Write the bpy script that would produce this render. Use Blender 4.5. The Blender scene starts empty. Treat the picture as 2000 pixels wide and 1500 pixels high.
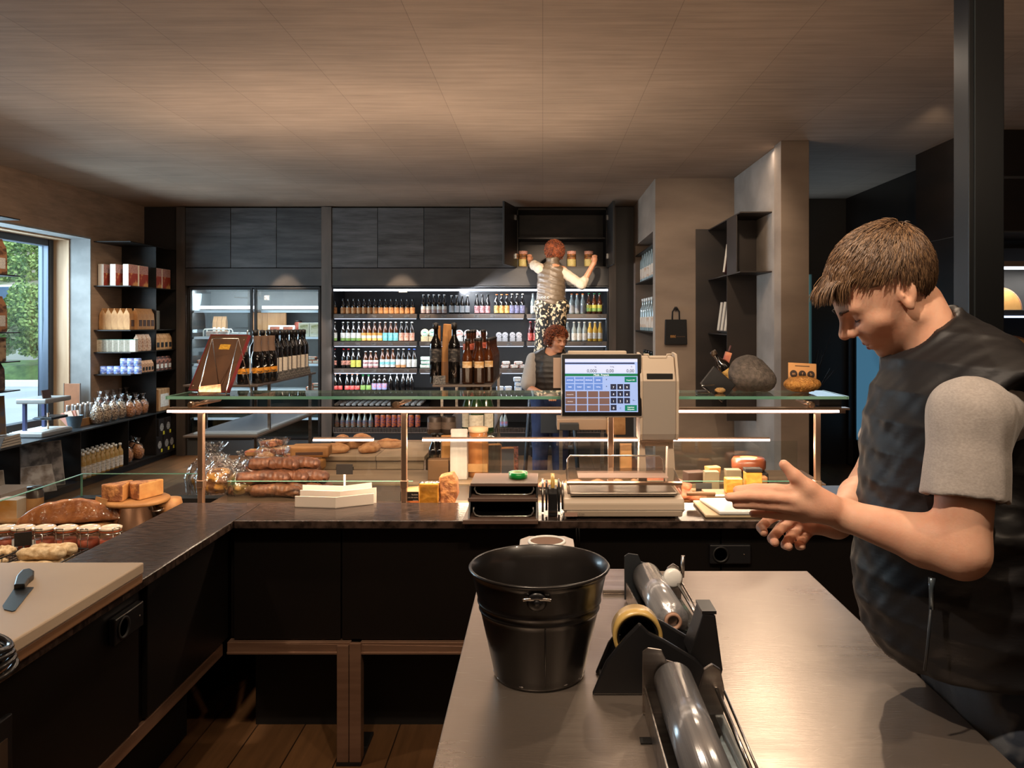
import bpy, math, random
import numpy as np
from mathutils import Vector, Matrix
random.seed(7); RNG = np.random.default_rng(7)
S = bpy.context.scene; C = S.collection
PI = math.pi
# ---------------------------------------------------------------- camera
F, CX, CY, H = 1550.0, 1060.0, 630.0, 1.61      # focal length (px), vanishing point (px), eye height (m)
cd = bpy.data.cameras.new('camera'); cam = bpy.data.objects.new('camera', cd); C.objects.link(cam); S.camera = cam
cam.location = (0, 0, H); cam.rotation_euler = (PI/2, 0, 0)
cd.sensor_width = 36; cd.lens = 36*F/2000; cd.shift_x = (1000-CX)/2000; cd.shift_y = -(750-CY)/2000
cd.clip_start = .05; cd.clip_end = 300
# ---------------------------------------------------------------- colour management, world, lights
S.view_settings.view_transform = 'Standard'; S.view_settings.look = 'None'; S.view_settings.gamma = 1
S.view_settings.use_curve_mapping = False; S.view_settings.exposure = 0.55
S.cycles.max_bounces = 7; S.cycles.diffuse_bounces = 4; S.cycles.glossy_bounces = 3; S.cycles.transmission_bounces = 5
S.cycles.transparent_max_bounces = 14; S.cycles.caustics_reflective = False; S.cycles.caustics_refractive = False
S.cycles.sample_clamp_indirect = 4.0
W = bpy.data.worlds.new('sky'); S.world = W; W.use_nodes = True
_bg = W.node_tree.nodes['Background']; _bg.inputs[0].default_value = (.72, .86, 1, 1); _bg.inputs[1].default_value = 1.9
WARM = (1, .775, .555); WARM2 = (1, .80, .62); DAY = (.62, .82, 1)
def lamp(kind, name, loc, aim, power, col=WARM, **k):
    d = bpy.data.lights.new(name, kind); o = bpy.data.objects.new(name, d); C.objects.link(o)
    d.energy = power; d.color = col; o.location = loc
    o.rotation_euler = (Vector(aim)-Vector(loc)).to_track_quat('-Z', 'Y').to_euler()
    for a, b in k.items(): setattr(d, a, b)
    return o
def spot(name, loc, aim, power, ang=60, blend=.6, size=.04, col=WARM):
    return lamp('SPOT', name, loc, aim, power, col, spot_size=math.radians(ang), spot_blend=blend, shadow_soft_size=size)
# daylight through the window on the left; added blue fill at the back right
lamp('AREA', 'window_daylight', (-5.9, 7.0, 2.2), (-2.2, 7.3, 1.7), 240, DAY, shape='RECTANGLE', size=2.6, size_y=1.8)
lamp('AREA', 'rear_daylight_fill', (3.1, 8.55, 1.6), (2.4, 6.6, 2.6), 5, DAY, shape='RECTANGLE', size=.8, size_y=1.8)
# added warm fill lamps above and behind the camera that wash the concrete ceiling
lamp('AREA', 'ceiling_fill', (.9, 1.0, 2.55), (.6, 2.4, 4.0), 19, WARM, shape='RECTANGLE', size=3.2, size_y=.25)
lamp('AREA', 'ceiling_fill', (.3, -1.2, 2.3), (.2, -.4, 4.0), 19, WARM, shape='RECTANGLE', size=3.0, size_y=.3)
lamp('AREA', 'shop_fill', (-.9, 6.4, 3.0), (-.9, 6.4, 0), 18, WARM2, shape='RECTANGLE', size=5.5, size_y=.12)  # added general fill over the shop, no fixture there
lamp('AREA', 'shop_fill', (-.6, 4.2, 3.0), (-.6, 4.2, 0), 16, WARM2, shape='RECTANGLE', size=5.0, size_y=.12)
lamp('AREA', 'cabinet_fill', (-1.6, 8.0, 2.5), (-1.6, 9.6, 2.55), 2.2, WARM2, shape='RECTANGLE', size=5.0, size_y=.1)  # added fill hanging before the cupboards to brighten their fronts
lamp('AREA', 'ceiling_fill', (-1.2, 5.2, 1.7), (-1.2, 5.6, 4.0), 27, WARM2, shape='RECTANGLE', size=3.5, size_y=.2)  # added upward fill in mid shop, no such fixture
spot('spotlight', (-2.7, 5.2, 2.35), (-4.85, 7.0, 2.6), 26, 50, 1, .1)  # added fill to brighten the left wall, not a real fixture
# spotlights
spot('spotlight', (1.3, 4.6, 2.98), (.22, 1.6, .9), 50, 34, .7, .03)
spot('spotlight', (1.79, 6.40, 2.95), (.463, 1.65, .9), 7, 16, .8, .04)
spot('spotlight', (.75, 2.75, 2.95), (.35, 1.75, .9), 20, 75, .7, .03)
spot('spotlight', (1.15, .75, 2.95), (.55, 1.6, 1.1), 36, 80, .7, .03)
spot('spotlight', (-.35, .55, 2.95), (.72, 1.45, 1.4), 95, 55, .8, .03, WARM2)
spot('spotlight', (-.55, .9, 2.95), (-.5, 2.7, .9), 60, 85, .8, .04)
spot('spotlight', (.2, .9, 2.95), (.35, 2.95, 1.1), 60, 70, .8, .04)
spot('spotlight', (-1.9, 2.2, 2.95), (-1.75, 3.2, .8), 60, 70, .8, .04)
spot('spotlight', (.3, 2.6, 2.95), (.35, 4.9, .9), 70, 75, .8, .04)
spot('spotlight', (-1.3, 3.6, 2.95), (-1.55, 5.2, .9), 80, 75, .8, .04)
spot('spotlight', (-3.1, 9.25, 2.9), (-3.1, 9.34, 1.2), 180, 47, .2, .02)
spot('spotlight', (-1.70, 9.25, 2.9), (-1.70, 9.34, 1.2), 180, 47, .2, .02)
spot('spotlight', (.25, 6.6, 2.95), (.14, 9.2, 2.15), 330, 26, .6, .04)
spot('spotlight', (-.1, 5.0, 2.95), (.05, 7.4, 1.0), 80, 50, .8, .04)
spot('spotlight', (1.2, 5.2, 2.95), (1.5, 7.7, 1.5), 50, 70, .9, .04)
spot('spotlight', (-3.4, 7.2, 2.95), (-4.6, 8.9, 1.2), 70, 60, .8, .04)
spot('spotlight', (2.5, 5.0, 2.95), (3.45, 7.2, 2.5), 25, 50, .9, .04)
spot('spotlight', (-.4, 4.6, 2.95), (-.45, 5.2, 1.2), 40, 60, .8, .04)
spot('spotlight', (-3.2, 5.2, 2.95), (-4.6, 6.4, 1.2), 30, 70, .8, .04)
# ---------------------------------------------------------------- helpers
def at(px, py, Y): return Vector(((px-CX)*Y/F, Y, H-(py-CY)*Y/F))
def pz(px, py, z):
    Y = F*(H-z)/(py-CY); return at(px, py, Y)
def xp(px, Y): return (px-CX)*Y/F
def zp(py, Y): return H-(py-CY)*Y/F
def lin(c): return tuple(((x/255)/12.92 if x/255 <= .04045 else ((x/255+.055)/1.055)**2.4) for x in c)
MATS = {}
def mat(name, col=(128,128,128), rough=.5, metal=0, col2=None, sc=(4,4,4), detail=4, lo=.35, hi=.65, bump=0, bsc=None, emit=0,
        spec=.5, coat=0, alpha=1, trans=0, tint=None, sheen=0, sss=0, aniso=0, wave=None, bdist=.01):
    """procedural principled material; colours are 0-255 sRGB, col2 mixes in by noise, bump uses noise (or wave=(scale,dist,dir))"""
    if name in MATS: return MATS[name]
    m = bpy.data.materials.new(name); m.use_nodes = True; nt = m.node_tree; N = nt.nodes; L = nt.links
    b = N['Principled BSDF']; c = lin(col)+(1,)
    I = b.inputs
    I['Base Color'].default_value = c; I['Roughness'].default_value = rough; I['Metallic'].default_value = metal
    I['Specular IOR Level'].default_value = spec; I['Coat Weight'].default_value = coat; I['Sheen Weight'].default_value = sheen
    I['Alpha'].default_value = alpha; I['Transmission Weight'].default_value = trans
    if sss: I['Subsurface Weight'].default_value = sss; I['Subsurface Radius'].default_value = (.012, .005, .003); I['Subsurface Scale'].default_value = 1
    if aniso: I['Anisotropic'].default_value = aniso
    if emit: I['Emission Color'].default_value = c; I['Emission Strength'].default_value = emit
    tc = mp = None
    def coords(scale):
        nonlocal tc
        tc = tc or N.new('ShaderNodeTexCoord'); q = N.new('ShaderNodeMapping'); q.inputs['Scale'].default_value = scale
        L.new(tc.outputs['Object'], q.inputs[0]); return q.outputs[0]
    def noise(scale, det=4):
        n = N.new('ShaderNodeTexNoise'); n.inputs['Scale'].default_value = 1; n.inputs['Detail'].default_value = det
        L.new(coords(scale), n.inputs['Vector']); return n.outputs['Fac']
    if col2 is not None:
        r = N.new('ShaderNodeMapRange'); r.inputs[1].default_value = lo; r.inputs[2].default_value = hi
        L.new(noise(sc, detail), r.inputs[0])
        x = N.new('ShaderNodeMix'); x.data_type = 'RGBA'; x.inputs[6].default_value = c; x.inputs[7].default_value = lin(col2)+(1,)
        L.new(r.outputs[0], x.inputs[0]); L.new(x.outputs[2], I['Base Color'])
        if emit: L.new(x.outputs[2], I['Emission Color'])
    if bump or wave:
        bp = N.new('ShaderNodeBump'); bp.inputs['Distance'].default_value = bdist; bp.inputs['Strength'].default_value = bump or .5
        if wave:
            w = N.new('ShaderNodeTexWave'); w.bands_direction = wave[2]; w.inputs['Scale'].default_value = wave[0]; w.inputs['Distortion'].default_value = wave[1]
            w.inputs['Detail'].default_value = 2; L.new(coords((1,1,1)), w.inputs['Vector']); L.new(w.outputs['Fac'], bp.inputs['Height'])
        else: L.new(noise(bsc or sc, 5), bp.inputs['Height'])
        L.new(bp.outputs[0], I['Normal'])
    MATS[name] = m; return m
def glassmat(name, tint=(255,255,255), rough=0.0, refl=1.0, bump=0, bsc=(40,40,40)):
    """clear pane: transparent body with fresnel reflection"""
    if name in MATS: return MATS[name]
    m = bpy.data.materials.new(name); m.use_nodes = True; nt = m.node_tree; N = nt.nodes; L = nt.links
    for n in list(N): N.remove(n)
    o = N.new('ShaderNodeOutputMaterial'); t = N.new('ShaderNodeBsdfTransparent'); g = N.new('ShaderNodeBsdfGlossy'); x = N.new('ShaderNodeMixShader'); fr = N.new('ShaderNodeLayerWeight'); fr.inputs[0].default_value = .5
    t.inputs[0].default_value = lin(tint)+(1,); g.inputs['Roughness'].default_value = rough
    pw = N.new('ShaderNodeMath'); pw.operation = 'POWER'; pw.inputs[1].default_value = 5; L.new(fr.outputs['Facing'], pw.inputs[0])
    mu = N.new('ShaderNodeMath'); mu.operation = 'MULTIPLY_ADD'; mu.use_clamp = True; mu.inputs[1].default_value = .9*refl; mu.inputs[2].default_value = .04*refl; L.new(pw.outputs[0], mu.inputs[0])
    L.new(mu.outputs[0], x.inputs[0]); L.new(t.outputs[0], x.inputs[1]); L.new(g.outputs[0], x.inputs[2]); L.new(x.outputs[0], o.inputs[0])
    if bump:
        bp = N.new('ShaderNodeBump'); bp.inputs['Strength'].default_value = bump; bp.inputs['Distance'].default_value = .02
        tc = N.new('ShaderNodeTexCoord'); q = N.new('ShaderNodeMapping'); q.inputs['Scale'].default_value = bsc; n = N.new('ShaderNodeTexNoise'); n.inputs['Scale'].default_value = 1; n.inputs['Detail'].default_value = 2
        L.new(tc.outputs['Object'], q.inputs[0]); L.new(q.outputs[0], n.inputs['Vector']); L.new(n.outputs['Fac'], bp.inputs['Height']); L.new(bp.outputs[0], g.inputs['Normal']); L.new(bp.outputs[0], fr.inputs['Normal'])
    MATS[name] = m; return m
def boardmat(name, ca, cb, bw, bh, axes, mortar, rough=.75, streak=(1,12,12), bump=.25, gap=.004, spec=.35, amp=(.72,1.2), rnd=0):
    """board pattern (formwork concrete, floor planks): bricks bw x bh metres laid on the two object axes given, streak noise"""
    if name in MATS: return MATS[name]
    m = bpy.data.materials.new(name); m.use_nodes = True; nt = m.node_tree; N = nt.nodes; L = nt.links; b = N['Principled BSDF']
    b.inputs['Roughness'].default_value = rough; b.inputs['Specular IOR Level'].default_value = spec
    tc = N.new('ShaderNodeTexCoord'); sx = N.new('ShaderNodeSeparateXYZ'); cx = N.new('ShaderNodeCombineXYZ'); L.new(tc.outputs['Object'], sx.inputs[0])
    L.new(sx.outputs[axes[0]], cx.inputs[0]); L.new(sx.outputs[axes[1]], cx.inputs[1])
    br = N.new('ShaderNodeTexBrick'); L.new(cx.outputs[0], br.inputs['Vector']); br.inputs['Scale'].default_value = 1
    br.inputs['Brick Width'].default_value = bw; br.inputs['Row Height'].default_value = bh; br.inputs['Mortar Size'].default_value = gap; br.inputs['Mortar Smooth'].default_value = .3
    br.inputs['Color1'].default_value = lin(ca)+(1,); br.inputs['Color2'].default_value = lin(cb)+(1,); br.inputs['Mortar'].default_value = lin(mortar)+(1,); br.offset = .37
    q = N.new('ShaderNodeMapping'); q.inputs['Scale'].default_value = streak; L.new(tc.outputs['Object'], q.inputs[0])
    if rnd: oi = N.new('ShaderNodeObjectInfo'); sc_ = N.new('ShaderNodeVectorMath'); sc_.operation = 'SCALE'; sc_.inputs[0].default_value = (37,53,91); L.new(oi.outputs['Random'], sc_.inputs['Scale']); L.new(sc_.outputs[0], q.inputs['Location'])
    n = N.new('ShaderNodeTexNoise'); n.inputs['Scale'].default_value = 1; n.inputs['Detail'].default_value = 8; n.inputs['Roughness'].default_value = .65; L.new(q.outputs[0], n.inputs['Vector'])
    r = N.new('ShaderNodeMapRange'); r.inputs[1].default_value = .3; r.inputs[2].default_value = .7; r.inputs[3].default_value = amp[0]; r.inputs[4].default_value = amp[1]; L.new(n.outputs['Fac'], r.inputs[0])
    x = N.new('ShaderNodeMix'); x.data_type = 'RGBA'; x.blend_type = 'MULTIPLY'; x.inputs[0].default_value = 1
    L.new(br.outputs['Color'], x.inputs[6]); L.new(r.outputs[0], x.inputs[7]); out = x.outputs[2]
    n2 = N.new('ShaderNodeTexNoise'); n2.inputs['Scale'].default_value = 1.1; n2.inputs['Detail'].default_value = 5; L.new(tc.outputs['Object'], n2.inputs['Vector'])
    r2 = N.new('ShaderNodeMapRange'); r2.inputs[1].default_value = .3; r2.inputs[2].default_value = .7; r2.inputs[3].default_value = .82; r2.inputs[4].default_value = 1.14; L.new(n2.outputs['Fac'], r2.inputs[0])
    if rnd:
        m3 = N.new('ShaderNodeMath'); m3.operation = 'MULTIPLY_ADD'; m3.inputs[1].default_value = rnd; m3.inputs[2].default_value = .82-rnd/2; L.new(oi.outputs['Random'], m3.inputs[0]); L.new(m3.outputs[0], r2.inputs[3])
        m4 = N.new('ShaderNodeMath'); m4.inputs[1].default_value = .32; L.new(m3.outputs[0], m4.inputs[0]); L.new(m4.outputs[0], r2.inputs[4])
    x2 = N.new('ShaderNodeMix'); x2.data_type = 'RGBA'; x2.blend_type = 'MULTIPLY'; x2.inputs[0].default_value = 1
    L.new(out, x2.inputs[6]); L.new(r2.outputs[0], x2.inputs[7]); L.new(x2.outputs[2], b.inputs['Base Color'])
    bp = N.new('ShaderNodeBump'); bp.inputs['Strength'].default_value = bump; bp.inputs['Distance'].default_value = .006; L.new(n.outputs['Fac'], bp.inputs['Height']); L.new(bp.outputs[0], b.inputs['Normal'])
    MATS[name] = m; return m
class MB:
    """collects shapes; build() links them as ONE mesh object"""
    def __init__(s): s.v = []; s.f = []; s.m = []; s.sm = []
    def add(s, vs, fs, mi=0, sm=False, M=None):
        k = len(s.v); s.v += [tuple(M @ Vector(p)) if M is not None else tuple(p) for p in vs]
        for f in fs: s.f.append([i+k for i in f]); s.m.append(mi); s.sm.append(sm)
        return s
    def box(s, x0, x1, y0, y1, z0, z1, mi=0, M=None):
        if x0 > x1: x0, x1 = x1, x0
        if y0 > y1: y0, y1 = y1, y0
        if z0 > z1: z0, z1 = z1, z0
        v = [(x0,y0,z0),(x1,y0,z0),(x1,y1,z0),(x0,y1,z0),(x0,y0,z1),(x1,y0,z1),(x1,y1,z1),(x0,y1,z1)]
        return s.add(v, [(0,3,2,1),(4,5,6,7),(0,1,5,4),(1,2,6,5),(2,3,7,6),(3,0,4,7)], mi, False, M)
    def quad(s, a, b, c, d, mi=0): return s.add([a,b,c,d], [(0,1,2,3)], mi)
    def lathe(s, prof, n=20, mi=0, M=None, sm=True, cap=True, a0=0, a1=2*PI, sx=1, sy=1):
        full = abs(a1-a0-2*PI) < 1e-6; k = n if full else n+1; v = []; f = []
        for r, z in prof:
            for i in range(k):
                a = a0+(a1-a0)*i/n; v.append((r*math.cos(a)*sx, r*math.sin(a)*sy, z))
        for j in range(len(prof)-1):
            for i in range(n):
                i2 = (i+1) % k; f.append((j*k+i, j*k+i2, (j+1)*k+i2, (j+1)*k+i))
        s.add(v, f, mi, sm, M)
        if cap and full:
            if prof[0][0] > 1e-5: s.add(v[:k], [tuple(range(k))[::-1]], mi, False, M)
            if prof[-1][0] > 1e-5: s.add(v[-k:], [tuple(range(k))], mi, False, M)
        return s
    def tube(s, pts, r, n=8, mi=0, M=None, closed=False, flat=1):
        pts = [Vector(p) for p in pts]; R = r if isinstance(r, (list, tuple)) else [r]*len(pts); v = []; f = []; up = None; L = len(pts)
        for i, p in enumerate(pts):
            a = pts[(i-1) % L] if (i or closed) else p; b = pts[(i+1) % L] if (i < L-1 or closed) else p
            t = (b-a).normalized()
            if up is None: up = Vector((0,0,1)) if abs(t.z) < .9 else Vector((1,0,0))
            x = t.cross(up).normalized(); up = x.cross(t).normalized()
            for k in range(n):
                an = 2*PI*k/n; v.append(p + x*math.cos(an)*R[i] + up*math.sin(an)*R[i]*flat)
        for i in range(L if closed else L-1):
            for k in range(n):
                j = (i+1) % L; f.append((i*n+k, i*n+(k+1) % n, j*n+(k+1) % n, j*n+k))
        s.add(v, f, mi, True, M)
        if not closed: s.add(v[:n], [tuple(range(n))[::-1]], mi, False, M); s.add(v[-n:], [tuple(range(n))], mi, False, M)
        return s
    def prism(s, poly, ax, a, b, mi=0, M=None, sm=False):
        """polygon in the plane of the two other axes, extruded along axis ax from a to b"""
        def pt(u, w, t): return (t,u,w) if ax == 0 else (u,t,w) if ax == 1 else (u,w,t)
        n = len(poly); v = [pt(*p, a) for p in poly]+[pt(*p, b) for p in poly]
        s.add(v, [tuple(range(n)), tuple(range(n, 2*n))[::-1]], mi, False, M)
        s.add(v, [(i, i+n, (i+1) % n+n, (i+1) % n) for i in range(n)], mi, sm, M); return s
    def sphere(s, c, r, n=16, m=10, mi=0, M=None):
        c = Vector(c); rx, ry, rz = r if isinstance(r, (tuple, list)) else (r,r,r); v = []; f = []
        for j in range(m+1):
            for i in range(n):
                t = PI*j/m; a = 2*PI*i/n; v.append((c.x+rx*math.sin(t)*math.cos(a), c.y+ry*math.sin(t)*math.sin(a), c.z-rz*math.cos(t)))
        for j in range(m):
            for i in range(n): f.append((j*n+i, j*n+(i+1) % n, (j+1)*n+(i+1) % n, (j+1)*n+i))
        return s.add(v, f, mi, True, M)
    def build(s, name, mats, parent=None, w=False, loc=None, bev=0, seg=2, recalc=True):
        me = bpy.data.meshes.new(name); vs = s.v
        if w and parent is not None:
            q = wloc(parent); vs = [(a-q[0], b-q[1], c-q[2]) for a, b, c in vs]
        elif w and loc is not None: vs = [(a-loc[0], b-loc[1], c-loc[2]) for a, b, c in vs]
        me.from_pydata(vs, [], s.f)
        me.polygons.foreach_set('material_index', s.m); me.polygons.foreach_set('use_smooth', s.sm)
        for x in (mats if isinstance(mats, (list, tuple)) else [mats]): me.materials.append(x)
        if recalc:
            import bmesh
            bm = bmesh.new(); bm.from_mesh(me); bmesh.ops.remove_doubles(bm, verts=bm.verts, dist=1e-6); bmesh.ops.recalc_face_normals(bm, faces=bm.faces); bm.to_mesh(me); bm.free()
        o = bpy.data.objects.new(name, me); C.objects.link(o)
        if loc is not None: o.location = loc
        if parent is not None: o.parent = parent
        if bev:
            d = o.modifiers.new('edge', 'BEVEL'); d.width = bev; d.segments = seg; d.limit_method = 'ANGLE'; d.angle_limit = math.radians(35)
        return o
def wloc(o):
    v = Vector((0,0,0))
    while o is not None: v += o.location; o = o.parent
    return v
def E(name, loc, label, cat, group=None, rz=0):
    o = bpy.data.objects.new(name, None); C.objects.link(o); o.location = loc; o.rotation_euler.z = rz; o.empty_display_size = .05
    return T(o, label, cat, group)
def T(o, label, cat, group=None):
    o['label'] = label; o['category'] = cat
    if group: o['group'] = group
    return o
def ST(o): o['kind'] = 'structure'; return o
def clone(o, parent=None):
    c = o.copy(); C.objects.link(c)
    if parent is not None: c.parent = parent
    for ch in list(o.children): clone(ch, c)
    return c
NTH = 'first second third fourth fifth sixth seventh eighth ninth tenth eleventh twelfth thirteenth fourteenth fifteenth sixteenth'.split()
def place(proto, i, loc, label, rz=0, group=None, scale=None):
    o = proto if i == 0 else clone(proto)
    o.location = loc; o.rotation_euler.z = rz; o['label'] = label
    if scale: o.scale = scale
    if group: o['group'] = group
    return o
def text(s, size, m, name, parent, M, ax='CENTER', ext=.0004, w=False):
    """lettering as a mesh; M places it (text lies in local XY)"""
    cu = bpy.data.curves.new('t', 'FONT'); cu.body = s; cu.size = size; cu.align_x = ax; cu.extrude = ext; cu.resolution_u = 3
    to = bpy.data.objects.new('t', cu); C.objects.link(to); dg = bpy.context.evaluated_depsgraph_get(); me = bpy.data.meshes.new_from_object(to.evaluated_get(dg))
    bpy.data.objects.remove(to); me.name = name; me.materials.clear(); me.materials.append(m)
    if w and parent is not None: M = Matrix.Translation(-wloc(parent)) @ M
    me.transform(M); o = bpy.data.objects.new(name, me); C.objects.link(o); o.parent = parent; return o
FRONT = Matrix.Rotation(PI/2, 4, 'X')           # text plane facing -Y
def tr(x, y, z): return Matrix.Translation((x, y, z))
def rot(a, ax): return Matrix.Rotation(math.radians(a), 4, ax)
# ---------------------------------------------------------------- implicit surfaces (bodies, cloth, food)
def sdc(p, a, b, ra, rb):
    a = np.array(a, np.float32); d = np.array(b, np.float32)-a; q = p-a
    t = np.clip(q @ d/max(float(d @ d), 1e-9), 0, 1); return np.linalg.norm(q-t[:,None]*d, axis=1)-(ra+t*(rb-ra))
def sde(p, c, r, R=None):
    q = p-np.array(c, np.float32)
    if R is not None: q = q @ R
    r = np.array(r, np.float32); k0 = np.linalg.norm(q/r, axis=1); k1 = np.linalg.norm(q/(r*r), axis=1)+1e-6
    return k0*(k0-1)/k1
def smin(a, b, k):
    h = np.clip(.5+.5*(b-a)/k, 0, 1); return b*(1-h)+a*h-k*h*(1-h)
def smax(a, b, k): return -smin(-a, -b, k)
def chain(p, d, pts, k=.006):
    """smooth union of round cones along pts [(point, radius), ...]"""
    for (a, ra), (b, rb) in zip(pts, pts[1:]): d = smin(d, sdc(p, a, b, ra, rb), k)
    return d
def surf(fn, lo, hi, h, name, m, parent=None, loc=None, smooth=1):
    """naive surface nets of fn<0 inside the box lo..hi at spacing h"""
    lo = np.array(lo, np.float32); n = np.maximum(np.ceil((np.array(hi)-lo)/h).astype(int)+1, 4); B = 8; nb = (n+B-1)//B; n = nb*B
    cc = np.stack(np.meshgrid(*[np.arange(k) for k in nb], indexing='ij'), -1).reshape(-1, 3)
    ctr = (lo+(cc*B+(B-1)/2)*h).astype(np.float32); dc = fn(ctr); act = np.abs(dc) < h*B*1.25
    G = np.repeat(np.repeat(np.repeat(np.where(dc.reshape(nb) < 0, -1, 1).astype(np.float32), B, 0), B, 1), B, 2)
    loc8 = np.stack(np.meshgrid(*[np.arange(B)]*3, indexing='ij'), -1).reshape(-1, 3); A = cc[act]
    for i in range(0, len(A), 400):
        idx = (A[i:i+400,None,:]*B+loc8[None]).reshape(-1, 3); G[idx[:,0], idx[:,1], idx[:,2]] = fn((lo+idx*h).astype(np.float32))
    In = G < 0; cnt = np.zeros(n-1, np.int8)
    for dx in (0,1):
        for dy in (0,1):
            for dz in (0,1): cnt += In[dx:n[0]-1+dx, dy:n[1]-1+dy, dz:n[2]-1+dz]
    cell = np.argwhere((cnt > 0) & (cnt < 8)); vid = -np.ones(n-1, np.int64); vid[tuple(cell.T)] = np.arange(len(cell))
    acc = np.zeros((len(cell), 3)); num = np.zeros(len(cell))
    cor = [(x,y,z) for x in (0,1) for y in (0,1) for z in (0,1)]
    for a in cor:
        for ax in range(3):
            if a[ax]: continue
            b = list(a); b[ax] = 1; va = G[tuple((cell+a).T)]; vb = G[tuple((cell+b).T)]; s = (va < 0) != (vb < 0)
            t = np.where(s, va/np.where(s, va-vb, 1), 0); p = np.array(a)[None]+np.zeros((len(cell), 3)); p[:,ax] = t; acc[s] += p[s]; num[s] += 1
    V = lo+(cell+acc/num[:,None])*h; Fs = []
    for ax in range(3):
        u, w = (ax+1) % 3, (ax+2) % 3; sl = [slice(None)]*3; s2 = [slice(None)]*3; sl[ax] = slice(0, -1); s2[ax] = slice(1, None)
        ch = In[tuple(sl)] != In[tuple(s2)]; e = np.argwhere(ch); e = e[(e[:,u] > 0) & (e[:,w] > 0)]; e = e[np.all(e < n-1, 1)]
        if not len(e): continue
        def g(du, dw):
            k = e.copy(); k[:,u] -= du; k[:,w] -= dw; return vid[tuple(k.T)]
        q = np.stack([g(1,1), g(0,1), g(0,0), g(1,0)], 1); fl = In[tuple(e.T)]; q[~fl] = q[~fl][:,::-1]; Fs.append(q[(q >= 0).all(1)])
    Fq = np.concatenate(Fs)
    if loc is not None: V = V-np.array(loc)
    elif parent is not None: V = V-np.array(wloc(parent))
    me = bpy.data.meshes.new(name); me.vertices.add(len(V)); me.vertices.foreach_set('co', V.astype(np.float32).ravel())
    me.loops.add(Fq.size); me.loops.foreach_set('vertex_index', Fq.ravel().astype(np.int32)); me.polygons.add(len(Fq)); me.polygons.foreach_set('loop_start', np.arange(0, Fq.size, 4, dtype=np.int32))
    me.polygons.foreach_set('use_smooth', np.ones(len(Fq), bool)); me.update(calc_edges=True); me.validate()
    for x in (m if isinstance(m, (list, tuple)) else [m]): me.materials.append(x)
    o = bpy.data.objects.new(name, me); C.objects.link(o)
    if parent is not None: o.parent = parent
    elif loc is not None: o.location = loc
    if smooth:
        d = o.modifiers.new('relax', 'SMOOTH'); d.iterations = smooth; d.factor = .5
    return o
def wob(p, s, seed=0):
    """cheap smooth pseudo-noise, about -1..1"""
    r = np.random.default_rng(seed); o = np.zeros(len(p), np.float32)
    for k in range(5):
        w = r.normal(size=3)*s*(1+.6*k); o += np.sin(p @ w.astype(np.float32)+r.uniform(0, 6.28))/(1+.5*k)
    return o/2.6
# ---------------------------------------------------------------- materials
conc = boardmat('board_concrete', (158,138,120), (153,133,116), 3.4, .62, 'YX', (134,116,101), .8, (1.6,22,3), .25, .0025, .35, (.80,1.15))
concw = mat('wall_concrete', (150,132,116), .85, col2=(122,106,93), sc=(1.2,1.2,3.5), detail=8, bump=.25, bsc=(9,9,30), bdist=.004)
concl = boardmat('left_concrete', (148,124,104), (142,119,100), 2.9, .24, 'YZ', (132,111,94), .8, (3,2.5,14), .2, .002)
floorm = boardmat('oak_floor', (118,84,54), (92,64,40), 2.2, .19, 'YX', (40,27,17), .42, (34,2.2,2), .15, .003, .5)
blk = mat('black_steel', (30,29,29), .45, .55, col2=(46,41,38), sc=(3,3,6), spec=.4)
blk2 = mat('dark_brown_steel', (52,44,40), .5, .3, col2=(38,33,31), sc=(2,2,5))
panel = boardmat('raw_steel_panel', (62,60,60), (62,60,60), 9, 9, 'XZ', (20,20,20), .5, (1.6,2,15), .05, .0, .4, (.3,1.8), .7)
panel2 = boardmat('raw_steel_fascia', (58,54,52), (64,58,54), .5575, 9, 'XZ', (50,46,44), .5, (3,2,6), .05, .0, .4)
dark = mat('dark_wall', (20,18,17), .5, col2=(32,27,25), sc=(2,2,2))
darkp = mat('dark_wood_panel', (38,31,28), .42, col2=(30,25,23), sc=(1.5,1.5,9), detail=6)
bluesteel = mat('column_paint', (38,42,46), .42, .2, col2=(32,35,39), sc=(3,3,1))
woodl = mat('pine_lining', (196,166,134), .6, col2=(168,136,104), sc=(14,14,1.2), detail=6)
plas = mat('painted_plaster', (136,136,134), .8, col2=(116,116,115), sc=(5,5,5))
framem = mat('window_frame', (58,68,82), .4, .3)
glass = glassmat('clear_glass', (248,251,250), 0, 1)
glassd = glassmat('fridge_glass', (236,242,240), 0, 1.2)
edgeg = mat('glass_edge', (70,142,122), .15, col2=(150,200,180), sc=(1.5,1.5,1.5))
white = mat('white_plastic', (214,206,194), .4)
whiteg = mat('white_gloss', (226,226,222), .25)
blkp = mat('black_plastic', (20,20,22), .35, col2=(26,26,28), sc=(9,9,9))
blkm = mat('black_matt', (15,14,14), .6)
led = mat('led_warm', (255,226,206), .5, emit=3.2)
ledc = mat('led_cool', (222,232,255), .5, emit=3.0)
chrome = mat('chrome', (215,212,208), .18, 1)
brass = mat('champagne_metal', (205,172,146), .28, .9)
steelb = mat('brushed_steel', (178,172,166), .3, 1, col2=(150,142,136), sc=(2,60,60), bump=.1)
stone = mat('dark_granite', (70,56,50), .2, col2=(36,29,26), sc=(30,70,30), detail=9, lo=.4, hi=.62, bump=.06, bsc=(60,60,60), spec=.55)
frontm = mat('black_cupboard_front', (13,11,10), .4, col2=(18,14,12), sc=(2,2,2), spec=.3)
oakrail = mat('brown_metal_rail', (146,114,94), .38, .55, col2=(128,98,80), sc=(3,3,40))
Yc, Zc = 9.6, 3.02
XL = -4.85
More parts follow.
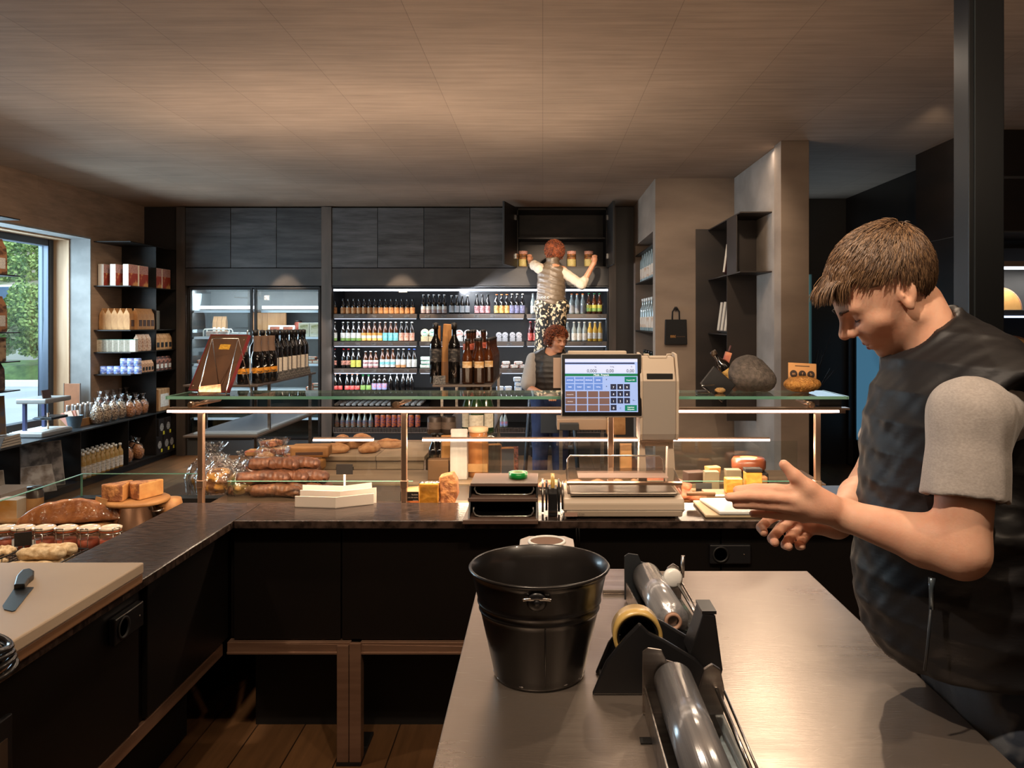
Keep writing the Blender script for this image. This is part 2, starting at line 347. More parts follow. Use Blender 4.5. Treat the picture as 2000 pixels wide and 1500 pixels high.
# ---------------------------------------------------------------- room shell
def struct(name, m, mats=None, **k): return ST(m.build(name, mats, **k))
struct('floor', MB().box(-6.0,5,-3.2,10.9,-.12,0), floorm)
struct('ceiling', MB().box(-5.4,5,-3.2,10.9,Zc,Zc+.25), conc)
wl = MB(); wl.box(-5.4,XL,-3.2,4.7,0,Zc); wl.box(-5.4,XL,8.52,10.9,0,Zc); wl.box(-5.4,XL,4.7,8.52,2.52,Zc); wl.box(-5.4,XL,4.7,8.52,0,.5)
struct('wall_left', wl, concl)
struct('wall_back', MB().box(XL,5,10.4,10.9,0,Zc), dark)
struct('wall_right', MB().box(4.6,5,-3.2,10.9,0,Zc), darkp)
struct('wall_front', MB().box(XL,4.6,-3.2,-3.0,0,Zc), concw)
tl = MB(); tl.box(-5.30,-5.07,8.49,8.521,.5,2.521); tl.box(-5.30,-5.07,4.7,8.49,2.49,2.521)
struct('trim_1', tl, woodl)
tl = MB(); tl.box(-5.07,XL+.002,8.505,8.523,.5,2.521); tl.box(-5.07,XL+.002,4.7,8.505,2.505,2.523)
struct('trim_2', tl, plas)
wf = MB(); wf.box(-5.34,-5.23,8.40,8.49,.5,2.49); wf.box(-5.34,-5.23,4.7,4.78,.5,2.49); wf.box(-5.34,-5.23,4.78,8.40,2.42,2.49); wf.box(-5.34,-5.23,4.78,8.40,.5,.6)
win = struct('window_1', wf, framem, bev=.008)
MB().box(-5.30,-5.28,4.78,8.40,.6,2.42).build('pane', glass, win)
# concrete block on the right: slab, bottle niche behind it, return wall and pillar
cw = MB(); cw.box(1.10,1.87,7.75,7.92,0,Zc); cw.box(1.55,1.87,7.92,9.6,0,Zc); cw.box(1.10,1.55,9.42,9.6,0,Zc); cw.box(1.10,1.55,7.92,9.42,2.52,Zc); cw.box(1.1,1.55,7.92,9.42,0,.12)
struct('wall_concrete', cw, concw)
struct('wall_return', MB().box(1.87,2.06,6.33,7.75,0,Zc), mat('grey_concrete', (156,144,134), .85, col2=(128,118,110), sc=(1,2,3), detail=7, bump=.2, bsc=(9,9,30), bdist=.004))
struct('pillar_concrete', MB().box(1.845,2.065,6.15,6.33,0,Zc), concw, bev=.004)
# dark rear right corner
db = MB(); db.box(2.06,2.96,9.03,9.2,0,Zc); db.box(2.96,3.06,9.03,9.2,2.16,Zc); db.box(3.06,3.6,9.03,9.2,0,Zc); db.box(2.96,3.06,9.03,9.2,0,.1); db.box(2.06,2.2,7.9,9.03,0,Zc)
struct('wall_rear', db, dark)
w2 = struct('window_2', MB().box(2.955,2.965,9.02,9.2,.1,2.16).box(3.055,3.065,9.02,9.2,.1,2.16), framem)
MB().box(2.965,3.055,9.1,9.12,.1,2.16).build('pane', mat('daylit_glass', (120,178,176), .3, emit=.62), w2)
dr = MB(); dr.box(3.45,3.7,8.95,9.03,0,Zc); dr.box(3.45,3.7,6.68,8.14,0,Zc); dr.box(3.45,3.7,8.14,8.95,1.95,Zc); dr.box(3.45,3.7,8.14,8.95,0,.02)
struct('wall_side', dr, mat('side_panel', (36,32,31), .38, col2=(30,27,26), sc=(1,1,4)))
d2 = struct('wall_reflection', MB().box(3.50,3.54,8.14,8.2,.02,1.95).box(3.50,3.54,8.89,8.95,.02,1.95).box(3.50,3.54,8.2,8.89,1.9,1.95).box(3.50,3.54,8.2,8.89,.02,.3), blk)  # added frame and glowing pane imitate daylight reflected in the dark wall panel
MB().box(3.515,3.53,8.2,8.89,.3,1.9).build('pane', mat('reflection_glow', (58,98,122), .3, col2=(24,42,54), sc=(.1,.9,1.5), lo=.42, hi=.62, detail=0, emit=.75), d2)
rb = MB(); rb.box(3.14,4.6,5.8,6.68,2.27,Zc); rb.box(3.14,3.28,5.8,6.68,0,2.27); rb.box(3.28,4.6,6.4,6.68,0,2.27)
struct('wall_bulkhead', rb, darkp)
struct('trim_3', MB().box(3.137,3.145,5.79,6.69,2.262,2.268).box(3.14,4.6,5.793,5.801,2.66,2.68).box(3.14,4.6,5.793,5.801,2.27,2.28), mat('seam', (74,74,76), .4))
col = struct('column_steel', MB().box(1.718,1.862,3.2,3.32,0,Zc), bluesteel, bev=.004)
MB().box(1.738,1.742,3.194,3.2,0,Zc).build('flange_edge', mat('flange', (74,84,90), .4, .3), col)
struct('wall_corner', MB().box(XL,xp(345,9.6),9.66,10.4,0,Zc-.004), mat('corner_dark', (34,28,25), .6))
# ---------------------------------------------------------------- rear cabinetry: posts, fascia, cupboards
def bx(px): return xp(px, Yc)
def bz(py): return zp(py, Yc)
ztop = Zc-.012
postm = mat('brown_steel_post', (92,80,72), .5, .3, col2=(74,66,60), sc=(9,9,1.5))
for i, (a, b) in enumerate(((345,362), (628,647.5), (1189,1203))):
    struct('trim_%d' % (4+i), MB().box(bx(a),bx(b),9.59,10.2,0,ztop), postm)
struct('wall_dark_return', MB().box(bx(1203),1.10,9.6,10.4,0,ztop), mat('dark_brown_panel', (46,38,32), .5, col2=(40,33,28), sc=(2,2,2)))
for n, (a, b) in enumerate(((362,628), (647.5,1189))):
    T(MB().box(bx(a)+.002,bx(b)-.002,9.6,9.64,bz(558),bz(524)).build('fascia_panel', panel2), 'plain grey steel panel above the '+('two glass fridge doors' if n == 0 else 'long open bottle fridge'), 'panel')
def cupboard(a, b, label):
    e = E('wall_cupboard', (bx((a+b)/2), 9.6, bz(523)), label, 'cupboard', 'steel cupboards under the ceiling')
    x0, x1, z0, z1 = bx(a)+.003, bx(b)-.003, bz(523)+.003, ztop-.01
    MB().box(x0+.002,x1-.002,9.63,10.15,z0,z1).build('body', blk, e, w=True)
    MB().box(x0,x1,9.6,9.626,z0,z1).build('door', panel, e, w=True, bev=.002)
for a, b, l in ((362,450.5,'steel cupboard with pale streaks low down, beside the dark corner'),
    (450.5,540,'steel cupboard door with cloudy dark smears, second from the dark corner'),
    (540,628,'steel cupboard door with horizontal streaks on top, just left of the narrow post'),
    (647.5,737.5,'blackest plain steel cupboard door, just right of the narrow post'),
    (737.5,828,'steel cupboard door with brown streaks, above the warm light pool of the bottle fridge'),
    (828,918,'brownish grey steel cupboard door, third to the right of the post'),
    (918,1008,'steel cupboard door next to the open cupboard, partly behind its open leaf')):
    cupboard(a, b, l)
e = E('wall_cupboard', (bx(1098), 9.6, bz(523)), 'open double cupboard the woman on the ladder reaches into', 'cupboard', 'steel cupboards under the ceiling')
x0, x1, z0, z1 = bx(1008)+.003, bx(1188)-.003, bz(523)+.003, ztop-.01
m = MB(); m.box(x0,x1,10.12,10.15,z0,z1); m.box(x0,x0+.02,9.63,10.12,z0,z1); m.box(x1-.02,x1,9.63,10.12,z0,z1); m.box(x0,x1,9.63,10.12,z1-.02,z1); m.box(x0,x1,9.6,10.12,z0-.01,z0+.012); m.box(x0,x1,9.75,10.12,(z0+z1)/2,(z0+z1)/2+.02)
m.build('body', blk, e, w=True)
for sgn, hx, dx in ((-1,x0,-.13), (1,x1,.02)):
    ang = math.atan2(-.54, dx); M = tr(hx,9.6,0) @ Matrix.Rotation(ang, 4, 'Z')
    o = MB().box(0,.552,-.012,.012,z0,z1,0,M).build('door', mat('open_leaf', (34,31,29), .5), e, w=True, bev=.002)
    MB().box(.02,.10,.012*sgn*-1,.03*sgn*-1,z1-.16,z1-.1,0,M).box(.02,.10,.012*sgn*-1,.03*sgn*-1,z0+.1,z0+.16,0,M).build('hinge', chrome, o, w=True)
# ---------------------------------------------------------------- glass door fridges
def lamp_strip(x0, x1, y, z, p, aim, w=.03, col=(1,.93,.85), name='strip_light'):
    lamp('AREA', name, ((x0+x1)/2, y, z), aim, p, col, shape='RECTANGLE', size=abs(x1-x0), size_y=w)
fr = E('glass_door_fridge', (bx(497), 9.6, 0), 'two door glass fridge with packed foods on lit shelves', 'fridge')
m = MB(); fx0, fx1 = bx(364), bx(627); fz = bz(560)
m.box(fx0,fx1,10.24,10.28,.1,fz); m.box(fx0,fx0+.03,9.64,10.24,.1,fz); m.box(fx1-.03,fx1,9.64,10.24,.1,fz); m.box(fx0,fx1,9.64,10.24,fz-.03,fz); m.box(fx0,fx1,9.62,10.24,0,.2)
m.build('body', mat('fridge_lining', (70,72,74), .5), fr, w=True)
fsh = mat('fridge_shelf', (190,200,208), .3, .3)
FS = []
for py in (606,658,711,764,817): 
    z = bz(py); FS.append(z)
    s = MB().box(fx0+.03,fx1-.03,9.68,10.22,z-.012,z).build('shelf', fsh, fr, w=True)
    mm = MB()
    for a, b in ((371,490),(503,622)): mm.box(bx(a)+.02,bx(b)-.01,9.665,9.68,z-.028,z)
    mm.build('price_rail', mat('price_rail_lit', (196,214,240), .4, emit=.35), s, w=True)
mm = MB()
for a, b in ((372,490),(506,622)): mm.box(bx(a),bx(b),9.70,9.73,bz(603),bz(597))
mm.build('light_strip', ledc, fr, w=True)
lamp_strip(bx(372), bx(622), 9.72, bz(566), 26, (bx(497),10.0,1), col=(.92,.95,1))
for py in (608,660,713): lamp_strip(bx(372), bx(622), 9.72, bz(py)-.01, 6, (bx(497),10.0,bz(py)-.6), col=(.85,.92,1))
for a, b, nm in ((367.5,493,'left'),(496,626,'right')):
    m = MB(); X0, X1 = bx(a), bx(b); t = .028
    m.box(X0,X0+t,9.6,9.635,.2,fz-.01); m.box(X1-t,X1,9.6,9.635,.2,fz-.01); m.box(X0+t,X1-t,9.6,9.635,fz-.01-t,fz-.01); m.box(X0+t,X1-t,9.6,9.635,.2,.2+t)
    d = m.build('door', blk, fr, w=True, bev=.003)
    MB().box(X0+t,X1-t,9.612,9.622,.2+t,fz-.01-t).build('pane', glassd, d, w=True)
    hx = X1-.05 if nm == 'left' else X0+.05
    MB().tube([(hx,9.6,1.0),(hx,9.57,1.02),(hx,9.57,1.5),(hx,9.6,1.52)], .009).build('handle', chrome, d, w=True)
# ---------------------------------------------------------------- open bottle fridge
ob = E('open_bottle_fridge', (bx(918), 9.6, 0), 'long open fridge wall stocked with rows of bottles', 'fridge')
ox0, ox1, oz = bx(648), bx(1188), bz(559); lining = mat('bottle_fridge_lining', (34,36,40), .45, col2=(28,30,33), sc=(1,1,3))
m = MB(); m.box(ox0,ox1,10.2,10.24,.1,oz); m.box(ox0,ox0+.012,9.62,10.2,.1,oz); m.box(ox1-.012,ox1,9.62,10.2,.1,oz); m.box(ox0,ox1,9.6,10.2,oz-.012,oz); m.box(ox0,ox1,9.62,10.2,0,bz(846)); m.build('body', lining, ob, w=True)
MB().box(ox0+.02,ox1-.005,9.605,9.625,bz(568.5),bz(564.5)).build('light_strip', ledc, ob, w=True)
MB().box(bx(779),bx(795),9.6,9.612,bz(571),bz(566)).build('light_switch', white, ob, w=True)
OB = {1:613, 2:667, 3:720, 4:765}
rail = mat('price_rail', (86,80,78), .4, .2, col2=(104,92,84), sc=(2,2,2))
for k, py in OB.items():
    z = bz(py)
    for a, b in ((649,815.5),(817.5,1025),(1027,1187)):
        s = MB().box(bx(a),bx(b),9.64,10.19,z-.012,z).build('shelf', blk, ob, w=True)
        MB().box(bx(a)+.01,bx(b)-.01,9.612,9.64,z-.056,z-.002).build('price_rail', rail, s, w=True, bev=.002)
        MB().box(bx(a)+.02,bx(b)-.02,9.618,9.632,z-.063,z-.057).build('light_strip', mat('led_dim', (205,220,255), .5, emit=1.1), s, w=True)
        mm = MB(); nx = int((b-a)/32)
        for q in range(nx): MB().box(bx(a+12+q*32),bx(a+22+q*32),9.609,9.612,z-.046,z-.014).build('price_ticket', mat('ticket_grey', (112,108,106), .6, col2=(70,66,66), sc=(30,30,60)), s, w=True)
lamp_strip(ox0, ox1, 9.66, oz-.03, 34, (.0,9.95,1.0), col=(.9,.94,1))
for k in (1,2,3): lamp_strip(ox0, ox1, 9.66, bz(OB[k])-.07, 9, (-.9,9.9,.2), col=(.9,.94,1))
sb = MB().box(ox0+.02,ox1-.02,9.64,10.19,bz(836)-.02,bz(836)).build('shelf', blk, ob, w=True)
g = MB()
for q in range(180): g.box(ox0+.02+q*(ox1-ox0-.04)/180,ox0+.027+q*(ox1-ox0-.04)/180,9.606,9.612,bz(845),bz(835))
g.box(ox0+.02,ox1-.02,9.604,9.61,bz(846),bz(844.5))
g.build('air_grille', mat('grille', (122,112,106), .4, .5), sb, w=True)
# ---------------------------------------------------------------- worktops and cupboards of the staff side
T(MB().box(-1.105,1.70,2.84,3.13,.872,.9).build('worktop', stone, bev=.003), 'long dark granite worktop along the front of the display counter', 'worktop')
T(MB().box(-1.42,-1.108,.9,3.13,.872,.9).build('worktop', stone, bev=.003), 'dark granite worktop running along the left side under the white cutting board', 'worktop')
e = E('counter_base', (.2, 3.0, 0), 'black cupboard run on brown metal legs under the long worktop', 'counter')
m = MB().box(-1.15,1.70,2.93,3.12,.45,.871); m.build('carcass', frontm, e, w=True)
for a, b in ((-1.13,-.74),(-.735,-.05),(-.045,.65),(.655,1.69)):
    MB().box(a,b,2.905,2.929,.45,.862).build('front_panel', frontm, e, w=True, bev=.002)
MB().box(-1.15,1.70,2.89,2.93,.402,.446).box(-1.15,1.70,2.885,2.89,.402,.412).build('rail', oakrail, e, w=True, bev=.003)
for x in (-.748,-.703,.86,.905):
    MB().box(x,x+.043,2.88,2.93,.012,.446 if x in (-.703,.905) else .438).build('leg', oakrail, e, w=True, bev=.003)
MB().box(-.75,-.66,2.878,3.10,0,.012).box(.858,.95,2.878,3.10,0,.012).build('foot_plate', blkm, e, w=True)
MB().box(-1.15,1.70,3.18,3.20,0,.40).build('kick_panel', blkm, e, w=True)
e = E('counter_base', (-1.26, 2.0, 0), 'black cupboard run with a slanting metal rail under the left worktop', 'counter')
MB().box(-1.41,-1.17,.9,2.92,.45,.871).build('carcass', frontm, e, w=True)
MB().box(-1.205,-1.16,.9,2.88,.402,.446).build('rail', oakrail, e, w=True, bev=.003)
for y in (1.0, 1.66, 2.3): MB().box(-1.168,-1.15,y+.01,y+.6,.46,.86).build('front_panel', frontm, e, w=True, bev=.002)
MB().box(-1.41,-1.39,.9,3.1,0,.45).build('kick_panel', blkm, e, w=True)
MB().box(-1.20,-1.155,1.93,1.975,0,.402).build('leg', mat('oak_leg', (92,62,38), .5), e, w=True)
def socket(loc, label, rz=0, M2=None):
    e = E('power_socket', loc, label, 'power socket', rz=rz)
    MB().box(-.075,.075,-.02,0,-.035,.035).build('housing', blkp, e, bev=.004)
    MB().lathe([(.03,0),(.03,.004),(.024,.004),(.022,-.004),(0,-.004)], 24, 0, tr(-.035,-.02,0) @ rot(90,'X')).build('outlet', blkm, e)
    m = MB()
    for dx, dz in ((-.008,0),(.008,0),(0,.007)): m.lathe([(.003,0),(.003,.003),(0,.003)], 8, 0, tr(-.035+dx,-.017,dz) @ rot(90,'X'))
    m.build('contact', brass, e); MB().lathe([(.003,0),(.002,.002),(0,.002)], 10, 0, tr(.05,-.02,0) @ rot(90,'X')).build('screw', chrome, e)
socket(at(1424,1080,2.905), 'black double power socket on the cupboard front below the scale')
socket((-1.148,2.17,.79), 'black power socket box under the left worktop edge', rz=PI/2)
# ---------------------------------------------------------------- display counter (L shaped, open to the staff)
dc = E('display_counter', (-.1, 3.45, 0), 'L shaped refrigerated food display with glass top and warm light bars', 'display case')
deckm = mat('deck', (96,78,64), .35, .4, col2=(70,56,46), sc=(2,2,2))
MB().box(-1.42,1.42,3.131,3.75,.80,.84).box(-2.175,-1.421,1.1,3.75,.70,.735).build('deck', deckm, dc, w=True)
MB().box(-2.20,1.45,3.70,3.77,0,.79).box(-2.22,-2.16,1.1,3.70,0,.70).box(1.40,1.45,3.14,3.70,0,.79).build('base', blkm, dc, w=True)
MB().box(-2.175,-1.43,3.742,3.75,.735,.895).build('glass_screen', glass, dc, w=True)
MB().box(-2.175,-2.167,1.1,3.742,.735,.895).build('glass_screen', glass, dc, w=True)
MB().box(-2.176,-1.43,3.741,3.751,.895,.8975).box(-2.176,-2.166,1.1,3.741,.895,.8975).box(-2.179,-2.175,3.741,3.752,.735,.897).build('glass_rim', edgeg, dc, w=True)
MB().box(-1.36,1.2,3.742,3.75,.84,1.05).build('glass_screen', glass, dc, w=True)
MB().box(-1.36,-.56,3.42,3.426,.84,.925).build('glass_screen', glass, dc, w=True); MB().box(.3,1.1,3.42,3.426,.84,.925).build('glass_screen', glass, dc, w=True)
MB().box(-1.36,-.56,3.419,3.427,.925,.927).box(.3,1.1,3.419,3.427,.925,.927).build('glass_rim', edgeg, dc, w=True)
gs = MB().box(-1.468,1.19,3.104,3.376,1.311,1.321).build('glass_shelf', glass, dc, w=True)
MB().box(-1.47,1.192,3.10,3.104,1.310,1.322).box(-1.474,-1.468,3.10,3.38,1.310,1.322).box(1.19,1.196,3.10,3.38,1.310,1.322).build('front_edge', edgeg, gs, w=True)
MB().box(-1.47,1.192,3.376,3.379,1.311,1.321).build('rear_edge', mat('glass_edge_pale', (150,170,160), .2), gs, w=True)
lb = MB().box(-1.47,1.2,3.10,3.15,1.268,1.276).box(-1.47,1.2,3.145,3.15,1.25,1.268).build('light_bar', brass, dc, w=True)
MB().box(-1.47,1.16,3.104,3.142,1.258,1.267).build('light_strip', mat('led_bar', (255,224,208), .5, emit=4.5), lb, w=True)
lb = MB()
for a, b in ((xp(612,3.74),xp(729,3.74)),(xp(825,3.74),xp(1503,3.74))): lb.box(a,b,3.735,3.757,1.062,1.068)
lb = lb.build('light_bar', brass, dc, w=True)
m = MB()
for a, b in ((xp(612,3.74),xp(729,3.74)),(xp(825,3.74),xp(1503,3.74))): m.box(a,b,3.732,3.754,1.052,1.062)
m.build('light_strip', mat('led_bar2', (255,226,212), .5, emit=3.2), lb, w=True)
for x in (-1.356,-.55,.27,1.09):
    p = MB().box(x-.011,x+.011,3.14,3.165,.84,1.256).build('post', brass, dc, w=True, bev=.003)
    MB().box(x-.014,x+.014,3.136,3.17,.955,.985).build('clamp', brass, p, w=True, bev=.003)
    MB().tube([(x-.03,3.12,1.285),(x-.012,3.36,1.285)], .009, 10).lathe([(.014,-.012),(.014,.0),(0,.0)], 14, 0, tr(x-.03,3.125,1.285) @ rot(90,'X')).build('arm', brass, p, w=True)
    MB().box(x+.012,x+.10 if x < 1 else x+.1,3.16,3.36,1.277,1.31).build('end_block', blkp, p, w=True) if x in (1.09,) else MB().box(x-.06,x-.02,3.18,3.22,1.277,1.31).build('end_block', blkp, p, w=True)
lamp_strip(-1.45, 1.15, 3.16, 1.25, 18, (-.15,3.4,.6), col=(1,.74,.5), name='display_light')
lamp_strip(-.57, 1.0, 3.72, 1.04, 5, (.2,3.5,.6), col=(1,.74,.5), name='display_light')
lamp_strip(-1.45, 1.15, 3.12, 1.335, 7, (-.15,3.0,3.0), col=(1,.74,.52), name='display_light')
# warm light over the left wing of the display
spot('spotlight', (-2.2, 2.6, 2.95), (-1.85, 3.0, .75), 60, 40, .6, .04)
# ---------------------------------------------------------------- steel table
def steel_mat():
    m = mat('worn_steel', (168,156,146), .34, .72); nt = m.node_tree; N = nt.nodes; L = nt.links; b = N['Principled BSDF']
    tc = N.new('ShaderNodeTexCoord')
    def nz(sc, det, rz=0):
        q0 = N.new('ShaderNodeMapping'); q0.inputs['Rotation'].default_value = (0,0,rz); L.new(tc.outputs['Object'], q0.inputs[0]); q = N.new('ShaderNodeMapping'); q.inputs['Scale'].default_value = sc; n = N.new('ShaderNodeTexNoise'); n.inputs['Scale'].default_value = 1; n.inputs['Detail'].default_value = det
        L.new(q0.outputs[0], q.inputs[0]); L.new(q.outputs[0], n.inputs['Vector']); return n.outputs['Fac']
    def rng(s, a, b2, c, d):
        r = N.new('ShaderNodeMapRange'); r.inputs[1].default_value = a; r.inputs[2].default_value = b2; r.inputs[3].default_value = c; r.inputs[4].default_value = d; L.new(s, r.inputs[0]); return r.outputs[0]
    ad = N.new('ShaderNodeMath'); ad.inputs[1].default_value = 0; L.new(rng(nz((2.5,2.5,2.5), 6), .3,.7,.25,.38), ad.inputs[0])
    ad2 = N.new('ShaderNodeMath'); L.new(rng(nz((4,90,4), 3), .3,.7,-.02,.02), ad2.inputs[0]); L.new(ad.outputs[0], ad2.inputs[1]); L.new(ad2.outputs[0], b.inputs['Roughness'])
    x = N.new('ShaderNodeMix'); x.data_type = 'RGBA'; x.inputs[6].default_value = lin((150,138,128))+(1,); x.inputs[7].default_value = lin((186,176,166))+(1,)
    sa = rng(nz((5,330,5), 2, .28), .735,.76,0,1); sb_ = rng(nz((9,300,9), 2, -.6), .745,.77,0,1); sd = rng(nz((14,330,9), 2, .12), .73,.76,0,1)
    mx = N.new('ShaderNodeMath'); mx.operation = 'MAXIMUM'; L.new(sa, mx.inputs[0]); L.new(sb_, mx.inputs[1]); mx2 = N.new('ShaderNodeMath'); mx2.operation = 'MAXIMUM'; L.new(mx.outputs[0], mx2.inputs[0]); L.new(sd, mx2.inputs[1])
    L.new(mx2.outputs[0], x.inputs[0]); L.new(x.outputs[2], b.inputs['Base Color'])
    bp = N.new('ShaderNodeBump'); bp.inputs['Strength'].default_value = .12; bp.inputs['Distance'].default_value = .003; L.new(nz((30,300,30), 4), bp.inputs['Height']); L.new(bp.outputs[0], b.inputs['Normal'])
    return m
tb = E('steel_table', (.29, 1.45, 0), 'scratched stainless steel work table in the foreground', 'table')
MB().box(-.176,.757,.62,2.27,.86,.9).build('table_top', steel_mat(), tb, w=True, bev=.003)
for x in (-.13,.70):
    for y in (.7,2.2): MB().box(x-.02,x+.02,y-.02,y+.02,0,.86).build('leg', steelb, tb, w=True, bev=.003)
MB().box(-.15,.73,.66,2.24,.2,.23).build('shelf', steelb, tb, w=True)
tz = .9005
T(MB().box(*[xp(1176,2.1),xp(1236,2.1)],2.07,2.25,tz,tz+.012).build('steel_plate', steelb, bev=.003), 'small flat steel plate at the far edge of the work table', 'plate')
# bucket
bk = E('bucket', (-.007,1.61,tz), 'black enamelled metal bucket on the steel table', 'bucket')
en = mat('black_enamel', (22,20,20), .3, .1, col2=(30,27,26), sc=(8,8,2), spec=.6, coat=.2)
Hb = .217; R0, R1 = .09, .138
def br(z): return R0+(R1-R0)*z/Hb
pr = [(.0,.006),(R0-.004,.006),(R0,.0),(R0+.002,.006)]
for z in (.012,.02,.04,.06,.08,.1,.115,.125,.131): pr.append((br(z),z))
for z, d in ((.134,.001),(.136,.0022),(.138,.001),(.140,0),(.147,0),(.149,.001),(.151,.0022),(.153,.001),(.155,0),(.162,0),(.172,0),(.182,0),(.192,0),(.202,0)): pr.append((br(z)+d,z))
pr += [(br(Hb-.004),Hb-.004),(br(Hb)+.003,Hb-.004),(br(Hb)+.005,Hb),(br(Hb)+.002,Hb+.004),(br(Hb)-.001,Hb+.002)]
pr += [(br(z)-.002,z) for z in (.19,.16,.15,.14,.08,.012)]+[(0,.01)]
MB().lathe(pr, 64, cap=False).build('shell', en, bk)
m = MB(); a = -PI/2-.03
M = tr(math.cos(a)*(br(.19)+.001), math.sin(a)*(br(.19)+.001), .19) @ rot(90+11,'X')
m.lathe([(.019,0),(.019,.003),(.014,.006),(.006,.006),(.006,.009),(.0,.009)], 24, 0, M); m.build('handle_lug', blkp, bk)
ring = [(math.cos(t)*.026, -.0-.005, math.sin(t)*.014) for t in np.linspace(PI*1.0,PI*2.0,14)]
MB().tube([(x-.004, -(br(.19)+.006), .196-z*.2-.003+abs(x)*.05) for x, y, z in ring], .003, 8).build('handle_eye', chrome, bk)
m = MB()
for t in np.linspace(0, 2*PI, 46)[:-1]:
    if random.random() < .4: r = R0+.0012; a_ = random.random()*.06+.03; z_ = .006+random.random()*.004; m.tube([(math.cos(t+u*a_)*r, math.sin(t+u*a_)*r, z_+abs(u)*.001) for u in (-1,-.4,.3,1)], [.0006,.0018,.0022,.0006], 5)
m.build('worn_rim', mat('chipped', (150,146,142), .4, .6), bk)
MB().tube([(.012,-br(z)-.0008,z) for z in (.012,.08,.134)], .0015, 6).build('seam', en, bk)
# tape dispenser
td = E('tape_dispenser', (.215,1.5,tz), 'black two sided desk tape dispenser beside the bucket', 'tape dispenser')
def q(px, py, Y): v = at(px, py, Y); return (v.x, v.z)
Yf = 1.53; fp = [q(*p, Yf) for p in ((1155,1352),(1182,1288),(1220,1240),(1247,1213),(1265,1231),(1295,1246),(1355,1282),(1400,1333),(1398,1346),(1340,1352))]
bz0 = min(p[1] for p in fp); fp = [(x, z-bz0+tz) for x, z in fp]
MB().prism(fp, 1, 1.51, 1.522).build('side_plate', blkp, td, w=True, bev=.004)
MB().prism([(x+.012, z) for x, z in fp], 1, 1.60, 1.612).build('side_plate', blkp, td, w=True, bev=.004)
zl = tz+.012
MB().box(fp[0][0]+.02,fp[7][0]-.02,1.522,1.60,tz,zl).build('weighted_base', blkm, td, w=True)
ax_, az = xp(1352,1.53), tz
arm = [(fp[6][0]-.01,fp[6][1]),(fp[6][0]+.004,fp[6][1]+.035),(fp[6][0]+.018,fp[6][1]+.08),(fp[6][0]+.042,fp[6][1]+.076),(fp[7][0]+.012,fp[7][1]+.02),(fp[7][0]+.005,tz+.012),(fp[6][0]+.02,fp[6][1]-.03)]
MB().prism(arm, 1, 1.53, 1.594).build('cutter_arm', blkp, td, w=True, bev=.003)
MB().box(fp[6][0]+.016,fp[6][0]+.044,1.53,1.594,fp[6][1]+.078,fp[6][1]+.084).build('blade', blkp, td, w=True)
rc = (fp[3][0], 1.56, tz+.10)
MB().lathe([(.041,-.024),(.041,.024),(.048,.024),(.048,-.024),(.041,-.024)], 40, 0, tr(*rc) @ rot(90,'X'), cap=False).build('tape_roll', mat('clear_tape', (196,164,96), .3, col2=(176,146,84), sc=(3,3,30), coat=.4), td, w=True)
m = MB().lathe([(.040,-.02),(.040,.02),(.036,.02),(.036,-.02),(.040,-.02)], 32, 0, tr(*rc) @ rot(90,'X'), cap=False)
for k in range(4): m.box(-.037,.037,-.003,.003,-.012,.012,0,tr(*rc) @ Matrix.Rotation(k*PI/4+.3, 4, 'Y') @ rot(90,'X') if False else tr(*rc) @ Matrix.Rotation(k*PI/4+.3, 4, 'Y'))
m.build('roll_core', blkp, td, w=True)
def cling(Yn, Yf_, x, label, knob):
    e = E('film_dispenser', (x, (Yn+Yf_)/2, tz), label, 'film dispenser', 'cling film dispensers')
    L = Yf_-Yn; y0, y1 = -L/2, L/2; r = .036
    MB().lathe([(.012,y0),(.019,y0),(.019,y0+.004),(r,y0+.004),(r,y1-.004),(.019,y1-.004),(.012,y1)], 40, 0, tr(0,0,.064) @ rot(-90,'X')).build('film_roll', mat('cling_film', (150,150,152), .2, .35, col2=(120,120,124), sc=(70,1.4,70), bump=.12, spec=.8), e)
    MB().lathe([(.0125,0),(.0185,0),(.0185,-.012),(.0125,-.012),(.0125,0)], 24, 0, tr(0,y0,.064) @ rot(-90,'X'), cap=False).build('roll_core', mat('card_core', (150,116,96), .7), e)
    MB().box(-.05,.075,y0-.01,y1+.01,0,.004).box(-.052,-.048,y0-.01,y1+.01,.004,.05).build('base_tray', steelb, e, bev=.001)
    pl = glassmat('acrylic', (205,214,220), .05, 2.5)
    MB().prism([(-.055,.004),(-.055,.115),(-.045,.122),(-.02,.118),(-.012,.10),(.02,.09),(.04,.05),(.04,.004)], 1, y1+.002, y1+.007).build('end_plate', steelb if not knob else bluesteel, e, bev=.001)
    MB().prism([(-.052,.004),(-.052,.06),(.0,.05),(.05,.04),(.07,.004)], 1, y0-.008, y0-.004).build('end_plate', pl, e)
    MB().box(.045,.047,y0,y1,.004,.03).box(.045,.09,y0,y1,.004,.006).build('cutter_guard', pl, e)
    MB().tube([(.078,y0-.006,.03),(.078,y1,.05)], .004, 10).tube([(.092,y0,.02),(.092,y1,.045)], .0025, 8).build('cutter_rod', chrome, e)
    k = MB().prism([(.045,.004),(.045,.05),(.055,.085),(.07,.095),(.085,.085),(.092,.05),(.09,.004)], 1, y1-.004, y1+.006); k.build('end_plate', steelb, e, bev=.002)
    if knob: MB().lathe([(.024,0),(.024,.014),(.018,.018),(0,.018)], 28, 0, tr(.066,y1-.004,.062) @ rot(90,'X')).build('knob', whiteg, e); MB().tube([(.093,y1-.002,.06),(.095,y1-.002,.115)], .005, 8).build('lever', steelb, e)
    return e
e1 = cling(1.72,2.02,.272,'cling film dispenser with white knob, behind the tape dispenser', True)
e2 = cling(1.08,1.43,.235,'cling film dispenser at the near edge, in front of the tape dispenser', False)
e1.rotation_euler.z = .06
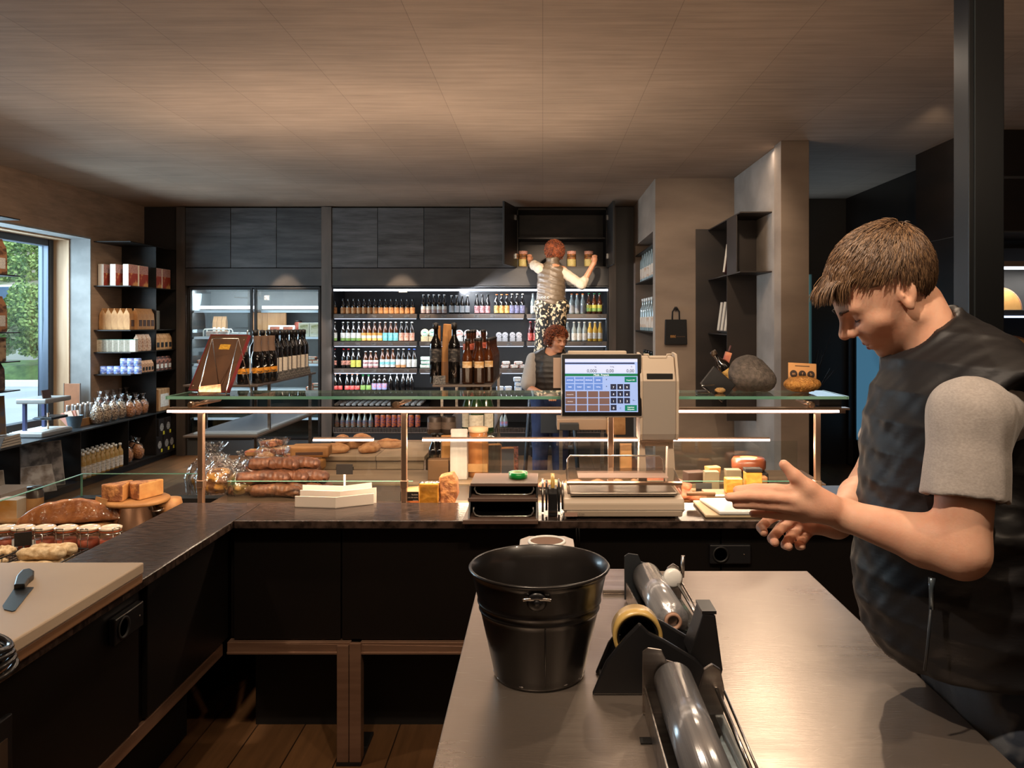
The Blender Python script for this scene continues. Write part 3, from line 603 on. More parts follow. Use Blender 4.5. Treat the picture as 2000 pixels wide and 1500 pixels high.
T(MB().box(.165,.20,1.335,1.355,tz,tz+.002).build('label_tab', blkm), 'thin dark strip poking out beside the nearer film dispenser', 'strip')
# white angular box with a round opening behind the bucket
o = E('label_box', (at(1068,1053,2.1).x, 2.1, tz), 'pale angular box with round brown opening behind the bucket', 'box')
oc = [(-.072,-.035),(-.05,-.065),(.05,-.065),(.072,-.035),(.072,.035),(.05,.065),(-.05,.065),(-.072,.035)]
MB().prism(oc, 2, 0, .128).build('body', mat('grey_box', (186,176,168), .4), o, bev=.004)
MB().lathe([(.044,.128),(.05,.128),(.05,.134),(.044,.134),(.044,.128)], 40, cap=False).build('ring', whiteg, o); MB().lathe([(0,.130),(.044,.130)], 40, cap=False).build('insert', mat('brown_card', (112,82,62), .6), o)
# ---------------------------------------------------------------- things on the left worktop
T(MB().box(-1.52,-1.09,1.40,2.165,.901,.928).build('chopping_board', mat('board_wood', (150,110,76), .6, col2=(130,92,62), sc=(20,3,20)), bev=.004), 'brown wooden board under the large white cutting board', 'cutting board')
T(MB().box(-1.53,-1.085,1.62,2.16,.9285,.958).build('chopping_board', mat('board_white', (206,186,162), .5, col2=(196,174,150), sc=(3,3,3)), bev=.004), 'large thick white cutting board on the left worktop', 'cutting board')
kn = E('cleaver', pz(38,1155,.96), 'wide bladed knife with black handle lying on the white cutting board', 'knife')
def kp(l, z): return [(lambda v: (v.x, v.y))(pz(a,b,z)) for a, b in l]
MB().prism(kp(((30,1146),(66,1147),(30,1192),(24,1194),(8,1190),(5,1183)), .96), 2, .9585, .9605).build('blade', mat('blade', (70,76,82), .32, .8), kn, w=True)
MB().prism(kp(((27,1148),(32,1130),(43,1118),(58,1115),(67,1120),(66,1128),(56,1136),(49,1147)), .964), 2, .9585, .972).build('handle', blkp, kn, w=True, bev=.003)
cb = E('bag_stack', (-1.12,1.53,.9285), 'pile of dark plastic film bags at the lower left corner', 'bags')
for k in range(4):
    z = .0+k*.014; pts = [(.0+.09*math.cos(t)*(1-.03*k), .075*math.sin(t)*(1-.04*k), z+.008+.004*math.sin(3*t+k)) for t in np.linspace(0,2*PI,40)[:-1]]
    MB().tube(pts, .008, 8, closed=True, flat=.7).build('bag', mat('dark_film', (34,32,32), .2, spec=.8), cb)
MB().lathe([(0,.0),(.1,.0),(.1,.04),(.06,.05),(0,.05)], 30, sx=.7, sy=.55, M=tr(0,0,.004)).build('bag', mat('dark_film', (34,32,32), .2), cb)
e = E('notice_board', (-1.11,1.45,.42), 'dark framed notice board standing at the lower left corner', 'frame')
x = -1.115; MB().box(x,x+.012,1.2,1.652,.42,.798).build('frame', blkp, e, w=True, bev=.003)
MB().box(x+.012,x+.015,1.22,1.632,.44,.755).build('sheet', mat('brown_sheet', (70,52,38), .6), e, w=True)
# ---------------------------------------------------------------- scale
sc = E('weighing_scale', (.30,2.98,.9), 'white shop scale with touch screen and label printer tower', 'scale')
beige = mat('scale_beige', (206,188,168), .42); beig2 = mat('scale_grey', (168,158,148), .5)
m = MB().prism([(2.862,.925),(2.862,.958),(2.872,.972),(3.10,.985),(3.11,.925)], 0, .075, .512); m.build('base', beige, sc, w=True, bev=.006)
MB().prism([(2.866,.908),(2.858,.932),(3.10,.932),(3.09,.908)], 0, .085, .505).build('base_skirt', beige, sc, w=True, bev=.004)
MB().box(.073,.514,2.8585,2.862,.9335,.936).build('groove', beig2, sc, w=True)
for x in (.11,.47):
    for y in (2.89,3.07): MB().lathe([(.014,.9),(.014,.909)], 14, 0, tr(x,y,0)).build('foot', blkp, sc, w=True)
MB().box(.079,.125,2.8555,2.8578,.912,.926).build('rating_plate', mat('plate_pink', (176,142,126), .5), sc, w=True)
text('12 maxi', .007, blkm, 'lettering', sc, tr(.128,2.8555,.919) @ FRONT, 'LEFT', w=True)
MB().box(.10,.49,2.885,3.06,.979,.992).build('platter', steelb, sc, w=True, bev=.004)
cov = MB().prism([(2.872,.986),(2.876,1.028),(3.06,1.052),(3.068,.992)], 0, .088, .505); cov.build('clear_cover', glassmat('cover_acrylic', (242,238,234), .06, 2.0), sc, w=True, bev=.006)
MB().box(.13,.46,2.90,3.03,1.0415,1.043,0,tr(0,0,-.378) @ Matrix.Identity(4) if False else None).build('inset_panel', mat('pink_sheen', (206,178,164), .35, alpha=.55), sc, w=True)
MB().prism([(2.870,1.022),(2.870,1.030),(2.884,1.033),(2.884,1.025)], 0, .088, .505).build('cover_lip', brass, sc, w=True)
wire = [(.095,3.05,1.0),(.095,3.05,1.085),(.105,3.05,1.098),(.45,3.05,1.098),(.462,3.05,1.085),(.468,3.05,1.0)]
MB().tube(wire, .0032, 8).build('wire_rack', chrome, sc, w=True)
for a, b in ((.372,.392),(.482,.502)):
    MB().prism([(a-.004,.985),(b+.010,.985),(b,1.15),(a,1.15)], 1, 3.05, 3.10).build('upright', beige, sc, w=True, bev=.002)
MB().box(.372,.502,3.045,3.10,1.15,1.168).box(.392,.482,3.05,3.06,1.135,1.15).build('crossbar', beige, sc, w=True, bev=.003)
# printer tower
X0, X1, Yp = xp(1252,3.0), xp(1320,3.0), 3.0
m = MB().prism([(Yp,1.165),(Yp-.012,1.19),(Yp-.02,1.39),(Yp+.0,1.425),(Yp+.10,1.43),(Yp+.11,1.165)], 0, X0, X1); m.build('printer_tower', beig2, sc, w=True, bev=.005)
for a in (X0-.006,X1-.002): MB().prism([(Yp-.004,1.165),(Yp-.018,1.19),(Yp-.027,1.39),(Yp-.012,1.425),(Yp+.02,1.49),(Yp+.09,1.495),(Yp+.10,1.165)], 0, a, a+.010).build('side_cheek', beige, sc, w=True, bev=.002)
MB().prism([(Yp-.022,1.388),(Yp-.005,1.43),(Yp+.02,1.478),(Yp+.085,1.482),(Yp+.10,1.388)], 0, X0+.004, X1-.004).build('printer_door', beige, sc, w=True, bev=.004)
MB().box(X0+.02,X1-.015,Yp-.021,Yp-.0,1.398,1.418).build('label_slot', blkm, sc, w=True)
MB().tube([(X0+.012,Yp+.02,1.488),(X0+.03,Yp+.02,1.488),(X0+.034,Yp+.02,1.476),(X1-.034,Yp+.02,1.476),(X1-.03,Yp+.02,1.488),(X1-.012,Yp+.02,1.488)], .004, 8).build('latch', beige, sc, w=True)
MB().box(xp(1110,3.0),xp(1225,3.0),3.02,3.06,1.487,1.502).build('rear_display', beige, sc, w=True, bev=.004)
MB().box(xp(1081,3.0),xp(1102,3.0),3.03,3.05,1.36,1.475).build('card_holder', mat('card_pink', (196,168,150), .5), sc, w=True)
# screen: tilted slab
Ms = tr(xp(1175,2.99), 2.985, zp(752,2.985)) @ rot(-6,'X')
hw, hh = .149, .115
so = MB().box(-hw-.003,hw+.003,.0,.045,-hh-.006,hh+.003,0,Ms).build('screen_housing', beig2, sc, w=True, bev=.004)
MB().box(-hw,hw,-.004,.0,-hh,hh,0,Ms).build('bezel', mat('bezel', (14,14,16), .22), so, w=True, bev=.002)
em = lambda n, c, s=.42: mat('screen_'+n, c, .4, emit=s, spec=.2)
scr = [em('blue',(150,178,236)), em('pale',(196,210,244)), em('navy',(36,40,72)), em('green',(20,110,70)), em('key',(96,134,210)), em('brown',(112,88,84)), em('dark',(40,44,66)), em('teal',(14,118,96))]
def sp(u, v): return (-hw+.011+u*(2*hw-.025), hh-.017-v*(2*hh-.031))     # screen fraction -> local x,z
m = MB()
def rc4(u0, v0, u1, v1, mi, d=-.0045):
    a, b = sp(u0,v0), sp(u1,v1); m.box(a[0],b[0],d-.0004,-.0035,b[1],a[1],mi,Ms)
rc4(0,0,1,1,0); rc4(0,0,1,.06,1,-.0047); rc4(0,.07,.96,.095,2,-.0048); rc4(0,.11,.97,.27,1,-.0047); rc4(0,.28,1,.325,3,-.0048)
for r in range(2):
    for c in range(4): rc4(.01+c*.13,.345+r*.13,.125+c*.13,.455+r*.13,4,-.0047)
for r in range(3):
    for c in range(4): rc4(.005+c*.155,.61+r*.13,.145+c*.155,.725+r*.13,5,-.0047)
for r in range(3):
    for c in range(3): rc4(.625+c*.093,.475+r*.13,.705+c*.093,.58+r*.13,6,-.0047)
rc4(.625,.865,.705,.97,6,-.0047); rc4(.82,.34,.985,.44,7,-.0047); rc4(.82,.87,.985,.98,7,-.0047)
disp = m.build('display', scr, so, w=True, recalc=False)
wt = em('white',(236,240,250),.7); bt = em('ink',(18,20,36),.05)
def st(s, u, v, size, mm, al='CENTER'):
    x, z = sp(u,v); text(s, size, mm, 'screen_lettering', so, Ms @ tr(x,-.0052,z) @ FRONT, al, .0001, w=True)
st('0,000',.37,.255,.017,bt); st('0,00',.62,.255,.017,bt); st('0,00',.9,.255,.017,bt); st('kg',.42,.16,.007,bt); st('Fr/kg',.65,.16,.007,bt); st('Fr',.92,.16,.007,bt)
st('Mode  Prepack',.5,.318,.0095,wt); st('Prepack OFF',.903,.41,.006,wt); st('Imprimer',.903,.92,.007,wt); st('Etiquette',.903,.96,.007,wt)
for r in range(3):
    for c in range(3): st(str(7-3*r+c),.665+c*.093,.555+r*.13,.011,wt)
st('0',.665,.945,.011,wt); st('C',.76,.945,.009,bt); st('<-',.945,.80,.012,bt); st('Nouveau PLU',.07,.68,.0045,wt); st('Info Article',.07,.81,.0045,wt)
for c, (s1, s2) in enumerate((('ARTICLES','FIXES'),('FONCTION','TICKET'),('FROMAGE','VRAC'),('REMISE','TOTAL'))): st(s1,.067+c*.13,.41,.0055,wt); st(s2,.067+c*.13,.54,.0055,wt)
st('+',.57,.41,.012,bt); st('+',.57,.54,.012,bt)
MB().tube([(.1,2.90,.905),(.12,2.85,.895),(.12,2.838,.86),(.128,2.885,.78)], .003, 6).tube([(.11,2.90,.905),(.128,2.85,.897),(.130,2.838,.86),(.134,2.885,.78)], .003, 6).build('cable', blkm, sc, w=True)
# ---------------------------------------------------------------- tray rack, tape machines
tm = mat('tray_rack_brown', (104,82,72), .4, col2=(92,72,63), sc=(4,4,4))
tr_ = E('tray_rack', (-.15,2.93,.9), 'brown two tier rack holding black trays on the worktop', 'rack')
def shelfbox(y0, z, zt, xl):
    return MB().box(xl,-.02,y0,3.07,z,z+.014)
MB().box(-.282,-.016,2.79,3.07,.9005,.916).build('lower_board', tm, tr_, w=True, bev=.002)
MB().box(-.268,-.018,2.842,3.07,.968,.982).build('middle_board', tm, tr_, w=True, bev=.002)
MB().box(-.262,-.018,2.875,3.07,1.016,1.028).build('top_board', tm, tr_, w=True, bev=.002)
for x in (-.265,-.024): MB().prism([(2.81,.916),(2.845,.968),(2.845,.984),(2.878,1.016),(3.07,1.016),(3.07,.916)], 0, x, x+.006).build('side_panel', blkp, tr_, w=True)
MB().box(-.26,-.02,3.06,3.07,.916,1.016).build('back_panel', blkm, tr_, w=True)
def tray(y0, z, label):
    pts = []
    o = E('tray', (-.14,y0+.08,z), label, 'tray', 'black trays in the rack')
    prof = [(-.105,.034),(-.108,.02),(-.1,.006),(-.085,.001),(.085,.001),(.1,.006),(.108,.02),(.105,.034)]
    inner = [(a*.97, b+.003) for a, b in prof]
    MB().prism(prof+inner[::-1], 1, -.08, .10, sm=False).build('body', mat('glossy_black', (14,13,13), .12, coat=.5), o)
    MB().tube([(a, -.081, b) for a, b in prof], .003, 8).build('rim', mat('glossy_rim', (130,126,122), .15, .5, coat=1), o)
tray(2.83,.918,'glossy black tray on the lower tier of the brown rack'); tray(2.885,.984,'glossy black tray on the upper tier of the brown rack')
gt = E('tape_roll', (at(1012,925,2.97).x,2.97,1.029), 'bright green roll of tape on the brown tray rack', 'tape')
MB().lathe([(.026,0),(.035,0),(.035,.022),(.026,.022),(.026,0)], 40, cap=False).build('tape', mat('green_tape', (0,150,62), .3, coat=.5), gt); MB().lathe([(.0225,.001),(.026,.001),(.026,.021),(.0225,.021),(.0225,.001)], 40, cap=False).build('core', mat('tape_core', (176,196,150), .6), gt)
cm = E('tape_machine', (.03,2.95,.9), 'black label tape machine with discs between rack and scale', 'tape dispenser')
for x, r, mm in ((.0,.062,steelb),(.014,.056,blkp),(.06,.06,blkp),(.074,.052,steelb)): MB().lathe([(0,-.004),(r,-.004),(r,.004),(0,.004)], 36, 0, tr(x,2.96,.966) @ rot(90,'Y')).build('disc', mm, cm, w=True)
MB().prism([(2.90,.902),(2.90,.985),(2.92,1.0),(2.99,1.0),(3.03,.902)], 0, .02, .054).build('body', blkp, cm, w=True, bev=.003)
MB().lathe([(.03,-.007),(.045,-.007),(.045,.007),(.03,.007),(.03,-.007)], 32, 0, tr(.037,2.97,1.0) @ rot(90,'Y'), cap=False).build('tape_roll', mat('yellow_tape', (196,160,84), .35), cm, w=True)
MB().box(.022,.052,2.896,2.901,.916,.922).build('blade', chrome, cm, w=True)
# white boards and knife at the right of the worktop
T(MB().box(xp(1370,2.95),xp(1500,2.95)+.22,2.88,3.12,.9005,.912).build('cutting_board', mat('board_cream', (190,168,134), .5), bev=.004), 'cream cutting board lying under the white board right of the scale', 'cutting board')
T(MB().prism([(xp(1402,2.9),2.875),(xp(1368,3.05)+.005,3.10),(1.2,3.10),(1.2,2.875)], 2, .9125, .926).build('cutting_board', whiteg, bev=.005), 'white cutting board right of the scale, behind the hands', 'cutting board')
kf = E('bread_knife', (xp(1480,3.12),3.14,.93), 'long knife with pale handle lying behind the white board', 'knife')
MB().box(xp(1395,3.12),xp(1600,3.12),3.115,3.14,.9275,.929).build('blade', chrome, kf, w=True); MB().tube([(xp(1342,3.12),3.13,.934),(xp(1370,3.12),3.13,.935),(xp(1398,3.12),3.13,.934)], [.007,.009,.007], 10).build('handle', mat('knife_wood', (126,92,62), .5), kf, w=True)
kf = E('bread_knife', (xp(1640,3.12),3.13,.905), 'pale wooden handled tool at the right end of the worktop', 'knife')
MB().tube([(xp(1606,3.12),3.1,.907),(xp(1640,3.12),3.1,.909),(xp(1672,3.12),3.1,.907)], [.006,.008,.006], 10).build('handle', mat('knife_wood2', (176,140,96), .5), kf, w=True)
# ---------------------------------------------------------------- bottles
dkg = mat('dark_bottle_glass', (22,17,14), .08, spec=.7); amb = mat('amber_glass', (78,38,14), .08, col2=(46,23,10), sc=(9,9,9), spec=.7)
clr = mat('pale_bottle', (150,160,158), .08, col2=(120,132,132), sc=(30,30,9), spec=.7); grn = mat('green_bottle', (36,58,34), .08, spec=.7); yel = mat('yellow_drink', (206,168,70), .1, spec=.7)
blackg = mat('black_glass', (12,11,12), .06, spec=.8); cream = mat('cream_sauce', (176,146,92), .2, col2=(150,118,66), sc=(20,20,20)); redd = mat('red_drink', (70,16,18), .1, spec=.7)
PROF = {'beer': [(.9,0),(1,.03),(1,.56),(.86,.64),(.5,.76),(.42,.84),(.42,.97),(.46,1)], 'wine': [(.92,0),(1,.02),(1,.62),(.9,.68),(.46,.77),(.4,.82),(.4,.95),(.44,1)],
        'flip': [(.9,0),(1,.03),(1,.45),(.8,.58),(.42,.82),(.36,.9),(.36,1)], 'champ': [(.95,0),(1,.02),(1,.5),(.85,.6),(.42,.8),(.38,.9),(.38,1)], 'sauce': [(.9,0),(1,.03),(1,.62),(.9,.72),(.42,.8),(.38,.9),(.38,1)],
        'can': [(.85,0),(1,.04),(1,.93),(.85,1)], 'jar': [(.95,0),(1,.04),(1,.8),(.85,.86),(.85,1)]}
def bottle(kind, h, r, gm, cap, lab, lz=(.12,.5), seg=14, name='bottle', arc=None):
    P = PROF[kind]; m = MB().lathe([(a*r, b*h) for a, b in P], seg); o = m.build(name, gm)
    if cap: cz = .9 if kind not in ('can',) else .95; MB().lathe([(.47*r if kind not in ('jar','can') else .88*r, cz*h if kind != 'beer' else .955*h),(.5*r if kind not in ('jar','can') else .9*r, h*1.0),(0,h*1.015)], seg).build('cap', cap, o)
    if lab:
        if not isinstance(lab, list): lab = [lab]
        m = MB(); n = len(lab); z0, z1 = lz
        for i, _ in enumerate(lab): m.lathe([(r*1.015, h*(z0+(z1-z0)*i/n)),(r*1.015, h*(z0+(z1-z0)*(i+1)/n))], seg, i, cap=False, **({} if arc is None else dict(a0=-PI/2-arc/2, a1=-PI/2+arc/2)))
        m.build('label', lab, o, recalc=False)
    T(o, 'bottle', 'bottle'); return o
def lm(name, c, c2=None, s=60): return mat('label_'+name, c, .6, col2=c2 or tuple(int(x*.88) for x in c), sc=(s,s,s*2), lo=.46, hi=.64)
def row(py_or_z, Y, xs, proto, noun, where, group, rz=None, dy=None, world=False, cat='bottle'):
    z = py_or_z if world else bz(py_or_z)+.001
    proto['category'] = cat
    for i, px in enumerate(xs):
        y = Y if dy is None else dy[i]
        place(proto, i, (xp(px, y), y, z), '%s %s from the left, %s' % (NTH[i], noun, where) if len(xs) > 1 else '%s, %s' % (noun, where), rz=random.uniform(-.12,.12) if rz is None else rz, group=group)
tan = lm('tan',(206,150,96),(150,96,60)); gry = lm('grey',(176,172,172),(180,110,104)); sil = lm('silver',(150,152,156)); pnk = lm('pink',(206,150,150),(90,40,50)); ylw = lm('yellow',(226,196,110),(150,60,40)); nav = lm('navy',(90,92,128),(140,140,170))
wht = lm('white',(222,220,214),(190,186,180)); tea = lm('teal',(96,186,196),(160,214,214)); gre = lm('green',(120,156,70),(150,180,110)); org = lm('orange',(214,150,70)); red = lm('red',(206,60,54),(232,150,140)); lim = lm('lime',(206,200,90)); lbl = lm('lightblue',(120,150,206),(220,120,90))
bcap = mat('cap_black', (24,22,22), .4); wcap = mat('cap_white', (214,212,206), .4); rcap = mat('cap_red', (176,44,48), .4); gcap = mat('cap_green', (40,120,70), .4); ocap = mat('cap_orange', (206,120,60), .4); ycap = mat('cap_yellow', (226,190,30), .4); scap = mat('cap_silver', (186,182,176), .3, .8); blcap = mat('cap_blue', (60,90,190), .4)
G1, G2, G3, G4 = ['bottles on the %s shelf of the open fridge' % k for k in ('top','second','third','fourth')]
Yb = 9.70; r = .031; t1 = 'top shelf of open fridge'; t2 = 'second shelf of open fridge'; t3 = 'third shelf of open fridge'; t4 = 'fourth shelf of open fridge'
row(613, Yb, [653.5]+[670+k*10.45 for k in range(14)], bottle('beer', .185, r, blackg, bcap, tan, (.02,.42)), 'orange-labelled black beer bottle', t1, G1)
row(613, Yb, [827+k*10.2 for k in range(5)], bottle('beer', .235, r, blackg, wcap, [gry,wht], (.04,.4)), 'grey-labelled black beer bottle', t1, G1)
row(613, Yb, [882+k*10.2 for k in range(4)], bottle('beer', .225, r, blackg, wcap, sil, (.08,.44)), 'silver-labelled beer bottle', t1, G1)
row(613, Yb, [931.5,942,952.5], bottle('beer', .235, r, blackg, bcap, pnk, (.04,.42)), 'pink-labelled beer bottle', t1, G1)
row(613, Yb, [970,980,990], bottle('beer', .24, r, blackg, ocap, ylw, (.04,.42)), 'yellow-labelled beer bottle', t1, G1)
row(613, Yb, [1000,1010,1020.5], bottle('beer', .245, r, blackg, wcap, nav, (.04,.42)), 'navy-labelled beer bottle', t1, G1)
row(613, Yb, [1041,1050], bottle('beer', .25, r, clr, scap, wht, (.06,.4)), 'clear bottle by the ladder woman', t1, G1)
row(613, Yb, [1116.5,1127,1138], bottle('beer', .245, r, clr, ocap, sil, (.06,.44)), 'pale lemonade bottle', t1, G1)
row(613, Yb, [1150,1160.5,1171], bottle('beer', .25, r, amb, gcap, [gre,lim], (.12,.44)), 'green-capped brown bottle', t1, G1)
row(667, Yb, [653.5,670,680,690.5,701], bottle('beer', .235, r, dkg, wcap, [gre,wht,wht], (.03,.44)), 'white and green labelled beer bottle', t2, G2)
row(667, Yb, [711,721,731.5,742], bottle('beer', .235, r, amb, wcap, [ylw,wht,org], (.03,.44)), 'cream and yellow labelled beer bottle', t2, G2)
row(667, Yb, [752.5,763,773], bottle('beer', .235, r, amb, wcap, tea, (.03,.44)), 'turquoise-labelled beer bottle', t2, G2)
row(667, Yb, [784,794,804.5], bottle('beer', .235, r, dkg, wcap, lm('flesh',(206,176,160),(190,110,80)), (.03,.44)), 'pale orange patterned beer bottle', t2, G2)
row(667, Yb, [1036,1046], bottle('beer', .24, r, redd, rcap, red, (.04,.42)), 'red-labelled dark bottle', t2, G2)
row(667, Yb, [1108,1121,1131,1141.5], bottle('beer', .235, r, clr, wcap, wht, (.06,.42)), 'white-labelled clear bottle', t2, G2)
row(667, Yb, [1152,1162,1172], bottle('beer', .235, r, yel, wcap, wht, (.14,.44)), 'yellow drink bottle with white label', t2, G2)
row(720, Yb, [653,671,680.5], bottle('beer', .235, r, blackg, rcap, lm('disc',(206,140,120),(60,30,28),40), (.16,.4)), 'red-capped black bottle', t3, G3)
row(720, Yb, [690,700.5], bottle('beer', .235, r, dkg, wcap, lim, (.06,.42)), 'yellow-labelled dark bottle', t3, G3)
row(720, Yb, [714,724,734], bottle('beer', .205, r, amb, wcap, [pnk,wht,pnk,wht], (.03,.48)), 'short striped-label beer bottle', t3, G3)
row(720, Yb, [747,757,767.5], bottle('beer', .235, r, amb, scap, [wht,tea,wht], (.06,.46)), 'white and turquoise labelled bottle', t3, G3)
row(720, Yb, [778,788], bottle('beer', .235, r, dkg, wcap, [tan,wht,wht], (.04,.46)), 'white and gold labelled bottle', t3, G3)
row(720, Yb, [799,809], bottle('beer', .235, r, dkg, blcap, wht, (.06,.46)), 'blue-capped bottle with plain white label', t3, G3)
row(765, Yb, [655,664,678,688,698], bottle('flip', .22, r, blackg, ocap, red, (.08,.3)), 'swing-top black bottle with red label', t4, G4)
row(765, Yb, [709,720], bottle('flip', .20, r, blackg, gcap, gre, (.08,.36)), 'green-labelled swing-top bottle', t4, G4)
row(765, Yb, [731,741,751], bottle('beer', .225, r, dkg, blcap, lbl, (.08,.42)), 'blue-labelled dark bottle', t4, G4)
row(765, Yb, [763,775.5,787.5,797,804], bottle('champ', .235, r, blackg, ycap, None), 'plain black bottle with bright yellow cap', t4, G4)
row(836, 9.70, [658,669,680,690.5,702,713,724.5], bottle('flip', .165, .03, clr, scap, [lm('multi',(120,110,100),(200,120,80),30),lm('multi2',(90,120,140),(160,80,70),30)], (.05,.5)), 'small coloured drink bottle', 'bottom of open fridge', 'small bottles at the bottom of the open fridge')
row(836, 9.70, [737,748,759,770,781,792,803,816], bottle('can', .15, .032, lm('can',(206,110,60),(60,60,120),30), scap, None, name='drink_can'), 'orange patterned drink can', 'bottom of open fridge', 'drink cans at the bottom of the open fridge', cat='can')
row(836, 9.70, [980,987], bottle('flip', .17, .032, clr, scap, lbl, (.1,.4)), 'small clear water bottle', 'bottom of open fridge', 'water bottles at the bottom of the open fridge')
pk = bottle('jar', .14, .03, lm('rosejar',(206,130,120),(180,90,80)), wcap, None, name='jar'); row(720, 9.68, [1037,1045.5], pk, 'pink sauce jar with white lid', t3, G3, cat='jar')
# slanted cans and magazines on the rack below the fourth shelf
rk = T(MB().prism([(9.62,bz(799)),(10.1,bz(799)+.12),(10.1,bz(799)+.135),(9.62,bz(799)+.015)], 0, bx(652), bx(835)).build('slanted_rack', blk), 'slanted black rack with packets in the open fridge', 'rack')
pr = MB().box(-.024,.024,-.09,.09,0,.018).build('packet', lm('packet',(200,196,190),(120,110,104),25)); T(pr, 'x', 'packet')
for i in range(15):
    x = 657+i*11.6; place(pr, i, (bx(x), 9.75, bz(799)+.058), '%s slim packet from the left lying on the slanted fridge rack' % NTH[i], group='packets on the slanted rack'); 
for o in [o for o in C.objects if o.name.startswith('packet')]: o.rotation_euler = (math.radians(14), 0, -.25)
# cheese domes, cups and packs on the fridge shelves
def disc(name, h, r, a, b, w=None):
    """round pack standing on edge on a small base, printed disc facing the shopper"""
    o = MB().lathe([(0,-.022),(r*.93,-.022),(r,-.016),(r,.016),(r*.93,.022),(0,.022)], 28, 0, tr(0,0,h+r*.8) @ rot(90,'X')).box(-r*.9,r*.9,-.03,.03,0,h).build(name, a, bev=0)
    MB().lathe([(0,.0235),(r*.86,.0235)], 28, 0, tr(0,0,h+r*.8) @ rot(90,'X'), cap=False).build('label', b, o, recalc=False); return T(o, 'x', 'pack')
dsc = lm('cheese_disc',(226,222,214),(200,80,60),14)
row(667, 9.72, [830,845], disc('cheese_pack', .06, .05, lm('creampack',(220,200,160)), lm('greendisc',(216,220,210),(60,150,120),16)), 'round cheese pack with green band', t2, 'round cheese packs', cat='pack')
row(667, 9.72, [897,914,928.5,943.5], disc('cheese_pack', .05, .05, wht, dsc), 'round cheese pack with red white disc', t2, 'round cheese packs', cat='pack')
row(667, 9.72, [974.5,986.5,1001,1013.5], disc('yogurt_pot', .045, .036, lm('potgrey',(176,176,180)), lm('potdisc',(210,210,214),(60,60,66),40)), 'grey pot with round lid', t2, 'grey pots', cat='pot')
def slab(name, w, d, h, m1, m2, rnd=.01):
    o = MB().box(-w/2,w/2,-d/2,d/2,0,h).build(name, m1, bev=rnd, seg=3); MB().box(-w*.38,w*.38,-d*.36,d*.36,h,h+.0015).box(-w*.36,w*.36,-d/2-.0015,-d/2,h*.2,h*.8).build('label', m2, o); return T(o, 'x', 'pack')
gp = slab('soft_pack', .13, .1, .045, lm('greenpack',(110,176,150),(220,226,220),30), wht)
for i, (px, k) in enumerate(((829,0),(830,1),(829,2))): place(gp, i, (bx(px), 9.72, bz(720)+.001+.046*k), ('lowest','middle','topmost')[i]+' green soft pack of the stack on the third fridge shelf', rz=.1*k, group='green soft packs')
sp_ = slab('sausage_pack', .1, .1, .04, lm('palepack',(206,190,180),(170,110,96),30), wht)
for i, (px, k) in enumerate(((986,0),(987.5,1),(1004,0),(1012,1),(1021,0))): place(sp_, i, (bx(px), 9.70, bz(720)+.001+.041*k), ('lower pale pack of the pair left of the woman','upper pale pack of the pair left of the woman','first single pale pack beside the pair, third fridge shelf','pale pack lying across two others, third fridge shelf','pale pack nearest the woman, third fridge shelf')[i], rz=.05*i, group='pale packs on the third shelf')
tb_ = slab('plastic_tub', .09, .09, .055, lm('tubgrey',(170,186,206),(120,130,150),30), wht)
for i, (px, k) in enumerate(((1011,0),(1012,1),(1010,2),(992,0),(976,0))): place(tb_, i, (bx(px), 9.70, bz(765)+.001+.056*k), ('bottom tub of the stack of three beside the woman','middle tub of the stack of three beside the woman','top tub of the stack of three beside the woman','single blue tub left of the stack of three','single blue tub farthest left on the fourth fridge shelf')[i], rz=.1, group='blue tubs on the fourth shelf')
# jars in the open cupboard
cj = bottle('jar', .19, .055, lm('honey',(90,54,26),(170,110,50),16), None, lm('jarlabel',(196,176,110)), (.05,.5), name='cookie_jar'); MB().lathe([(.05,.155),(.056,.16),(.056,.195),(0,.2)], 18).build('lid', lm('striped_lid',(190,120,100),(226,200,190),90), cj)
for i, (px, l) in enumerate(((1021,'patterned-lid jar left of the woman in the open cupboard'),(1117,'patterned-lid jar just right of the woman in the open cupboard'),(1151,'patterned-lid jar by the right leaf of the open cupboard'))):
    place(cj, i, (bx(px), 9.72, bz(523)+.016), l, group='jars in the open cupboard'); 
for o in [o for o in C.objects if o.name.startswith('cookie_jar')]: o['category'] = 'jar'
# ---------------------------------------------------------------- goods in the glass fridge
kraft = mat('kraft_paper', (186,138,88), .7, col2=(164,116,70), sc=(14,14,14), bump=.2, bsc=(40,40,40)); choc = mat('choc_label', (72,44,32), .6)
def kbag(w, d, h, m=None, lab=None, name='paper_bag'):
    """flat bottomed bag pinched and folded at the top"""
    z1, z2 = h*.74, h*.93; v = []; f = []
    rings = [(w/2*.97,d/2*.95,0),(w/2,d/2,h*.08),(w/2*.98,d/2,z1*.6),(w/2*.97,d/2*.88,z1),(w/2*.95,d*.12,z2),(w/2*.95,d*.06,h)]
    for a, b, z in rings: v += [(-a,-b,z),(0,-b*1.1,z),(a,-b,z),(a,b,z),(0,b*1.1,z),(-a,b,z)]
    for j in range(len(rings)-1):
        for i in range(6): f.append((j*6+i, j*6+(i+1)%6, (j+1)*6+(i+1)%6, (j+1)*6+i))
    f.append((0,5,4,3,2,1)); k = (len(rings)-1)*6; f.append(tuple(range(k,k+6)))
    o = MB().add(v, f).build(name, m or kraft, bev=.003); 
    if lab: MB().box(-w*.28,w*.28,-d/2*1.1-.002,-d/2*1.1+.004,h*.16,h*.46).build('label', lab, o)
    MB().box(-w*.5,w*.5,-d*.07,d*.07,z2-.004,z2+.012).build('fold', m or kraft, o, bev=.002); return T(o, 'x', 'bag')
kb = kbag(.055, .07, .25, None, wht)
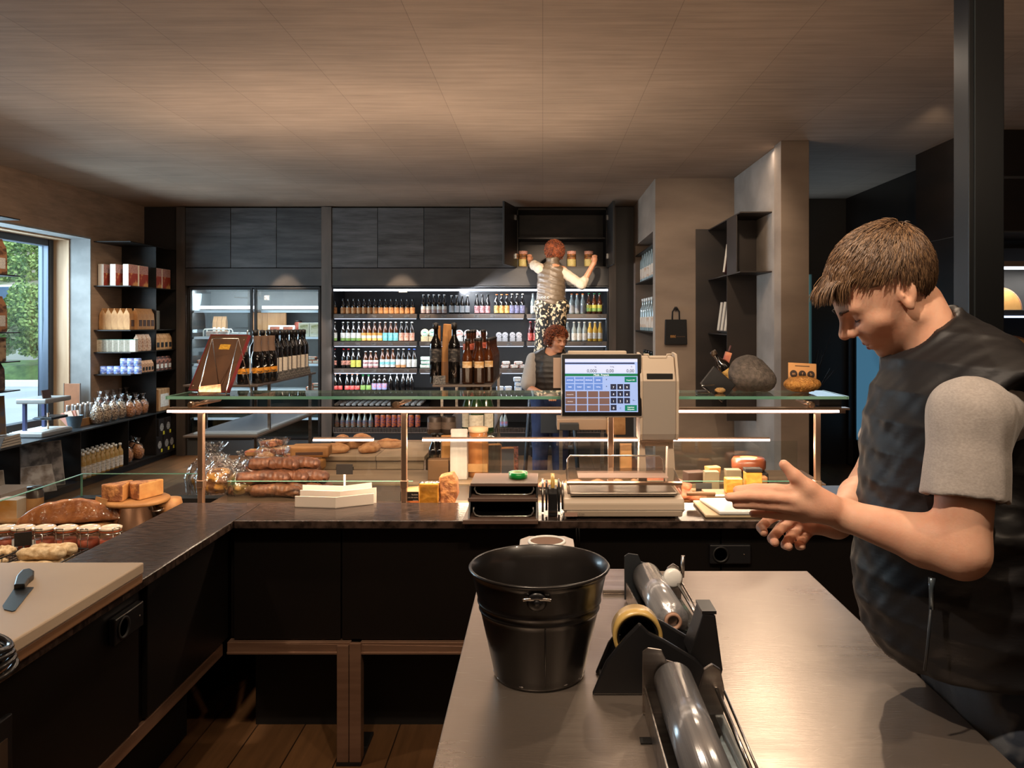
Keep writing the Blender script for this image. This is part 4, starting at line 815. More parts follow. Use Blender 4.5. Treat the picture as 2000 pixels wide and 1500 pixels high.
for i, px in enumerate((398,407,416)): place(kb, i, (bx(px), 9.95, FS[1]+.001), NTH[i]+' kraft bag from the left in the left glass fridge', group='kraft bags in the glass fridge')
brd = T(MB().box(-.12,.12,-.012,.012,0,.3).build('serving_board', mat('acacia', (176,128,84), .5, col2=(150,102,62), sc=(20,20,3)), bev=.02, seg=4), 'x', 'board')
for i, px in enumerate((482,508,520)): place(brd, i, (bx(px), 10.05-.03*i, FS[1]+.001), ('wooden board at the right end of the left glass fridge','upright wooden board left in the right glass fridge','rounded wooden board second in the right glass fridge')[i], group='wooden boards in the glass fridge')
cr = E('cheese_tray', (bx(412), 9.76, FS[1]+.001), 'white wire framed tray of two labelled pots in the left glass fridge', 'tray')
ptz = [(-.16,0,.0),(-.16,0,.07),(-.145,0,.09),(.145,0,.09),(.16,0,.07),(.16,0,.0)]
MB().tube(ptz, .008, 8).tube([(x,.1,z) for x,y,z in ptz], .008, 8).build('frame', whiteg, cr)
for x in (-.075,.075): MB().box(x-.062,x+.062,.01,.09,.004,.065).build('pot', lm('potpink',(190,150,130),(230,226,220),14), cr, bev=.01)
for i, px in enumerate((450,466,483)): 
    if i == 0: ct = slab('clear_tray', .1, .1, .05, lm('traypale',(200,206,210),(150,140,140),20), wht)
    place(ct, i, (bx(px), 9.76, FS[1]+.001), NTH[i]+' pale tray from the left beside the wire framed tray', group='pale trays in the glass fridge')
def winpack(w, h, fm): 
    o = MB().box(-w/2,w/2,-.02,.02,0,h).build('window_box', whiteg, bev=.003); MB().box(-w*.36,w*.36,-.022,-.02,h*.2,h*.86).build('window', fm, o); return T(o, 'x', 'box')
wp = winpack(.16, .14, lm('meat',(176,96,70),(90,44,34),20))
for i, px in enumerate((528,554)): place(wp, i, (bx(px), 9.75, FS[1]+.001), ('left','right')[i]+' slanted white box with meat window, right glass fridge', group='white window boxes'); 
for o in [o for o in C.objects if o.name.startswith('window_box')]: o.rotation_euler = (-.3, 0, .06)
wp = winpack(.13, .17, lm('food_picture',(222,220,210),(130,140,70),9)); wp.name = 'white_carton'
for i, px in enumerate((588,610)): place(wp, i, (bx(px), 9.73, FS[1]+.001), ('left','right')[i]+' white carton with green dot, right glass fridge', group='white cartons'); wp['category'] = 'carton'
row(FS[1], 9.95, [583], bottle('jar', .2, .05, lm('redjar',(150,60,40)), bcap, None, name='jar'), 'red lidded jar behind the white cartons', 'right glass fridge', 'jars in the glass fridge', world=True, cat='jar')
T(MB().box(bx(516),bx(526),9.598,9.6,zp(586,9.6),zp(577,9.6)).build('notice_sticker', lm('sticker',(220,224,226),(60,60,70),60)), 'small white sticker on the right glass fridge door', 'sticker')
mp = slab('meat_pack', .13, .1, .04, lm('meatpack',(190,110,80),(110,50,36),24), wht)
for i, (px, s, k) in enumerate(((598,2,0),(612,2,0),(600,2,1),(613,3,0),(600,3,0),(612,3,1),(384,2,0),(392,2,1),(480,2,0))): place(mp, i, (bx(px), 9.78, FS[s]+.001+.041*k), ['left meat pack on the third fridge shelf behind the bottles','right meat pack on the third fridge shelf behind the bottles','meat pack stacked on another, third shelf of right fridge','right meat pack on the fourth shelf, right fridge','left meat pack on the fourth shelf, right fridge','meat pack stacked on another, fourth shelf of right fridge','pack at the left edge, third shelf of left fridge','pack stacked at the left edge of the left fridge','pack near the door edge of the left fridge'][i], rz=.05*i, group='meat packs in the glass fridge')
# ---------------------------------------------------------------- island stands with wine
def stand(x0, x1, y0, y1, zs, label, name='display_stand'):
    e = E(name, ((x0+x1)/2, (y0+y1)/2, 0), label, 'display stand')
    for z in zs:
        b = MB().box(x0,x1,y0,y1,z-.012,z).build('shelf', mat('stand_shelf', (96,86,80), .38, .3, col2=(80,72,67), sc=(3,3,3)), e, w=True, bev=.003)
    MB().box(x1-.03,x1-.012,y1-.08,y1-.062,0,zs[0]-.012).box(x0+.012,x0+.03,y1-.08,y1-.062,0,zs[0]-.012).build('rear_post', steelb, e, w=True)
    MB().box(x0+.02,x1-.02,(y0+y1)/2-.006,(y0+y1)/2+.006,.0,zs[-1]-.012).build('foot_panel', blk, e, w=True)
    MB().box(x1-.03,x1-.015,y0+.25,y0+.265,zs[1],zs[0]-.012).box(x0+.015,x0+.03,y0+.25,y0+.265,zs[1],zs[0]-.012).build('front_post', steelb, e, w=True)
    return e
stand(-.62,-.287,4.45,5.6,(1.26,.975,.60),'narrow steel stand with wine bottles in the middle of the shop')
stand(-2.02,-1.60,4.45,5.6,(1.26,.975,.60),'narrow steel stand with wine bottles on the left, behind the framed board')
T(MB().box(-1.98,-1.62,4.5,5.5,.975+.001,.985).build('shelf_reflection', mat('shelf_reflection_blue', (150,170,190), .35)), 'pale sheet lying on the lower shelf of the left stand', 'sheet')  # pale blue colour imitates window light reflected by the steel shelf
mg = bottle('wine', .345, .034, blackg, bcap, lm('black_label',(26,24,26),(90,84,80),50), (.36,.58), 20, 'wine_bottle')
for i, px in enumerate((851,887)): place(mg, i, (xp(px,4.56), 4.56, 1.261), ('tall black wine bottle left of the wooden gift pack','tall black wine bottle right of the wooden gift pack')[i], group='tall black wine bottles')
w = E('wooden_gift_pack', (xp(872,4.66), 4.66, 1.261), 'slim wooden gift pack between two tall black bottles', 'gift pack')
wp2 = mat('driftwood', (196,140,80), .6, col2=(150,100,52), sc=(30,30,5), bump=.3)
MB().box(-.035,.03,-.03,.03,0,.34,0,Matrix.Rotation(.06,4,'Y')).build('body', wp2, w, bev=.004); MB().box(-.06,-.036,-.02,.02,.24,.33).build('slat', wp2, w, bev=.003); MB().box(-.02,.035,-.034,-.03,.0,.12).build('label', mat('pack_label', (150,104,66), .6), w)
ab = bottle('beer', .255, .031, amb, bcap, [lm('mountain',(206,160,96),(240,226,200),18)], (.36,.5), 16, 'cider_bottle', 2.0)
MB().lathe([(.0316,.01),(.0316,.092)], 16, cap=False).build('dark_lower_body', mat('amber_low',(44,26,14),.2), ab, recalc=False)  # darker band round the lower body of the bottle
n = 0
for rI, (x, y) in enumerate([(-.43,4.53),(-.362,4.53)]+[(-.315-.0*k,4.62+.085*k) for k in range(8)]+[(-.385,4.62+.09*k) for k in range(4)]):
    lab = ('amber bottle at the front of the middle stand, beside a tall black bottle','second amber bottle at the front of the middle stand')[rI] if rI < 2 else ('%s amber bottle from the front along the edge of the middle stand' % NTH[rI-2] if rI < 10 else '%s amber bottle from the front in the inner row, middle stand' % NTH[rI-10])
    place(ab, rI, (x, y, 1.261), lab, group='amber bottles on the middle stand')
ab2 = bottle('beer', .30, .032, amb, bcap, lm('coral',(206,110,84),(160,60,50),30), (.62,.74), 16, 'cider_bottle')
for k, (x, y) in enumerate(((-.445,4.74),(-.44,4.86),(-.435,4.98),(-.455,5.1),(-.45,5.22),(-.385,5.1),(-.385,5.2))): place(ab2, k, (x, y, 1.261), '%s taller amber bottle with coral neck label from the front, middle stand' % NTH[k], group='taller amber bottles on the middle stand')
wb = bottle('wine', .30, .036, blackg, bcap, lm('wine_label',(216,206,192),(206,196,182),70), (.14,.44), 16, 'wine_bottle', 2.2)
for k in range(8): place(wb, k, (-1.655-.005*(k%2), 4.86+.092*k, 1.261), '%s wine bottle from the front along the edge of the left stand' % NTH[k], rz=.25, group='white labelled wine bottles on the left stand')
for k in range(5):
    o = clone(wb); o.location = (-1.76, 4.86+.12*k, 1.261); o['label'] = '%s wine bottle from the front in the second row, left stand' % NTH[k]; o['group'] = 'white labelled wine bottles on the left stand'
ob2 = bottle('beer', .265, .035, blackg, None, [blackg, lm('gold_ring',(226,150,40),(20,16,14),26)], (.1,.34), 16, 'beer_bottle')
MB().lathe([(.026,.168),(.024,.2),(.020,.23),(.024,.26),(.022,.272)], 14, cap=False).build('paper_sleeve', mat('sleeve', (112,88,72), .75, bump=.3, bsc=(60,60,20)), ob2)
for k in range(4): place(ob2, k, (-1.66+.012*k if k else -1.7, 4.50+.082*k, 1.261), '%s black bottle with gold ring and paper sleeve from the front' % NTH[k], rz=.4, group='paper sleeved bottles'); 
tg = T(MB().box(-.035,.035,-.002,.002,0,.05).build('price_card', lm('card_dark',(50,48,48),(110,106,102),90)), 'x', 'card')
for k in range(6): place(tg, k, (-1.612, 4.86+.11*k, 1.2615), '%s small dark price card from the front on the left stand' % NTH[k], rz=.9, group='price cards on the left stand')
for o in [o for o in C.objects if o.name.startswith('price_card')]: o.rotation_euler.x = -.25
o = clone(tg); o.location = (xp(858,4.47), 4.465, 1.2615); o.rotation_euler.z = 0; o['label'] = 'small black price card in front of the tall black bottles'; o['group'] = 'price cards'
chb = bottle('champ', .27, .045, grn, mat('foil', (60,48,36), .4, .5), lm('champ_label',(222,214,196),(200,190,170),40), (.12,.42), 18, 'champagne_bottle', 2.2)
for k, (x, y) in enumerate(((-.425,4.60),(-.375,4.5),(-.325,4.58))): place(chb, k, (x, y, .976), ('left','front','right')[k]+' sparkling wine bottle on the lower shelf of the middle stand', rz=0, group='sparkling wine bottles')
tn = bottle('can', .1, .042, mat('dark_tin', (70,58,52), .4, .4), bcap, lm('tin_label',(96,80,70)), (.3,.7), 18, 'tin')
for k, px in enumerate((849,876)): place(tn, k, (xp(px,4.52), 4.52, .976), ('left','right')[k]+' dark tin on the lower shelf of the middle stand', group='dark tins'); tn['category'] = 'tin'
# ---------------------------------------------------------------- left wall shelves
def wshelf(y0, y1, zs, plates, label, zlo=None):
    e = E('wall_shelf', (-4.65, (y0+y1)/2, 0), label, 'shelf')
    for z in zs: MB().box(XL,-4.45,y0,y1,z-.01,z).build('board', blk, e, w=True)
    for y, za, zb in plates: MB().box(XL+.004,-4.452,y-.005,y+.005,za,zb).build('upright', blk, e, w=True)
    return e
wshelf(8.57, 9.63, (2.49,2.01,1.53,1.29,1.05), ((9.14,.57,2.48),(9.625,.57,2.48)), 'tall black steel wall shelf of packets in the left corner')
wshelf(5.6, 6.76, (2.49,2.01,1.53,1.285,1.04), ((5.61,.58,2.48),), 'black steel shelf in front of the window at the left edge')
e = E('low_shelf', (-4.65, 7.6, 0), 'long low black steel shelf counter under the window', 'shelf')
MB().box(XL,-4.45,5.6,9.63,.555,.57).build('worktop', mat('steel_top', (62,66,70), .35, .5, col2=(50,54,58), sc=(2,2,2)), e, w=True, bev=.002)
MB().box(XL,-4.45,5.6,9.63,.07,.082).build('board', blk, e, w=True); MB().box(XL,-4.5,5.6,9.63,0,.07).build('plinth', blkm, e, w=True)
for y in (5.62,6.76,7.65,8.53,9.14,9.62): MB().box(XL+.004,-4.452,y-.005,y+.005,.082,.555).build('upright', blk, e, w=True)
MB().box(XL,XL+.02,7.75,9.62,.09,.55).build('back_panel', blkm, e, w=True)
ER = PI/2        # packet front turned to the room (+X)
def yx(px, X=-4.5): return F*X/(px-CX)
spine = mat('box_spine', (206,196,182), .6)
def carton(w, d, h, front, side, name='carton', top=None):
    """w along x, d along y, h up; front (-Y) picture, x sides spine"""
    o = MB().box(-w/2,w/2,-d/2,d/2,0,h).build(name, side, bev=.001); MB().box(-w/2+.002,w/2-.002,-d/2-.001,-d/2,.002,h-.002).build('picture', front, o); return T(o, 'x', 'box')
pic = mat('food_front', (150,52,34), .5, col2=(206,150,90), sc=(16,16,14), lo=.5, hi=.62); picg = mat('food_front_grey', (120,60,44), .5, col2=(150,140,120), sc=(14,14,14), lo=.5, hi=.6)
cb_ = carton(.2, .06, .235, pic, spine)
MB().box(-.098,.098,-.0315,-.031,.14,.233).build('band', mat('pink_band', (150,104,96), .5, col2=(196,150,140), sc=(60,60,60)), cb_)
for i, (x, y, l) in enumerate(((-4.80,8.72,'first red and white carton from the wall, top of the corner shelf'),(-4.67,8.72,'second red and white carton from the wall, top of the corner shelf'),(-4.53,8.72,'third red and white carton at the shelf front corner'),(-4.53,8.95,'red and white carton behind the front corner one'),(-4.53,9.27,'first red carton beyond the divider, top of the corner shelf'),(-4.53,9.49,'second red carton beyond the divider, top of the corner shelf'))):
    place(cb_, i, (x, y, 2.011), l, rz=ER, group='red and white cartons on the corner shelf')
kb = kbag(.11, .075, .235, None, choc)
for i in range(5): place(kb, i, (-4.80+.066*i, 8.70, 1.531), '%s kraft bag from the wall in the front row, corner shelf' % NTH[i], rz=ER, group='kraft bags on the corner shelf')
for i in range(4):
    o = clone(kb); o.location = (-4.50, 8.80+.09*i, 1.531); o['label'] = '%s kraft bag from the front along the shelf edge' % NTH[i]; o['group'] = 'kraft bags on the corner shelf'
bk_ = T(MB().box(-.1,.1,-.012,.012,0,.22).build('book', mat('olive_book', (104,96,84), .6), bev=.002), 'x', 'book'); MB().box(-.097,.102,-.009,.009,.003,.217).build('pages', mat('pages', (190,182,168), .8), bk_)
for i in range(4): place(bk_, i, (-4.56, 9.24+.05*i, 1.531), '%s thin olive book from the front beyond the shelf divider' % NTH[i], rz=ER+.3, group='olive books on the corner shelf')
wpk = carton(.12, .055, .135, lm('whitepack',(206,196,176),(176,160,136),50), lm('whiteside',(200,196,186))); wpk.name = 'flour_pack'
MB().box(-.061,.061,-.0285,.0285,.131,.1365).build('teal_top', mat('teal_edge', (70,140,124), .5), wpk)
for i in range(6): place(wpk, i, (-4.80+.062*i, 8.66, 1.291), '%s white pack with teal top from the wall, corner shelf' % NTH[i], rz=0, group='white packs with teal tops')
kb2 = kbag(.085, .06, .19, lm('palebag',(206,176,150),(150,100,80),30), None)
for i in range(3): place(kb2, i, (-4.49, 8.80+.1*i, 1.291), '%s pale printed bag from the front beside the white packs' % NTH[i], rz=ER, group='pale printed bags')
kb3 = kbag(.1, .06, .19, None, blkm)
for i in range(4): place(kb3, i, (-4.50, 9.22+.1*i, 1.291), '%s kraft bag with black label beyond the divider' % NTH[i], rz=ER, group='black labelled kraft bags')
tin_ = bottle('can', .085, .036, lm('bluetin',(120,140,206),(226,230,236),26), None, None, name='tin'); tin_['category'] = 'tin'
for i in range(6): place(tin_, i, (-4.78+.075*i, 8.64, 1.051), '%s blue tin from the wall in the lower row' % NTH[i], group='blue tins on the corner shelf')
for i in range(3):
    o = clone(tin_); o.location = (-4.56+.075*i-.0, 8.64, 1.137); o['label'] = '%s blue tin from the wall in the upper row' % NTH[i]
kb4 = kbag(.07, .05, .13, lm('nutpack',(206,160,120),(120,70,60),40), blkm)
for i in range(6): place(kb4, i, (-4.49, 8.74+.068*i, 1.051), '%s little printed nut pack from the front along the shelf edge' % NTH[i], rz=ER, group='little nut packs')
kb5 = kbag(.1, .05, .16, lm('darkpack',(60,36,34),(170,110,90),24), wht)
for i in range(4): place(kb5, i, (-4.50, 9.22+.1*i, 1.051), '%s dark packet beyond the divider, corner shelf' % NTH[i], rz=ER, group='dark packets on the corner shelf')
# nut bags and biscuits on the long worktop
cello = glassmat('cellophane', (250,250,250), .1, 4.0, .9, (34,34,34))
def nutbag(w, h, fill, lidm=None, name='nut_bag', tie=True):
    o = surf(lambda p: smax(sde(p, (0,0,h*.34), (w*.5,w*.42,h*.36))+.006*wob(p, 90/w*.1, 3), .002-p[:,2], .01), (-w*.6,-w*.55,-.01), (w*.6,w*.55,h*.8), w/15, name, fill)
    pr = [(w*.4,.006),(w*.52,h*.2),(w*.5,h*.5),(w*.3,h*.72),(w*.08,h*.8),(w*.16,h*.9),(w*.26,h)]
    n = 18; v = []; f = []
    for j, (r_, z) in enumerate(pr):
        for i in range(n): a = 2*PI*i/n; k = 1+.16*math.sin(a*5+j*1.7)*(.3+j/6); v.append((r_*k*math.cos(a), r_*k*.85*math.sin(a), z))
    for j in range(len(pr)-1):
        for i in range(n): f.append((j*n+i, j*n+(i+1)%n, (j+1)*n+(i+1)%n, (j+1)*n+i))
    MB().add(v, f, 0, True).build('wrapping', cello, o, recalc=False)
    MB().lathe([(w*.09,h*.785),(w*.1,h*.80),(w*.09,h*.815)], 12, cap=False).build('tie', lidm or mat('silver_tie', (170,166,164), .4, .4), o); return T(o, 'x', 'bag')
nuts = mat('mixed_nuts', (206,180,146), .6, col2=(84,56,40), sc=(90,90,90), lo=.45, hi=.55, bump=1, bsc=(90,90,90)); bisc = mat('biscuits', (196,132,74), .7, col2=(150,90,46), sc=(60,60,60), bump=1, bsc=(70,70,70)); cran = mat('dried_fruit', (120,60,50), .5, col2=(60,34,32), sc=(80,80,80), bump=1, bsc=(80,80,80))
nb = nutbag(.13, .27, nuts)
for i in range(4): place(nb, i, (-4.56+.0*i, 8.12+.15*i, .571), '%s clear bag of nuts from the front on the long shelf' % NTH[i], rz=.4*i, group='bags of nuts')
nb2 = nutbag(.13, .24, bisc)
for i in range(6): place(nb2, i, (-4.53-.13*(i%2), 8.70+.075*i, .571), ('%s bag of brown biscuits from the front before the divider' % NTH[i]), rz=.5*i, group='bags of biscuits')
nb3 = nutbag(.12, .30, cran)
for i in range(5): place(nb3, i, (-4.76+.0*i, 8.52+.14*i, .571), ('%s bag of dried fruit from the front in the rear row' % NTH[i]), rz=.5*i, group='bags of dried fruit')
bcr = T(MB().box(-.16,.16,-.14,.14,0,.26).build('biscuit_box', mat('waffle_box', (186,146,104), .6, col2=(140,104,70), sc=(50,50,6)), bev=.01), 'ribbed tan biscuit carton on the worktop beyond the divider', 'box'); bcr.location = (-4.63,9.38,.571); MB().box(.161,.163,-.1,.1,.05,.2).build('label', wht, bcr)
# sauce bottles below
sbp = bottle('sauce', .25, .031, cream, wcap, lm('sauce_label',(206,200,190),(150,144,136),50), (.08,.5), 14, 'sauce_bottle')
n = 0
for j in range(3):
    for i in range(9):
        place(sbp, n, (-4.485-.075*j, 7.74+.085*i, .083), '%s sauce bottle from the front in the %s row below the long shelf' % (NTH[i], ('front','middle','rear')[j]), rz=ER+random.uniform(-.3,.3), group='sauce bottles below the long shelf'); n += 1
for i in range(4):
    o = clone(nb2); o.location = (-4.53-.12*(i%2), 8.64+.12*i, .083); o['label'] = '%s biscuit bag from the front on the lowest shelf' % NTH[i]; o['group'] = 'biscuit bags on the lowest shelf'
cf = carton(.14, .09, .2, mat('coffee_front', (30,26,26), .4), mat('coffee_side', (26,22,22), .5)); cf.name = 'coffee_pack'
MB().lathe([(0,0),(.045,0)], 24, 0, tr(0,-.047,.1) @ rot(90,'X'), cap=False).build('emblem', lm('emblem',(150,146,140),(90,86,82),60), cf, recalc=False); MB().box(.03,.068,-.0475,-.0465,.01,.05).build('yellow_tag', mat('yellow_tag', (206,196,60), .5), cf)
for i, (y, z, l) in enumerate(((9.25,.083,'lower near black pack with pale emblem in the corner shelf'),(9.42,.083,'lower middle black pack with pale emblem in the corner shelf'),(9.55,.083,'lower far black pack with pale emblem in the corner shelf'),(9.3,.284,'upper near black pack with pale emblem in the corner shelf'),(9.46,.284,'upper far black pack with pale emblem in the corner shelf'))): place(cf, i, (-4.51, y, z), l, rz=ER, group='black coffee packs')
# things on the long worktop near the window
e = E('brown_clipboard', (xp(141,8.42), 8.42, .503), 'brown hardboard clipboard leaning by the window jamb', 'board'); MB().box(-.085,.085,-.005,.005,0,.46).build('board', mat('hardboard', (140,86,48), .6, col2=(124,74,40), sc=(8,8,8)), e, bev=.004); MB().box(-.088,-.083,-.007,.007,0,.463).box(.083,.088,-.007,.007,0,.463).build('frame', mat('board_frame', (90,80,74), .5), e)
e = E('zinc_bucket', (-4.64, 7.86, .571), 'small zinc bucket filled with wrapped sticks on the window shelf', 'bucket'); zk = mat('zinc', (120,136,146), .4, .6, col2=(104,118,128), sc=(9,9,9))
MB().lathe([(.052,0),(.078,.118),(.081,.12),(.076,.12),(.05,.005),(0,.005)], 28, cap=False).build('shell', zk, e)
for k in range(6): MB().box(-.03,.03,-.004,.004,.01,.15,0,tr(-.03+.012*k,.01*(k%3)-.01,.02) @ Matrix.Rotation(-.75+.12*k,4,'Y')).build('packet', mat('rose_packet%d' % (k%2), ((206,140,120),(220,190,170))[k%2], .5), e)
e = E('spice_crate', (-4.72, 8.14, .571), 'low wooden crate holding steel capped spice tubes', 'crate'); wd = mat('crate_wood', (160,118,76), .6, col2=(136,96,58), sc=(20,20,4))
MB().box(-.09,.09,-.24,.24,0,.01).box(-.1,-.09,-.24,.24,0,.075).box(.09,.1,-.24,.24,0,.075).box(-.09,.09,-.25,-.24,0,.075).box(-.09,.09,.24,.25,0,.075).build('body', wd, e)
st_ = bottle('can', .2, .02, mat('steel_tube', (170,164,160), .25, .8, col2=(110,100,96), sc=(30,30,10)), scap, None, name='spice_tube'); st_['category'] = 'tube'
for i in range(10): place(st_, i, (-4.68-.08*(i%2), 7.96+.09*(i//2), .5815), '%s steel capped tube from the front, %s row of the wooden crate' % (NTH[i//2], ('outer','inner')[i%2]), group='spice tubes')
e = E('metal_press', (-4.66, 7.36, .571), 'tabletop metal press with white crossbar and black lever', 'press'); mm_ = mat('press_grey', (150,150,148), .4, .4)
MB().box(-.15,.16,-.22,.24,.0,.045).build('base', mm_, e, bev=.01); MB().box(-.13,.14,-.2,.22,.045,.05).build('sheet', whiteg, e)
for y_ in (-.12,.16): MB().box(-.09,-.06,y_,y_+.03,.045,.30).build('column', mat('press_blue', (70,74,110), .4, .4), e, bev=.003)
MB().box(-.12,.16,-.17,.22,.30,.345).build('crossbar', mm_, e, bev=.012, seg=3)
MB().box(-.03,.14,-.05,.2,.14,.165).build('lever', blkp, e, bev=.006); MB().lathe([(.008,.045),(.008,.20)], 12, 0, tr(.06,.02,0)).build('spindle', brass, e)
MB().box(-.02,.05,-.08,-.02,.15,.16).build('platen', mat('press_blue2', (90,110,130), .4), e)
e = E('sign_holder', (-4.56, 7.30, .9165), 'little dark tilted sign on the press crossbar', 'sign'); MB().box(-.004,.004,-.06,.06,0,.075,0,Matrix.Rotation(-.2,4,'Y')).build('panel', choc, e)
def art(name, w, h, a, b, label, loc, rz, tilt, cat='picture'):
    o = MB().box(-w/2,w/2,-.006,.006,0,h).build(name, mat('art_edge', (150,144,138), .6)); MB().box(-w/2+.006,w/2-.006,-.0075,-.006,.006,h-.006).build('print', mat('print_'+label[:18], a, .5, col2=b, sc=(9,9,9), lo=.42, hi=.6), o)
    T(o, label, cat); o.location = loc; o.rotation_euler = (tilt,0,rz); return o
art('art_book', .25, .33, (70,80,100), (110,84,50), 'dark art book standing tilted at the left end of the window shelf', (-4.60,6.60,.663), 1.0, -.12, 'book')
bs = T(MB().box(-.1,.1,-.13,.13,0,.022).build('book', mat('grey_book', (120,112,106), .6), bev=.002), 'x', 'book'); MB().box(-.098,.102,-.128,.128,.003,.019).build('pages', mat('pages', (190,182,168), .8), bs)
for i in range(4): place(bs, i, (-4.56, 6.66, .571+.0225*i), ('lowest','second lowest','second highest','topmost')[i]+' grey book of the stack at the left end of the window shelf', rz=.05*i, group='stacked grey books')
art('leaflet', .14, .2, (190,170,150), (150,130,112), 'pale leaflet standing before the book stack at the left edge', (-4.47,6.42,.571), 1.1, -.1, 'leaflet')
art('photo_print', .36, .42, (140,134,130), (60,56,56), 'large grey photo print leaning below the window shelf', (-4.62,7.35,.083), .9, -.25)
art('photo_print', .28, .26, (176,170,164), (110,96,84), 'smaller pale photo print lying before the large grey one', (-4.50,7.1,.083), .9, -.5)
art('photo_print', .3, .3, (150,142,132), (90,80,70), 'pale print half hidden at the left edge below the shelf', (-4.56,6.5,.083), .9, -.3)
e = E('flat_carton', (-4.30,6.32,.0), 'pale open carton with orange front at the left edge', 'box'); MB().box(-.12,.12,-.2,.2,.0,.28).build('body', mat('pale_carton', (180,168,156), .7), e); MB().box(.121,.123,-.18,.18,.02,.16).build('label', mat('orange_label', (190,120,50), .6), e)
# goods on the shelf by the window
kb6 = kbag(.16, .09, .3, lm('coffeebag',(170,120,84),(90,60,44),14), wht)
for i, z in enumerate((2.011, 1.531)): place(kb6, i, (-4.55, 6.6, z), ('paper bag on the upper board before the window','paper bag at eye level at the left edge of the window')[i], rz=ER, group='paper bags before the window')
row_ = carton(.1, .1, .2, lm('striped_box',(176,150,120),(70,44,34),14), lm('striped_side',(160,134,104),(70,44,34),14)); row_.name = 'striped_box'
for i in range(3): place(row_, i, (-4.56, 6.36+.13*i, 1.286), '%s tan checked box from the left before the window' % NTH[i], rz=ER, group='checked boxes before the window')
kb7 = kbag(.15, .08, .24, lm('brownpack',(70,54,46),(120,100,84),16), None)
for i in range(2): place(kb7, i, (-4.56, 6.42+.18*i, 1.041), ('dark pouch farther left before the window','dark pouch at the end of the lowest board before the window')[i], rz=ER, group='dark pouches before the window')
# ---------------------------------------------------------------- niche bottles on the right
e = E('niche_shelf', (1.33, 8.7, 0), 'black shelves of bottles in the niche of the concrete wall', 'shelf')
for z in (2.4,2.07,1.52,1.0): MB().box(1.10,1.548,7.925,9.415,z-.012,z).build('board', blk, e, w=True)
MB().box(1.535,1.548,7.925,9.415,.13,2.5).build('back_panel', dark, e, w=True)
nbt = bottle('wine', .36, .037, clr, wcap, lm('gin',(196,176,156),(170,120,80),9), (.1,.42), 14, 'spirit_bottle')
k = 0
for z, zt in ((2.071,'top'),(1.521,'second')):
    for i in range(7): place(nbt, k, (1.16+.0*i, 8.02+.19*i, z), '%s spirit bottle from the front on the %s shelf of the niche' % (NTH[i], zt), rz=random.random()*6, group='spirit bottles in the niche'); k += 1
nbt = bottle('wine', .3, .037, grn, bcap, wht, (.1,.45), 14, 'green_bottle')
for i in range(6): place(nbt, i, (1.16, 8.02+.2*i, 1.001), '%s green bottle from the front on the lowest niche shelf' % NTH[i], rz=random.random()*6, group='green bottles in the niche'); nbt['category'] = 'bottle'
# steel bookshelf hung in the concrete corner
e = E('corner_shelf', (1.74, 7.1, 0), 'dark steel bookshelf hung in the concrete corner', 'shelf'); bs2 = mat('brown_black_steel', (52,43,38), .5, .3, col2=(42,35,31), sc=(3,3,3))
MB().box(xp(1359,7.74),1.868,7.735,7.748,.75,2.52).build('back_panel', blk2, e, w=True)
MB().box(1.612,1.868,6.47,7.734,2.505,2.515).build('board', bs2, e, w=True); MB().box(1.612,1.868,6.47,7.734,2.02,2.03).build('board', bs2, e, w=True); MB().box(1.612,1.868,6.96,7.734,1.50,1.51).build('board', bs2, e, w=True); MB().box(1.612,1.868,6.96,7.734,1.0,1.01).build('board', bs2, e, w=True)
MB().box(1.612,1.868,6.94,6.952,.75,2.505).build('upright', bs2, e, w=True); MB().box(1.612,1.618,6.60,6.94,2.03,2.505).build('upright', bs2, e, w=True)
bk2 = T(MB().box(-.012,.012,-.1,.1,0,.27).build('book', mat('white_book', (170,164,160), .6), bev=.001), 'x', 'book'); MB().box(-.009,.009,-.102,.098,.004,.266).build('pages', mat('pages', (190,182,168), .8), bk2)
for i, (y, l) in enumerate(((7.1,'first leaning white book in the dark corner shelf'),(7.24,'second leaning white book in the dark corner shelf'),(7.38,'third leaning white book in the dark corner shelf'))): place(bk2, i, (1.68, y, 1.512), l, rz=-.75, group='white books in the corner shelf')
for o in [o for o in C.objects if o.name.startswith('book') and o['label'].find('leaning white') > 0]: o.rotation_euler.x = -.25
o = clone(bk2); o.location = (1.68, 7.15, 2.032); o.rotation_euler = (-.25,0,-.75); o.data = o.data.copy(); o.data.materials.clear(); o.data.materials.append(mat('maroon', (70,34,34), .6)); o['label'] = 'maroon book leaning on the upper board of the corner shelf'; del o['group']
# tote bag on a hook
e = E('tote_bag', (xp(1320,7.72), 7.72, zp(673,7.72)), 'black tote bag hanging on the concrete wall', 'bag'); bgm = mat('black_canvas', (20,18,17), .8, bump=.3, bsc=(200,200,200))
hh_ = 49*7.72/F; ww = 22*7.72/F
MB().prism([(-ww,0),(ww,0),(ww*.94,hh_),(-ww*.94,hh_)], 1, -.02, .015).build('body', bgm, e, bev=.006, seg=3)
MB().tube([(-.035,-.005,hh_-.01),(-.033,-.005,hh_+.075),(-.012,0,hh_+.11),(.012,0,hh_+.11),(.033,-.005,hh_+.075),(.035,-.005,hh_-.01)], .007, 8).build('strap', bgm, e)
gold = mat('gold_print', (196,140,70), .4)
text('BBE', .034, gold, 'print', e, tr(-.03,-.021,hh_*.28) @ FRONT); text('FROMAGERIE', .014, mat('brown_print', (96,72,50), .5), 'print', e, tr(.045,-.021,hh_*.3) @ FRONT)
e = E('wall_hook', (xp(1320,7.74), 7.735, zp(603,7.72)), 'small dark hook holding the tote bag', 'hook'); MB().box(-.012,.012,-.005,.012,-.02,.02).build('plate', bs2, e); MB().tube([(0,-.004,0),(0,-.03,-.005),(0,-.035,.015)], .004, 6).build('peg', bs2, e)
